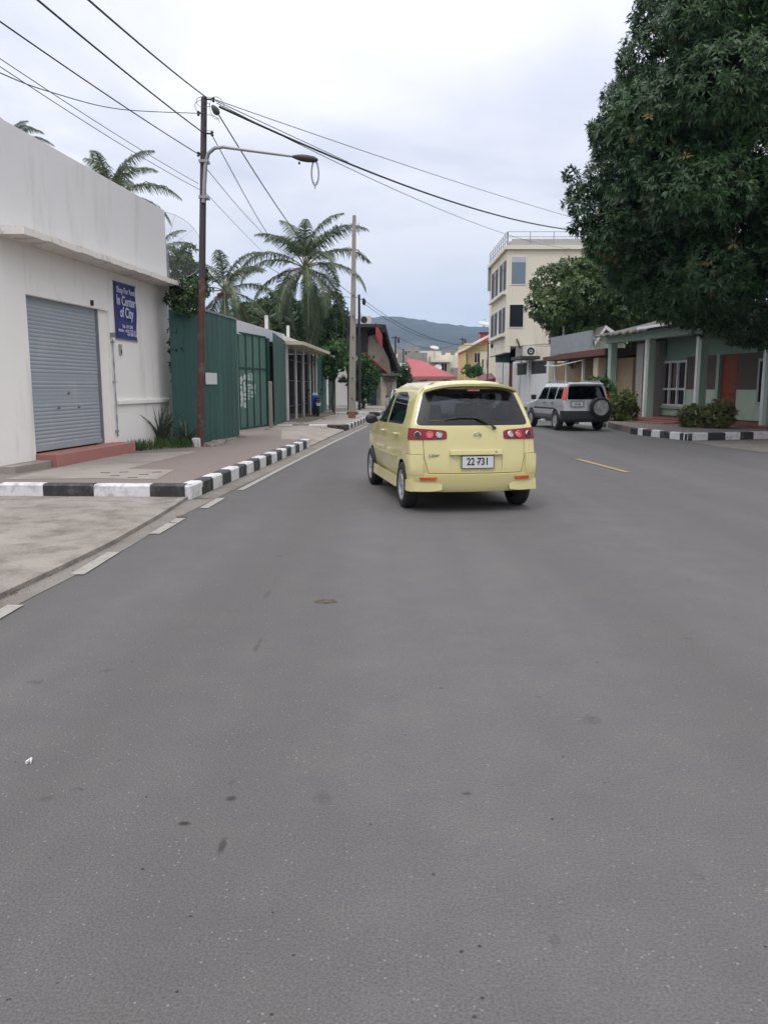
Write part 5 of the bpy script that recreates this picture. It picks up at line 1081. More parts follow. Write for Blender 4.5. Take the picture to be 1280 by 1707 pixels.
def cable(pts, r, label, mt='wire', sag=0.0):
    P = [Vector(p) for p in pts]; out = []
    if len(P) == 2:
        n = 26; L_ = (P[1]-P[0]).length
        for i in range(n+1): k = i/n; q = P[0].lerp(P[1], k); q.z -= sag*4*k*(1-k); out.append(q)
    else:
        for i in range(len(P)-1):
            a, b, c, d = P[max(i-1, 0)], P[i], P[i+1], P[min(i+2, len(P)-1)]
            for s in range(9):
                t = s/9; out.append(.5*((2*b)+(c-a)*t+(2*a-5*b+4*c-d)*t*t+(3*b-a-3*c+d)*t**3))
        out.append(P[-1])
    m = MB(); m.tube(out, r, 5, cap=False); o = m.build('overhead_cable', M[mt], None, smooth=True); tag(o, label, 'cable', 'overhead cables'); return o
PY = P0.y
def toward(px0, py0, px1, py1, Y1, k=2.2):
    """from the pole point to a point seen at the frame edge at depth Y1, carried on behind the camera"""
    a = at(px0, py0, PY); b = at(px1, py1, Y1); return [a, a+(b-a)*k]
cable(toward(344, 162, 170, 0, 9.5), .013, 'thick cable rising steeply from the rusty pole top to the upper photo edge', sag=.12)
cable(toward(340, 222, 86, 0, 9.5), .013, 'cable rising to the top left from the bracket just under the rusty pole top', sag=.12)
cable(toward(333, 258, 0, 12, 9.5), .010, 'cable running to the top left corner from the hook level with the lamp arm', sag=.15)
cable(toward(331, 306, 0, 68, 10), .006, 'thin grey cable to the left edge below the corner cable, upper of a close pair', 'wireg', .2)
cable(toward(333, 316, 0, 74, 10), .006, 'thin grey cable to the left edge, lower of a close pair', 'wireg', .25)
cable([at(331, 189, PY), at(200, 182, PY-2.5), at(90, 155, PY-5), at(0, 121, PY-7), at(-160, 40, PY-9)], .008, 'sagging thin cable running left from the upper insulator of the rusty pole', 'wire')
E1_ = at(1010, 376, 44)
cable([at(356, 165, PY), at(1010, 378, 40)], .009, 'uppermost thin wire from the rusty pole top to the big mango tree', 'wireg', .12)
cable([at(366, 178, PY), at(1010, 387, 40)], .024, 'thick twisted cable from the rusty pole top to the big mango tree', 'wire', .62)
cable([at(362, 172, PY), at(956, 415, 61)], .010, 'thin sagging wire from the rusty pole down to the three storey building', 'wireg', .62)
cable([at(360, 168, PY), at(500, 233, PY+5), at(580, 270, PY+9)], .010, 'short wire twisted below the thick cable near the rusty pole', 'wireg')
cable([at(364, 190, PY), Q1+Vector((.25, 0, -.3))], .014, 'dark cable from the rusty pole joint over the largest palm to the far steel pole', 'wire', .75)
cable([at(354, 226, PY), at(450, 395, 28), at(490, 430, 40)], .010, 'dark wire dropping from the bracket of the rusty pole behind the palm crown', 'wire')
cable([at(341, 277, PY), at(425, 375, 26), at(520, 470, 40)], .008, 'wire falling to the right from behind the lamp arm', 'wire')
cable([at(340, 318, PY), at(420, 402, 27), at(470, 450, 38)], .006, 'faint low wire falling right behind the rusty pole', 'wireg')
cable([Q1+Vector((.28, 0, -.3)), Q5+Vector((0, 0, -.3))], .014, 'cable crossing the hills from the far steel pole to the three storey building', 'wire', .9)
cable([Q1+Vector((.28, 0, -.5)), Q4+Vector((-.3, 0, -.15))], .014, 'cable from the far steel pole across the hills to the pole by the white house', 'wire', .9)
cable([Q1+Vector((.05, 0, -1.0)), at(640, 585, 66)], .012, 'drop wire from the far steel pole to the dark gabled house', 'wire', .2)
cable([Q2+Vector((.3, 0, -.15)), Q4+Vector((.3, 0, -.2))], .016, 'low cable between the gabled house pole and the white house pole', 'wire', .9)
cable([Q4+Vector((.3, 0, -.15)), Q5+Vector((0, 0, -.8))], .014, 'short cable between the white house pole and the three storey building', 'wire', .3)
cable([Q2+Vector((-.3, 0, -.15)), Q3+Vector((0, 0, -.1))], .014, 'short cable between the gabled house pole and the small grey pole', 'wire', .3)
cable([at(598, 496, 47), at(440, 440, 40)], .012, 'wire from the far steel pole back into the largest palm', 'wire', .4)
# ------------------------------------------------------------------ vegetation on the left
t = at(508, 447, 46); palm((t.x+.1, 46, 0), t, 'largest coconut palm, its full crown rising left of the concrete pole', 21, L=4.7, nf=27, elmin=-1.15, elmax=1.5)
t = at(374, 484, 40); palm((t.x, 40, 0), t, 'medium coconut palm just right of the rusty pole above the green fence', 5, L=3.5, nf=20, elmin=-1.0)
t = at(184, 316, 30); t2 = at(184, 330, 30); palm((t2.x, 30, 0), t2, 'coconut palm whose crown shows above the middle of the white shop parapet', 33, L=2.8, nf=16, elmin=-.1)
t = at(16, 240, 30); palm((t.x, 30, 0), t, 'coconut palm of which only frond tips show over the shop near the left edge', 41, L=1.6, nf=13, elmin=.1)
t = at(285, 425, 34); palm((t.x-.5, 34, 0), (t.x-.5, 34, t.z), 'small coconut palm behind the mesh dish at the shop corner', 55, L=2.2, nf=12, elmin=-.8)
t = at(425, 530, 44); palm((t.x, 48, 0), (t.x, 48, t.z), 'short coconut palm behind the white lean-to roof', 66, L=2.6, nf=14, elmin=-1.0)
def tree(name, loc, label, c, r, nl, lr, seed, dens, LL, LW, mt, tr=.2, low=-1, nlf=8, cat='tree', droop=.3, extra=(), sprig=(0, 0), jit=.12, group=None, inner=True, depth=.25, trunk=True):
    root = empty(name, (loc[0], loc[1], loc[2] if len(loc) > 2 else 0)); tag(root, label, cat, group); L_ = lumps_on(c, r, nl, lr, seed, low, inner, jit)+list(extra)
    if trunk: trunk_limbs(root, (0, 0, 0), (c[0]*.6, c[1]*.6, max(.2, c[2]-r[2]*.45)), tr, L_, M['trunk'], seed)
    foliage('crown', mt, root, L_, dens, LL, LW, nlf, droop, seed, depth, sprig); return root
def blob(name, px, py, Y, w_px, h_px, label, mt, LL=.22, LW=.10, dens=16, seed=1, zb=0, cat='bush', nl=10, group=None, lr=None, depthy=None, trunk=True, droop=.15):
    c = at(px, py, Y); rx = w_px*Y/F/2; rz_ = h_px*Y/F/2; ry = depthy or rx; l_ = lr or min(rx, rz_)*.55
    return tree(name, (c.x, Y, zb), label, (0, 0, c.z-zb), (rx, ry, rz_), nl, l_, seed, dens, LL, LW, mt, tr=.05+.03*rz_, cat=cat, group=group, trunk=trunk, droop=droop)
blob('leafy_tree', 306, 470, 26, 62, 120, 'dense green tree squeezed between the shop corner and the green fence', M['leafv'], .17, .07, 26, 2, cat='tree', nl=14)
blob('creeper', 313, 494, 19.0, 40, 40, 'vine foliage spilling over the top of the green fence at the shop corner', M['leafv'], .12, .055, 34, 13, cat='climbing plant', nl=8, lr=.26, depthy=.3, zb=.2, trunk=False)
blob('creeper', 295, 570, 19.15, 9, 110, 'dark creeper hanging down the joint of shop wall and green fence', M['leafv'], .10, .05, 40, 3, cat='climbing plant', nl=8, lr=.16, depthy=.12, zb=.2, trunk=False)
blob('leafy_tree', 455, 535, 60, 170, 80, 'dark broad tree mass behind the medium palm and the lean-to roof', M['leafv'], .34, .15, 9, 4, cat='tree', nl=16)
blob('leafy_tree', 540, 540, 55, 80, 80, 'dark green tree behind the trunk of the largest palm', M['leafv'], .30, .13, 10, 14, cat='tree', nl=12)
blob('leafy_bush', 556, 602, 43.5, 52, 62, 'bright green bush leaning over the far green fence', M['leafg'], .20, .09, 18, 6, nl=10, lr=.5)
blob('leafy_bush', 605, 630, 50, 44, 96, 'bright green bushy tree right of the concrete pole', M['leafg'], .22, .10, 16, 7, nl=14, zb=.2)
blob('leafy_bush', 666, 632, 66, 40, 46, 'dark green bush below the red roof beside the gabled house', M['leafv'], .30, .13, 10, 8)
blob('leafy_bush', 790, 618, 76, 40, 22, 'small pale green bush before the flat roofed white house', M['leafg'], .26, .12, 12, 9, trunk=False)
# mesh satellite dish on the shop side
def dish(name, c, r, nrm, label, mt, ribs=10, solid=False, post=None, th=.02, depth=.22, rim=.011):
    root = empty(name, c); tag(root, label, 'satellite dish'); q = Vector(nrm).normalized().to_track_quat('Z', 'Y').to_matrix(); m = MB(); n = 30; R_ = 6; vs = [(0, 0, 0)]
    for i in range(1, R_+1):
        for k in range(n): a = 2*math.pi*k/n; rr = r*i/R_; vs.append((rr*math.cos(a), rr*math.sin(a), depth*r*(rr/r)**2))
    fs = [(0, 1+k, 1+(k+1) % n) for k in range(n)]+[(1+(i-1)*n+k, 1+i*n+k, 1+i*n+(k+1) % n, 1+(i-1)*n+(k+1) % n) for i in range(1, R_) for k in range(n)]
    m.add([q @ Vector(v) for v in vs], fs); 
    if solid: m.add([q @ Vector((v[0], v[1], v[2]+.02)) for v in vs], [f[::-1] for f in fs])
    m.build('dish_surface', mt, root, smooth=True); m = MB()
    m.tube([q @ Vector((r*math.cos(2*math.pi*k/n), r*math.sin(2*math.pi*k/n), depth*r)) for k in range(n+1)], rim, 5, cap=False)
    for k in range(ribs): a = 2*math.pi*k/ribs; m.tube([q @ Vector((r*t*math.cos(a), r*t*math.sin(a), depth*r*t*t-.01)) for t in (0, .33, .66, 1)], rim*.7, 4)
    for k in range(3): a = 2*math.pi*k/3; m.tube([q @ Vector((r*.8*math.cos(a), r*.8*math.sin(a), depth*r*.64)), q @ Vector((0, 0, r*.85))], rim*.6, 4)
    m.lathe([(-.05, .05), (.05, .05)], tuple(q @ Vector((0, 0, r*.85))), 'z', 8); m.build('dish_frame', M['galv'], root)
    if post: m = MB(); m.tube([(0, 0, -.05), (0, 0, post)], r*.035+.02, 8); m.build('mast', M['galv'], root)
c = at(278, 415, 23); dish('satellite_dish', c, .98, (.55, -.9, .35), 'large see-through mesh satellite dish half hidden by the shop corner', M['mesh'], 10, post=-4.5, rim=.006)
# ------------------------------------------------------------------ far left houses
def windows(r, lst, y, frame=None, glass=None, name='window', dep=.05, bars=2):
    for (x0, x1, z0, z1) in lst:
        m = MB(); t = min(.07, (x1-x0)*.08); f = frame or M['white']
        m.box(x0, x1, y-dep, y-.001, z1-t, z1); m.box(x0, x1, y-dep, y-.001, z0, z0+t); m.box(x0, x0+t, y-dep, y-.001, z0+t, z1-t); m.box(x1-t, x1, y-dep, y-.001, z0+t, z1-t)
        for b in range(1, bars): xx = x0+(x1-x0)*b/bars; m.box(xx-t*.4, xx+t*.4, y-dep+.006, y-.001, z0+t, z1-t)
        o = m.build(name, f, r); g_ = MB(); g_.box(x0+t, x1-t, y-.022, y-.003, z0+t, z1-t); g_.build('pane', glass or M['glassdark'], o)
def gabled():
    fr = Frame((at(556, 600, 58).x, 58), (at(655, 600, 58).x-.1, 59.0)); r = root_at('gabled_house', fr, 'dark boarded two storey house with a black and red gable on the left', 'house')
    def h(px, py): return fr.hit(px, py)
    x0, x1 = 0, h(650, 600)[0]; zt = h(560, 546)[1]; xm = h(613, 600)[0]; zmid = h(600, 592)[1]
    m = MB(); m.box(x0, xm, .0, 6, zmid, zt); m.build('boarded_upper_wall', M['darkwood'], r); m = MB(); m.box(x0, xm, .15, 6, 0, zmid); m.build('lower_wall', M['whitewall'], r)
    zg = h(640, 610)[1]; gt = h(623, 548)
    m = MB(); pts = [h(613, 600), h(618, 560), h(629, 556), h(640, 575), h(652, 600), h(656, 625)]; pts = [(p[0], .6, p[1]) for p in pts]; b0 = (pts[-1][0], .6, 0); b1 = (pts[0][0], .6, 0); m.prism([b1, b0]+pts[::-1], (0, 6, 0)); m.build('gable_wall', mat('dull_cream_wall', (.46, .42, .34), .9, .1, dirt=((.2, .18, .15), .3, 1)), r)
    lst = []
    for px in (556, 572, 588): a = h(px, 556); b = h(px+13, 590); lst.append((a[0], b[0], b[1], a[1]))
    windows(r, lst, 0, M['darkwood'], mat('grey_louvres', (.11, .105, .10), .7, .2), 'shuttered_window')
    m = MB(); a, b = h(548, 546), h(632, 543); m.box(a[0], b[0], -1.0, 6.3, zt, zt+.22); m.build('flat_roof', M['darkpole'], r)
    def bar(pxs, y0, y1, th, mt, nm):
        m = MB(); p = [h(*q) for q in pxs]
        for i in range(len(p)-1):
            (xa, za), (xb, zb_) = p[i], p[i+1]; m.hexa([(xa, y0, za-th), (xb, y0, zb_-th), (xb, y1, zb_-th), (xa, y1, za-th), (xa, y0, za), (xb, y0, zb_), (xb, y1, zb_), (xa, y1, za)])
        return m.build(nm, mt, r)
    bar([(626, 541), (642, 541), (651, 575), (663, 606)], -.1, 6.4, .55, mat('black_bargeboard', (.022, .018, .020), .8, .2), 'gable_roof'); bar([(621, 538), (632, 560)], -1.0, -.92, 1.0, M['redroof'], 'red_gable_board')
    p = [h(609, 590), h(646, 617)]; m = MB(); m.hexa([(p[0][0], -.9, p[0][1]-.2), (p[1][0], -1.2, p[1][1]-.5), (p[1][0], .59, p[1][1]-.2), (p[0][0], .59, p[0][1]), (p[0][0], -.9, p[0][1]-.1), (p[1][0], -1.2, p[1][1]-.4), (p[1][0], .59, p[1][1]-.1), (p[0][0], .59, p[0][1]+.1)]); m.build('red_awning', M['redroof'], r)
    p = [h(630, 614), h(657, 620)]; m = MB(); m.box(p[0][0], p[1][0], -1.6, .59, p[0][1]-.55, p[0][1]-.38); m.box(p[0][0]+.2, p[1][0]-.2, -1.3, .58, p[0][1]-.95, p[0][1]-.55); m.build('porch_roof', M['oldroof'], r)
    p = [h(631, 640), h(656, 640)]; 
    for x in (p[0][0], p[0][0]+.75): m = MB(); m.box(x, x+.35, -.9, -.6, 0, h(640, 628)[1]); m.build('porch_pillar', mat('cream_pillar', (.46, .42, .33), .85, .1), r)
    m = MB(); a, b = h(620, 630), h(630, 680); m.box(a[0], b[0], .5, .59, 0, a[1]); m.build('blue_door', mat('dark_blue_door', (.02, .05, .10), .6, .1), r)
    a = h(607, 540); ac = empty('roof_air_conditioner', r.matrix_basis @ Vector((a[0], -.3, zt+.22)), fr.rz); tag(ac, 'white air conditioner unit on the flat roof of the dark gabled house', 'air conditioner')
    m = MB(); m.box(-.42, .42, -.16, .16, 0, .62); m.build('casing', M['white'], ac, bev=.02); m = MB(); m.lathe([(-.18, .001), (-.18, .2), (-.16, .24)], (-.1, 0, .32), 'y', 20); m.build('fan_grille', M['plastic'], ac)
gabled()
def simple_house(name, label, Y, px0, px1, pyt, mt, wins=(), depth=7, glass=None, frame=None, extra=None, cat='house', pyb=None, rot=0.0):
    a = at(px0, pyt, Y); b = at(px1, pyt, Y); r = empty(name, (a.x, Y, 0), rot); tag(r, label, cat); L_ = b.x-a.x; H_ = a.z
    m = MB(); m.box(0, L_, 0, depth, -.5, H_); m.build('wall', mt, r)
    lst = []
    for (x0, x1, y0, y1) in wins:
        p, q = at(x0, y0, Y), at(x1, y1, Y); lst.append((p.x-a.x, q.x-a.x, q.z, p.z))
    windows(r, lst, 0, frame or M['creamtrim'], glass)
    return r, L_, H_, a
r, L_, H_, a = simple_house('red_roofed_house', 'low white house with a broad red hip roof beyond the parked van', 82, 672, 752, 630, M['whitewall'], [(700, 712, 633, 645)], 9)
m = MB(); o = a; p = lambda px, py: (at(px, py, 82).x-a.x, at(px, py, 82).z)
e0, e1 = p(673, 628), p(760, 630); t0, t1 = p(681, 603), p(688, 605)
m.add([(e0[0], -.8, e0[1]), (e1[0], -.8, e0[1]-.05), (e1[0], 9.8, e0[1]-.05), (e0[0], 9.8, e0[1]), (t0[0], 4.5, t0[1]+.5), (t1[0]+1.2, 4.5, t1[1]+.35)], [(0, 1, 5, 4), (1, 2, 5), (2, 3, 4, 5), (3, 0, 4), (3, 2, 1, 0)]); m.build('roof', M['redroof'], r)
m = MB(); m.box(e0[0], e1[0], -.86, -.8, e0[1]-.28, e0[1]+.02); m.build('eaves_board', mat('pale_red_eaves', (.40, .13, .12), .8, .1), r)
m = MB(); q0, q1 = p(667, 605), p(679, 622); m.box(q0[0], q1[0], .5, 3, 0, q0[1]); m.build('white_annexe', M['whitewall'], r)
simple_house('grey_block_house', 'grey unpainted block building behind the red roof', 98, 664, 712, 588, M['greywall'], [(692, 701, 604, 610)], 8)
r, L_, H_, a = simple_house('flat_roofed_house', 'cream flat roofed house with a rounded balcony and a dish on top', 100, 718, 776, 592, M['cream'], [(724, 731, 605, 613), (735, 745, 605, 620), (763, 770, 602, 616)], 9)
m = MB(); q0, q1 = at(719, 600, 100), at(750, 604, 100); m.box(-.1, q1.x-a.x, -1.1, -.01, q1.z, q0.z); m.build('balcony_band', M['creamtrim'], r); m = MB()
for px in (732, 747, 763): q = at(px, 588, 100); m.box(q.x-a.x-.3, q.x-a.x+.3, .2, .8, H_, q.z)
m.build('roof_pier', M['creamtrim'], r); m = MB(); q0 = at(755, 613, 98); m.box(q0.x-a.x, q0.x-a.x+.6, -2, -1.9, 0, q0.z); m.box(q0.x-a.x, q0.x-a.x+.6, -1.89, -.02, q0.z-.4, q0.z); m.build('side_porch', M['greywall'], r)
c = at(724, 581, 99); dish('satellite_dish', c, .55, (.15, -.45, 1), 'round cream satellite dish on top of the far flat roofed house', mat('cream_dish', (.58, .56, .42), .6, .05), 0, True, post=-1.6)
c = at(730, 613, 96); dish('satellite_dish', c, .42, (.2, -1, .8), 'small pale dish in front of the far cream house wall', mat('pale_dish', (.5, .52, .55), .6, .05), 0, True, post=-c.z+.0)
c = at(806, 535, 70); r_ = .62
def tank():
    b = at(806, 566, 90); r = empty('water_tank_tower', (b.x, 90, 0)); tag(r, 'narrow red tank tower rising behind the yellow house', 'tower'); t = at(806, 556, 90); m = MB(); m.box(-.42, .42, -.42, .42, 3, t.z); m.build('tower_body', M['redtank'], r, bev=.04)
    m = MB(); m.box(-.52, .52, -.52, .52, t.z, t.z+.12); m.build('cap', M['darkpole'], r)
    c = at(806, 541, 90); dish('satellite_dish', (b.x, 90, c.z), .68, (.1, -.35, 1), 'pale dish on top of the red tank tower', mat('grey_white_dish', (.50, .53, .55), .6, .05), 0, True, post=t.z+.1-c.z)
tank()
r, L_, H_, a = simple_house('yellow_house', 'pale yellow two storey house beside the three storey building', 80, 776, 830, 572, M['yellowwall'], [(777, 779, 590, 615), (790, 800, 588, 605), (803, 805, 598, 614), (811, 813, 598, 613)], 8)
m = MB(); p0, p1 = at(774, 583, 80), at(818, 565, 80); m.add([(p0.x-a.x-.1, -.8, p0.z-.1), (p1.x-a.x, -.8, p1.z+.3), (p1.x-a.x, 8.5, p1.z+.3), (p0.x-a.x-.1, 8.5, p0.z-.1), (p0.x-a.x-.1, -.8, p0.z+.1), (p1.x-a.x, -.8, p1.z+.5), (p1.x-a.x, 8.5, p1.z+.5), (p0.x-a.x-.1, 8.5, p0.z+.1)], [(3, 2, 1, 0), (4, 5, 6, 7), (0, 1, 5, 4), (1, 2, 6, 5), (2, 3, 7, 6), (3, 0, 4, 7)]); m.build('roof', M['creamtrim'], r)
p0, p1 = at(800, 586, 79.8), at(826, 640, 79.8); m = MB(); m.box(p0.x-a.x, p1.x-a.x, -.25, -.01, 0, p0.z); m.build('pale_front', M['cream'], r)
for px in (803.5, 811.5): q, q1 = at(px, 599, 79.6), at(px+2.2, 613, 79.6); m = MB(); m.box(q.x-a.x, q1.x-a.x, -.28, -.252, q1.z, q.z); m.build('slit_window', M['glassdark'], r)
# far small roofs and buildings that fill the valley
for i, (px0, px1, py, Y, k, lb) in enumerate(((676, 700, 578, 150, 'greywall', 'distant grey flat house above the red roof, left'), (700, 735, 585, 170, 'cream', 'distant cream house far down the street'), (740, 770, 583, 190, 'greywall', 'distant grey house behind the dish'), (655, 668, 590, 130, 'whitewall', 'distant white house end beside the dark gable'))):
    simple_house('distant_house', lb, Y, px0, px1, py, M[k], [(px0+3, px0+8, py+6, py+12), (px1-9, px1-4, py+6, py+12)], 8)
# maroon awning beyond the yellow car
a, b = at(800, 623, 62), at(826, 623, 62); m = MB(); r = empty('maroon_canopy', (a.x, 62, 0)); tag(r, 'maroon cloth canopy on posts beyond the yellow car, beside the white wall', 'canopy'); w_ = b.x-a.x
m.hexa([(-.4, 0, a.z-.75), (w_, 0, a.z-.6), (w_, 2.5, a.z-.1), (.2, 2.5, a.z-.2), (-.4, 0, a.z-.68), (w_, 0, a.z-.3), (w_, 2.5, a.z+.1), (.4, 2.5, a.z-.05)]); m.build('canopy_cloth', M['maroon'], r)
for x in (0, w_-.1): m = MB(); m.box(x, x+.08, .2, .28, 0, a.z-.5); m.build('canopy_post', M['darkpole'], r)
# ------------------------------------------------------------------ right side: three storey building
def three_storey():
    a = at(846, 415, 60); fr = Frame((a.x, 60), (a.x+14, 60)); r = root_at('three_storey_building', fr, 'cream three storey building with big square windows and a rooftop railing', 'building')
    h = fr.hit; zt = h(843, 416)[1]; zb_ = h(845, 577)[1]; D = 9.6
    # local: front wall y=0, left side wall x=0 runs back to y=D
    m = MB(); m.box(0, 14, .0, D, zb_, zt); m.build('upper_wall', M['cream'], r)
    xg = h(871, 580)[0]; m = MB(); m.box(xg, 14, .0, D, -.2, zb_-.02); m.box(1.75, xg, 3.2, D, -.2, zb_-.02); m.build('ground_floor_wall', M['cream'], r)
    m = MB(); m.hexa([(.0, .0, zb_-.45), (.35, .0, zb_-.45), (.35, D, zb_-.45), (.0, D, zb_-.45), (.0, .0, zb_-.01), (.35, .0, zb_-.01), (.35, D, zb_-.01), (.0, D, zb_-.01)]); m.build('side_beam', M['cream'], r)
    m = MB(); m.box(-.22, 14.2, -.22, D+.2, zt+.001, zt+.28); m.build('cornice', M['creamtrim'], r)
    pz = h(860, 397)[1]; m = MB(); m.box(.35, 14, .3, .45, zt+.28, pz); m.box(.2, .35, .3, D-.2, zt+.28, pz-.15); 
    m.build('roof_parapet', mat('ribbed_grey_cladding', (.42, .41, .38), .8, .08, dirt=((.3, .29, .27), .3, 1)), r)
    rz_ = h(860, 390)[1]+.15; m = MB(); 
    for x in (0, 1.6, 3.3, 5.4, 7.5, 9.6, 11.7, 13.8): m.tube([(x, -.05, zt+.28), (x, -.05, rz_)], .028, 5)
    for z in (rz_, rz_-.35): m.tube([(0, -.05, z), (14, -.05, z)], .024, 5)
    for y in [D*k/9 for k in range(10)]: m.tube([(-.05, y, zt+.28), (-.05, y, rz_)], .03, 5)
    for z in (rz_, rz_-.3, rz_-.6, rz_-.9): m.tube([(-.05, 0, z), (-.05, D, z)], .022, 5)
    m.build('roof_railing', M['galv'], r)
    def win(px0, px1, py0, py1, g_, split=None, px1b=None):
        p0, p1 = h(px0, py0), h(px1, py1); m = MB(); m.box(p0[0], p1[0], -.045, -.001, p1[1], p0[1]); f = m.build('window', M['creamtrim'], r)
        q = MB(); q.box(p0[0]+.07, p1[0]-.07, -.055, -.046, p1[1]+.07, p0[1]-.07); q.build('pane', g_, f)
        if split: z = h(px0, split)[1]; q = MB(); q.box(p0[0]+.07, p1[0]-.07, -.062, -.056, z, p0[1]-.07); q.build('blind', M['glasspale'], f)
    win(851.5, 876.5, 426.5, 475, M['glassblue'], 437.5); win(848, 872.5, 506.5, 546.5, M['glassdark'])
    # windows of the left side wall (local x=0, along y)
    def sidewin(y0, y1, z0, z1):
        m = MB(); m.box(-.03, -.001, y0, y1, z0, z1); f = m.build('window', M['greywall'], r); q = MB(); q.box(-.04, -.031, y0+.08, y1-.08, z0+.08, z1-.08); q.build('pane', M['glassside'], f)
        q = MB(); q.box(-.05, -.041, y0+(y1-y0)*.30, y0+(y1-y0)*.55, z0+.09, z1-.09); q.build('curtain', M['glasscurt'], f)
        q = MB(); q.box(-.055, -.0405, (y0+y1)/2-.04, (y0+y1)/2+.04, z0+.08, z1-.08); q.box(-.056, -.042, y0+.08, y1-.08, z0+(z1-z0)*.72, z0+(z1-z0)*.72+.06); q.build('glazing_bar', M['darkpole'], f)
    for (z0, z1) in ((h(843, 482)[1], h(843, 431)[1]), (h(843, 553)[1], h(843, 510)[1])):
        sidewin(.45, 3.7, z0, z1); sidewin(4.7, 8.3, z0, z1); m = MB(); m.box(-.28, -.002, .3, 8.3, z0-.32, z0-.1); m.build('window_sill', M['creamtrim'], r)
    m = MB(); m.box(-.2, -.03, D-.5, D-.05, at(815, 484, 69).z, zt); m.build('side_fin', M['greywall'], r)
    a_, b_ = h(829, 583), h(854, 603); m = MB(); m.box(.1, 1.5, 6.0, 6.1, at(840, 604, 66).z, at(840, 583, 66).z); m.build('teal_board', M['teal'], r)
    m = MB(); m.hexa([(.36, -.02, zb_-.5), (xg, -.02, zb_-.5), (xg, 3.2, zb_-.5), (.36, 3.2, zb_-.5), (.36, -.02, zb_-.03), (xg, -.02, zb_-.03), (xg, 3.2, zb_-.03), (.36, 3.2, zb_-.03)]) if False else m.box(xg-.5, xg, .02, .3, zb_-1.2, zb_-.03); m.build('balcony_cheek', M['greywall'], r)
    for px, k in ((836, 'mast'),): m = MB(); m.box(1.7, 2.0, 1.0, 1.35, 0, zb_-.46); m.build('pillar', M['cream'], r)
    # wall mounted units
    c, z = h(882, 586); ac = empty('air_conditioner', r.matrix_basis @ Vector((c, -.42, z-.36)), fr.rz); tag(ac, 'white air conditioner on the wall of the three storey building', 'air conditioner'); m = MB(); m.box(-.45, .45, -.17, .17, 0, .72); m.build('casing', M['white'], ac, bev=.02)
    m = MB(); m.lathe([(-.19, .14), (-.2, .2), (-.19, .27)], (0, 0, .36), 'y', 20); m.lathe([(-.185, .002), (-.185, .07)], (0, 0, .36), 'y', 12); m.build('fan_grille', M['plastic'], ac); m = MB(); m.box(-.4, -.34, -.15, .40, -.08, 0); m.box(.34, .4, -.15, .40, -.08, 0); m.build('bracket', M['darkpole'], ac)
    c, z = h(863, 572); m = MB(); m.tube([(c-.1, -.05, z+.3), (c, -.2, z), (c+.12, -.15, z-.35)], .06, 6); m.build('wall_lamp', M['darkpole'], r)
    m = MB(); m.tube([(c+.1, -.03, z-.2), (c+2, -.03, z-.05), (c+3.2, -.03, z)], .015, 4); m.tube([(c+3.2, -.03, z+4), (c+3.2, -.03, 2)], .03, 5); m.build('wall_pipe', M['greywall'], r)
three_storey()
def white_wall():
    a, b = Vector((at(857, 640, 60).x, 60)), Vector((at(917, 640, 50).x, 50)); fr = Frame(a, b); r = root_at('perimeter_wall', fr, 'stained white perimeter wall with columns and a dark iron top behind the silver car', 'wall'); L_ = fr.L
    zt = fr.hit(900, 623)[1]; m = MB(); m.box(0, L_, .0, .2, -.1, zt); m.build('wall', mat('mildewed_white_wall', (.60, .61, .62), .85, .08, .8, 12, dirt=((.10, .10, .095), .30, .9), streak=True), r)
    zc = fr.hit(882, 600)[1]
    for px in (882, 858, 916): x = min(max(fr.hit(px, 640)[0], .2), L_-.2); m = MB(); m.box(x-.28, x+.28, -.15, .3, -.1, zc); m.build('column', M['white'], r)
    m = MB()
    for i in range(60): x = .1+(L_-.2)*i/59; m.box(x-.03, x+.03, .06, .10, zt, zc-.15)
    m.box(0, L_, .04, .12, zc-.22, zc-.12); m.build('iron_railing', M['darkpole'], r); m = MB(); m.box(0, L_, .13, .17, zt+.0, zc-.2); m.build('backing_sheet', mat('dirty_backing_sheet', (.17, .15, .15), .9, .3, 1), r)
    m = MB(); x = fr.hit(878, 600)[0]; m.box(x-1.0, x+2.0, -.9, .4, zc+.02, zc+.22); m.build('gate_hood', M['darkpole'], r)
white_wall()
a = at(848, 640, 60.5); m = MB(); r = empty('garden_gate', (a.x, 60.5, 0)); tag(r, 'dull maroon gate between white posts under the three storey building', 'gate'); zt = at(848, 607, 60.5).z
m.box(0, .45, 0, .06, .05, zt); m.build('gate_leaf', M['maroon'], r)
for x in (-.75, -.22): m = MB(); m.box(x-.2, x+.2, -.1, .15, 0, zt+.1); m.build('gate_post', M['white'], r)
# grass strip
g_ = []
rg = random.Random(8)
for i in range(2600):
    k = rg.random(); y = rg.uniform(46, 58); x = rg.uniform(8.6, 10.6)+(.17*(y-46)*.2); g_.append((x, y, .0))
sheet('grass_verge', [(8.0, 45), (11.5, 45), (12.4, 60), (9.2, 60)], .012, mat('trodden_grass', (.085, .11, .03), .95, .3, 2, 30)); tag(blades('grass', M['grass'], None, g_, .22, .05, 6, .5), 'patchy green grass verge before the stained white wall', 'grass', kind='stuff')
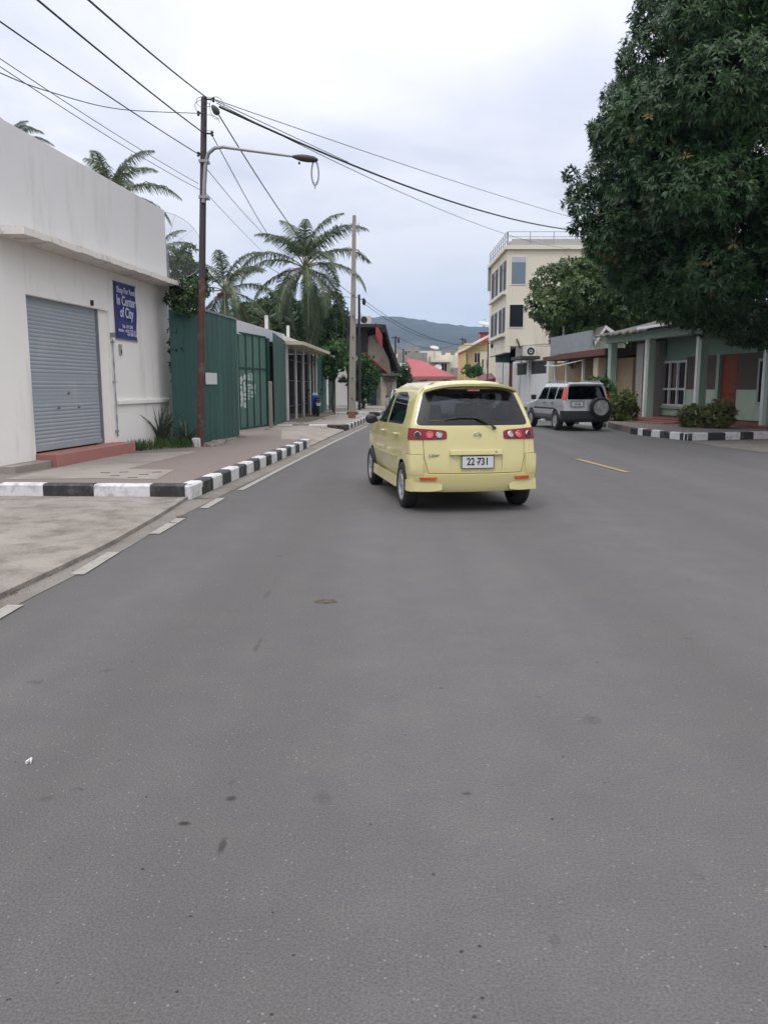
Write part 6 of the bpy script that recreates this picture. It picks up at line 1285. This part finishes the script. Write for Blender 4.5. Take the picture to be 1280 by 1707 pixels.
# ------------------------------------------------------------------ row of houses on the right
RA, RD = Vector((10.10, 36.6)), Vector((10.83, 33.1)); RE = Vector((12.24, 25.63))
d_ = (RE-RD).normalized(); R0 = RD-d_*2.6
fh = Frame(R0, R0+d_*17)
def green_house():
    r = root_at('green_porch_house', fh, 'mint green bungalow with a columned porch, orange door and white window, right side', 'house'); h = fh.hit
    zb_ = h(1078, 566)[1]; x4 = h(1278, 640)[0]; xs = [h(1018.5, 640)[0], h(1081, 640)[0], h(1167, 640)[0], x4+.1, x4+4.5]; L_ = x4+6.5; yw = 1.35
    for i, x in enumerate(xs):
        m = MB(); w_ = .15; m.box(x-w_, x+w_, -.15, .15, .18, zb_); po = m.build('porch_post', M['greenpost'], r, bev=.01)
        if i: m = MB(); m.box(x-w_-.012, x-.02, -.162, -.10, .2, zb_-.02); m.box(x-w_-.0125, x-w_+.0, -.0999, .162, .2, zb_-.02); m.build('white_post_face', M['white'], po)
    m = MB(); m.box(xs[0]-.3, L_, -.2, .2, zb_, zb_+.38); m.build('porch_beam', M['greenpost'], r)
    # porch roof: rough fibre sheets with an irregular edge
    m = MB(); n = 90; x0 = xs[0]-.45; vs = []; rr = random.Random(2)
    for i in range(n+1): x = x0+(L_-x0+.4)*i/n; c_ = .03*math.sin(i*2.1); vs.append([(x, -.75+rr.uniform(-.05, .05), zb_+.33+c_+rr.uniform(-.02, .02)), (x, .6, zb_+.62+c_), (x, 3.6, zb_+1.35+c_)])
    V = [p for v in vs for p in v]; m.add(V, [(3*i+k, 3*i+3+k, 3*i+4+k, 3*i+1+k) for i in range(n) for k in (0, 1)]); m.add([(p[0], p[1], p[2]-.07) for p in V], [(3*i+k, 3*i+1+k, 3*i+4+k, 3*i+3+k) for i in range(n) for k in (0, 1)]); m.add([q for v in vs for q in (v[0], (v[0][0], v[0][1], v[0][2]-.07))], [(2*i, 2*i+1, 2*i+3, 2*i+2) for i in range(n)]); m.build('porch_roof', M['oldroof'], r)
    a, b = h(1072, 560, -.8)[0], h(1140, 560, -.8)[0]; m = MB(); m.hexa([(a, -1.1, zb_+.30), (b, -1.1, zb_+.30), (b, .3, zb_+.50), (a, .3, zb_+.50), (a, -1.1, zb_+.40), (b, -1.1, zb_+.40), (b, .3, zb_+.60), (a, .3, zb_+.60)][::1]); m.build('white_awning', M['white'], r)
    # house wall with colour bands
    H = zb_+.55; x0 = h(1062, 640, yw)[0]; wx0, wz1 = h(1104, 606, yw); wx1, wz0 = h(1140, 676, yw); dx0, dz1 = h(1201, 601, yw); dx1, _ = h(1224, 690, yw)
    zband1 = h(1100, 600, yw)[1]; zband1 = 2.72; zband2 = 1.42; zf = .33
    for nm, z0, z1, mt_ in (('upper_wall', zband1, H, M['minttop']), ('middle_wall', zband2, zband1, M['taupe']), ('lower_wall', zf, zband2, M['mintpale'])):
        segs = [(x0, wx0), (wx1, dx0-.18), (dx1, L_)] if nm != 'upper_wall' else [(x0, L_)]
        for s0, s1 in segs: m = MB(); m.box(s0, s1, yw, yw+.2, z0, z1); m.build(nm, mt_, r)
    wz1 = zband1-.12; wz0 = .72; m = MB(); m.box(wx0, wx1, yw, yw+.2, zf, wz0); m.build('wall_under_window', M['mintpale'], r); m = MB(); m.box(wx0, wx1, yw, yw+.2, wz1, zband1); m.build('lintel', M['minttop'], r)
    m = MB(); m.box(x0, L_, yw+.21, yw+7, .1, H); m.box(x0, L_, yw-.0, yw+.2, .12, zf-.03); m.build('house_core', M['taupe'], r)
    # window: 3 x 2 lights, lower row shorter
    m = MB(); t = .09; xs_ = [wx0, wx0+(wx1-wx0)/3, wx0+(wx1-wx0)*2/3, wx1]; zm = wz0+(wz1-wz0)*.38; ya, yb_ = yw-.03, yw+.06
    for x in xs_: m.box(x-t/2, x+t/2, ya, yb_, wz0, wz1)
    for z in (wz0+t/2, zm, wz1-t/2): m.box(wx0, wx1, ya+.004, yb_-.004, z-t/2, z+t/2)
    wo_ = m.build('window', M['white'], r); m = MB(); m.box(wx0, wx1, yw+.08, yw+.1, wz0, wz1); m.build('pane', M['glassdark'], wo_); m = MB(); m.box(xs_[1]+.15, xs_[2]-.12, yw+.065, yw+.078, zm, wz1); m.build('curtain', mat('dim_mauve_curtain', (.16, .12, .13), .9, .1), wo_)
    m = MB(); m.box(wx0-.14, wx1+.10, yw-.10, yw-.001, wz0-.10, wz0-.01); m.build('window_sill', M['greenpost'], r)
    m = MB(); m.box(dx0-.18, dx0, yw-.06, yw+.2, zf, zband1); m.build('door_frame', M['greenpost'], r); m = MB(); m.box(dx0, dx1, yw+.08, yw+.14, zf, zband1); do = m.build('door', M['orange'], r); m = MB()
    for z in (.6, 1.25, 1.95): m.box(dx0+.12, dx1-.12, yw+.062, yw+.079, z, z+.48)
    m.build('door_panel', M['orange'], do, bev=.01); m = MB(); m.lathe([(-.03, .03), (.02, .03)], (dx0+.1, yw+.05, 1.3), 'y', 10); m.build('door_handle', M['galv'], do)
    wx, _ = h(1262, 640, yw); m = MB(); m.box(wx, wx+1.3, yw-.03, yw-.005, .9, 2.5); w2 = m.build('window', M['greenpost'], r); m = MB(); m.box(wx+.12, wx+1.2, yw-.04, yw-.031, 1.0, 2.4); m.build('pane', M['glassdark'], w2)
    m = MB(); m.box(xs[0]-.4, L_, -.35, yw+.2, .1, .30); m.build('porch_floor', M['redtile'], r); a, b = h(1066, 700, -.7)[0], h(1142, 700, -.7)[0]; m = MB(); m.box(a, b, -1.15, -.36, .12, .26); m.box(a-.3, b+.3, -1.75, -1.16, .1, .235); m.build('porch_step', M['redtile'], r, bev=.01)
    # bare cement end wall toward the beige shop
    a, b = h(1053, 640, .2)[0], h(1064, 640, .2)[0]; m = MB(); m.box(a, b, .35, 5, .1, zb_-.1); m.build('broken_wall_end', mat('broken_plaster', (.30, .285, .26), .95, .2, 2, 20, .6, 10), r); m = MB(); m.box(h(1057, 640, .95)[0], h(1079, 640, .95)[0], .95, 1.3, .1, zb_+.3); m.build('cement_side_wall', mat('dark_cement', (.085, .085, .085), .95, .2, 1, 10), r)
    c, z = h(1102, 583, yw); ac = empty('air_conditioner', r.matrix_basis @ Vector((c, yw-.22, z-.28)), fh.rz); tag(ac, 'grey air conditioner under the porch roof of the green house', 'air conditioner'); m = MB(); m.box(-.5, .45, -.16, .16, 0, .62); m.build('casing', mat('aged_ac_casing', (.25, .245, .23), .7, .1), ac, bev=.02); m = MB(); m.lathe([(-.175, .15), (-.18, .2), (-.175, .23)], (-.1, 0, .31), 'y', 18); m.build('fan_grille', M['plastic'], ac)
green_house()
fq = Frame(R0-d_*8.2+Vector((.35, 0)), R0-d_*.6+Vector((.35, 0)))
def beige():
    r = root_at('beige_shop', fq, 'ochre single storey shop with a brown fascia and thin white posts behind the silver car', 'building'); h = fq.hit; L_ = fq.L+1.9
    x0 = max(-.5, h(921, 640)[0]); x1 = h(1053, 640, .9)[0]; zt = h(960, 598, -.2)[1]; x0 = h(920, 640)[0]
    m = MB(); m.box(h(921, 640, 1.6)[0], x1, 1.6, 5.5, .1, zt); m.build('wall', M['beigedk'], r); m = MB(); xa = h(1030, 640, 1.0)[0]; m.box(xa, x1, .9, 1.59, .1, zt-.05); m.build('front_wall', M['beige'], r)
    xa2, xb2 = h(1000, 640, 1.5)[0], h(1030, 640, 1.5)[0]; m = MB(); m.box(xa2, xb2, 1.52, 1.59, .15, 2.4); m.build('doorway', M['maroon'], r)
    m = MB(); xn, zn = h(1025, 640, 1.5); m.box(xn-.25, xn+.15, 1.49, 1.515, 1.25, 1.75); m.build('door_notice', M['paperw'], r)
    m = MB(); m.hexa([(x0-.2, -.5, zt-.02), (x1, -.5, zt+.05), (x1, 5.6, zt+.1), (x0-.2, 5.6, zt+.1), (x0-.2, -.5, zt+.20), (x1, -.5, zt+.34), (x1, 5.6, zt+.5), (x0-.2, 5.6, zt+.5)]); m.build('fascia_roof', M['brown'], r)
    for px in (926, 944.5, 972): x = h(px, 640)[0]; m = MB(); m.box(x-.06, x+.06, -.1, .02, .1, zt-.03); m.build('post', M['white'], r)
    x = h(996, 640)[0]; m = MB(); m.box(x-.25, x+.25, -.15, .25, .1, zt-.03); m.build('pillar', mat('cream_column', (.52, .45, .32), .85, .08), r)
    m = MB(); x = h(972, 640)[0]; m.box(x-.22, x-.10, .9, 1.55, .6, 2.0); m.build('orange_panel', M['orange'], r)
    m = MB(); m.tube([(x0, -.45, zt-.25), (h(950, 640)[0], -.7, zt-.33), (h(978, 640)[0], -.3, zt-.1)], .03, 6); m.build('awning_pole', M['white'], r, smooth=True)
    # blank signboard on the roof
    a, b = h(918, 592, -.4), h(985, 588, -.4); t0, t1 = h(918, 563, -.4), h(984, 551, -.4); bb = empty('blank_signboard', r.location, fq.rz); tag(bb, 'blank grey metal signboard standing on the roof of the beige shop', 'signboard')
    m = MB(); m.hexa([(a[0], -.45, zt+.25), (b[0], -.45, zt+.33), (b[0], -.35, zt+.33), (a[0], -.35, zt+.25), (a[0], -.45, t0[1]), (b[0], -.45, t1[1]), (b[0], -.35, t1[1]), (a[0], -.35, t0[1])]); m.build('board', M['billboard'], bb)
    m = MB()
    for x in (a[0]+.4, (a[0]+b[0])/2, b[0]-.4): m.tube([(x, -.33, zt+.35), (x, .8, zt+.4), (x, -.33, t0[1]-.2)], .03, 5)
    m.tube([(h(930, 560)[0], .3, zt+.3), (h(930, 560)[0], .3, h(930, 544)[1])], .06, 6); m.build('board_strut', M['galv'], bb)
beige()
def gable_behind():
    fr = Frame((at(980, 560, 41).x, 41), (at(1045, 560, 41).x, 41)); r = root_at('gabled_bungalow', fr, 'pale green gable end with white bargeboards peeping over the beige shop roof', 'house'); h = fr.hit
    a, t, b = h(988, 566), h(1006, 545), h(1042, 563); zb_ = 3.0; m = MB(); m.prism([(a[0], 0, 3.3), (b[0], 0, 3.3), (b[0], 0, b[1]-.3), (t[0], 0, t[1]-.05), (a[0], 0, a[1]-.3)], (0, 6, 0)); m.build('gable_wall', M['mintpale'], r)
    for p, q, nm in ((a, t, 'left'), (t, b, 'right')):
        m = MB(); m.hexa([(p[0], -.35, p[1]-.28), (q[0], -.35, q[1]-.28 if nm == 'right' else q[1]-.0-.1), (q[0], 6.2, q[1]-.28 if nm == 'right' else q[1]-.1), (p[0], 6.2, p[1]-.28), (p[0], -.35, p[1]-.12), (q[0], -.35, q[1]-.12 if nm == 'right' else q[1]+.04), (q[0], 6.2, q[1]-.12 if nm == 'right' else q[1]+.04), (p[0], 6.2, p[1]-.12)]) if nm == 'left' else m.hexa([(p[0], -.35, p[1]-.1), (q[0], -.35, q[1]-.28), (q[0], 6.2, q[1]-.28), (p[0], 6.2, p[1]-.1), (p[0], -.35, p[1]+.04), (q[0], -.35, q[1]-.12), (q[0], 6.2, q[1]-.12), (p[0], 6.2, p[1]+.04)])
        m.build('roof_slope', M['oldroof'], r)
        m = MB(); m.hexa([(p[0], -.40, p[1]-.32 if nm == 'left' else p[1]-.14), (q[0], -.40, q[1]-.14 if nm == 'left' else q[1]-.32), (q[0], -.355, q[1]-.14 if nm == 'left' else q[1]-.32), (p[0], -.355, p[1]-.32 if nm == 'left' else p[1]-.14), (p[0], -.40, p[1]-.14 if nm == 'left' else p[1]+.05), (q[0], -.40, q[1]+.05 if nm == 'left' else q[1]-.14), (q[0], -.355, q[1]+.05 if nm == 'left' else q[1]-.14), (p[0], -.355, p[1]-.14 if nm == 'left' else p[1]+.05)]); m.build('bargeboard', M['white'], r)
gable_behind()
# ------------------------------------------------------------------ vegetation on the right
MT = Vector((13.4, 23.6, 0))
def mango():
    r = empty('mango_tree', MT); tag(r, 'huge dark glossy mango tree filling the upper right of the view', 'tree'); Y = 22.2
    # crown clumps follow the outline read from the photograph, each at its own depth round the trunk
    L_ = []; rr = random.Random(9)
    def add(px, py, Y_, s): c = at(px, py, Y_)-MT; L_.append((tuple(c), (s, s, s*.85)))
    outline = [(1140, -50, 1.2), (1112, 25, .9), (1085, 95, .9), (1055, 165, .85), (1040, 225, .85), (1030, 290, .85), (1020, 345, .8), (1022, 395, .75), (1058, 440, .85), (1085, 475, .85), (1125, 496, .8), (1180, 520, .75), (1240, 538, .75), (1300, 545, .8), (965, 320, .30), (952, 290, .20), (950, 340, .18), (975, 355, .3), (962, 378, .2), (1000, 215, .3), (1000, 400, .35)]
    BL = [(900, 380), (969, 396), (1009, 472), (1042, 509), (1078, 530), (1132, 550), (1187, 575), (1260, 588), (1500, 590)]
    def low(px):
        for i in range(len(BL)-1):
            if px <= BL[i+1][0]: k = (px-BL[i][0])/(BL[i+1][0]-BL[i][0]); return BL[i][1]*(1-k)+BL[i+1][1]*k
        return 590
    def okl(c, s):
        P = Vector(c)+MT; v = P-Vector((0, 0, CAMH)); dz = v.y*CT-v.z*ST; X_ = 640+F*v.x/dz; Y_ = 853.5-F*(v.y*ST+v.z*CT)/dz; rp = s*F/dz; LB = [(0, 1074), (40, 1047), (105, 1022), (178, 995), (236, 985), (330, 975), (396, 975), (436, 1005), (509, 1042), (538, 1078)]
        le = 1100
        for i in range(len(LB)-1):
            if LB[i][0] <= Y_ <= LB[i+1][0]: k = (Y_-LB[i][0])/(LB[i+1][0]-LB[i][0]); le = LB[i][1]*(1-k)+LB[i+1][1]*k
        return Y_+rp*.85+14 < low(X_) and X_-rp-8 > le or (Y_ < 0 and X_-rp > 1090)
    for px, py, s in outline: add(px, py, Y+rr.uniform(-.6, .8), s)
    for i in range(70):
        px = rr.uniform(1040, 1420); py = rr.uniform(-120, 520); Y_ = Y-rr.uniform(1.2, 3.6)*min(1, (px-1000)/160); s = rr.uniform(.8, 1.4); c = at(px, py, Y_)-MT
        if okl(c, s): L_.append((tuple(c), (s, s, s*.85)))
    c0 = at(1230, 240, 23.6)-MT; 
    L_.append((tuple(c0), (3.0, 3.2, 4.2)))
    for i in range(46):
        a = rr.uniform(-.6, 3.8); z = rr.uniform(3.4, 13); q = 5.2*math.sin(min(1, max(.2, (14.5-z)/11))*math.pi*.62); c = Vector((q*math.cos(a)-.6, q*math.sin(a)*.9+.4, z))
        if okl(c, 1.35): L_.append((tuple(c), (1.35, 1.35, 1.1)))
    trunk_limbs(r, (0, 0, .1), (-.4, -.2, 4.2), .36, L_, M['trunk'], 3, 12)
    foliage('crown', [M['leafm'], M['leafp']], r, L_, 36, .185, .044, 10, .28, 11, .30, (.010, 0), spread=.8)
mango()
tt = at(985, 500, 44); tree('leafy_tree', (tt.x+1.5, 45, 0), 'mid green leafy tree between the three storey building and the mango tree', (-.6, 0, tt.z+.0), (3.9, 3.2, 3.1), 34, 1.05, 12, 15, .24, .10, M['leafb'], .22, cat='tree', extra=[((-.3, 0, tt.z+2.6), (1.5, 1.4, 1.2)), ((1.6, 0, tt.z+3.2), (1.6, 1.4, 1.2)), ((-.2, 0, tt.z+3.1), (1.2, 1.2, 1.0)), ((-3.4, 0, tt.z-.3), (.75, .75, .6)), ((-2.6, 0, tt.z-2.0), (.8, .8, .8)), ((2.2, 0, tt.z-2.2), (1.4, 1.4, 1.2)), ((4.6, 0, tt.z-2.2), (1.6, 1.4, 1.3)), ((5.6, 0, tt.z-1.0), (1.6, 1.4, 1.4)), ((-1.8, 0, tt.z-2.6), (1.0, 1.0, .9)), ((.0, 0, tt.z-2.4), (1.4, 1.4, 1.0)), ((3.6, 0, tt.z-.6), (1.6, 1.6, 1.6))], depth=.3)
blob('croton_shrub', 1037, 681, 31.5, 50, 56, 'yellow green croton shrub at the first green post of the porch house', M['leafx'], .14, .06, 40, 21, zb=.18, lr=.30, nl=12)
blob('croton_shrub', 1153, 694, 26.6, 30, 36, 'croton shrub left of the white faced middle porch post', M['leafx'], .13, .055, 40, 22, zb=.2, lr=.26, nl=10)
blob('croton_shrub', 1196, 694, 26.0, 40, 38, 'darker croton shrub right of the middle porch post below the orange door', M['leafx'], .13, .055, 40, 23, zb=.2, lr=.28, nl=12)
blob('croton_shrub', 996, 648, 33.5, 42, 36, 'light green shrub showing above the rear of the silver car', M['leafg'], .14, .06, 30, 24, zb=.15, lr=.32)
blob('leafy_tree', 1120, 500, 50, 200, 90, 'dark tree mass behind the roof of the green porch house', M['leafb'], .30, .13, 8, 25, cat='tree', nl=14)
# ------------------------------------------------------------------ litter on the road
def litter(name, label, px, py, pts, mt, h=.012, cat='litter'):
    p = gp(px, py); m = MB(); m.prism([(x, y, 0) for x, y in pts], (0, 0, h)); o = m.build(name, mt, None, (p.x, p.y, .002)); tag(o, label, cat); return o
m_leafdry = mat('dry_leaf', (.085, .070, .052), .9, .3)
rg = random.Random(31)
def rag(px, py, s, label, name, mt, cat):
    p = gp(px, py); m = MB(); n = 12; vs = [(0, 0, s*.35)]
    for k in range(n): a = 2*math.pi*k/n; q = s*rg.uniform(.6, 1.2); vs.append((q*1.7*math.cos(a), q*math.sin(a), s*rg.uniform(.05, .35)))
    for k in range(n): a = 2*math.pi*k/n; q = s*rg.uniform(1.0, 1.25); vs.append((q*1.9*math.cos(a), q*math.sin(a), 0))
    m.add(vs, [(0, 1+k, 1+(k+1) % n) for k in range(n)]+[(1+k, n+1+k, n+1+(k+1) % n, 1+(k+1) % n) for k in range(n)]); o = m.build(name, mt, None, (p.x, p.y, .002)); tag(o, label, cat)
rag(543, 1003, .042, 'crumpled dark leaf lying on the open asphalt behind the yellow car', 'dead_leaf', m_leafdry, 'leaf')
litter('paper_scrap', 'tiny white folded paper scrap on the asphalt near the left edge', 50, 1272, [(-.012, -.012), (-.004, -.012), (.0, .012), (.008, -.014), (.012, -.012), (.002, .022), (-.004, .022)], M['paperw'])
for (px, py, s) in ((290, 872, .03), (302, 862, .035), (430, 785, .03), (466, 768, .03), (8, 990, .05)): rag(px, py, s, 'small dark debris clump lying in the gutter along the kerb', 'gutter_debris', m_leafdry, 'litter')
for o in [x for x in bpy.data.objects if x.name.startswith('gutter_debris')]: o['group'] = 'debris clumps in the gutter'
def grit(name, label, pts, s0, s1, mt, seed):
    rg = random.Random(seed); m = MB()
    for (x, y, z) in pts:
        s = rg.uniform(s0, s1); n = 5; a0 = rg.random()*6; vs = [(x+s*rg.uniform(.7, 1.4)*math.cos(a0+k*1.2566), y+s*rg.uniform(.7, 1.3)*math.sin(a0+k*1.2566), z) for k in range(n)]+[(x+s*.2, y, z+s*rg.uniform(.4, .9))]
        m.add(vs, [(k, (k+1) % n, 5) for k in range(n)])
    tag(m.build(name, mt), label, 'grit', kind='stuff')
rg = random.Random(77); P1 = []; P2 = []
for i in range(110):
    px, py = rg.uniform(-20, 1300), 700+1000*rg.random()**.8
    if px < 500-(py-730)*.9 and py < 1080: continue
    p = gp(px, max(py, 860)); (P1 if rg.random() < .5 else P2).append((p.x, p.y, .001))
for i in range(420):
    k = rg.random(); j = rg.randrange(5); a, b = ap[j], ap[j+1]; q = a.lerp(b, k); o_ = rg.random()**2*.16; (P1 if rg.random() < .7 else P2).append((q.x+o_*.9, q.y-o_*.5, .004))
for i in range(300):
    y = rg.uniform(10.9, 27); (P1 if rg.random() < .6 else P2).append((lx(y)+.01+rg.random()**2*.25, y, .005))
grit('road_grit', 'dark specks of grit scattered over the asphalt and along the kerb', P1, .002, .006, mat('dark_grit', (.045, .04, .035), .95, .3), 1)
grit('road_grit', 'pale specks of grit scattered over the asphalt and along the kerb', P2, .0015, .004, mat('pale_grit', (.28, .26, .23), .95, .3), 2)
# ------------------------------------------------------------------ haze
hz = MB(); hz.box(-3600, 3600, -450, 4600, -3, 420); ho = hz.build('haze', M['white']); ho.data.materials.clear(); tag(ho, kind='stuff')
hm = bpy.data.materials.new('haze_air'); hm.use_nodes = True; t = hm.node_tree; t.nodes.clear(); pv_ = N(t, 'ShaderNodeVolumePrincipled'); pv_.inputs['Color'].default_value = (.42, .64, 1, 1); pv_.inputs['Density'].default_value = .00019; pv_.inputs['Anisotropy'].default_value = .0
out = N(t, 'ShaderNodeOutputMaterial'); t.links.new(pv_.outputs[0], out.inputs['Volume']); ho.data.materials.append(hm)
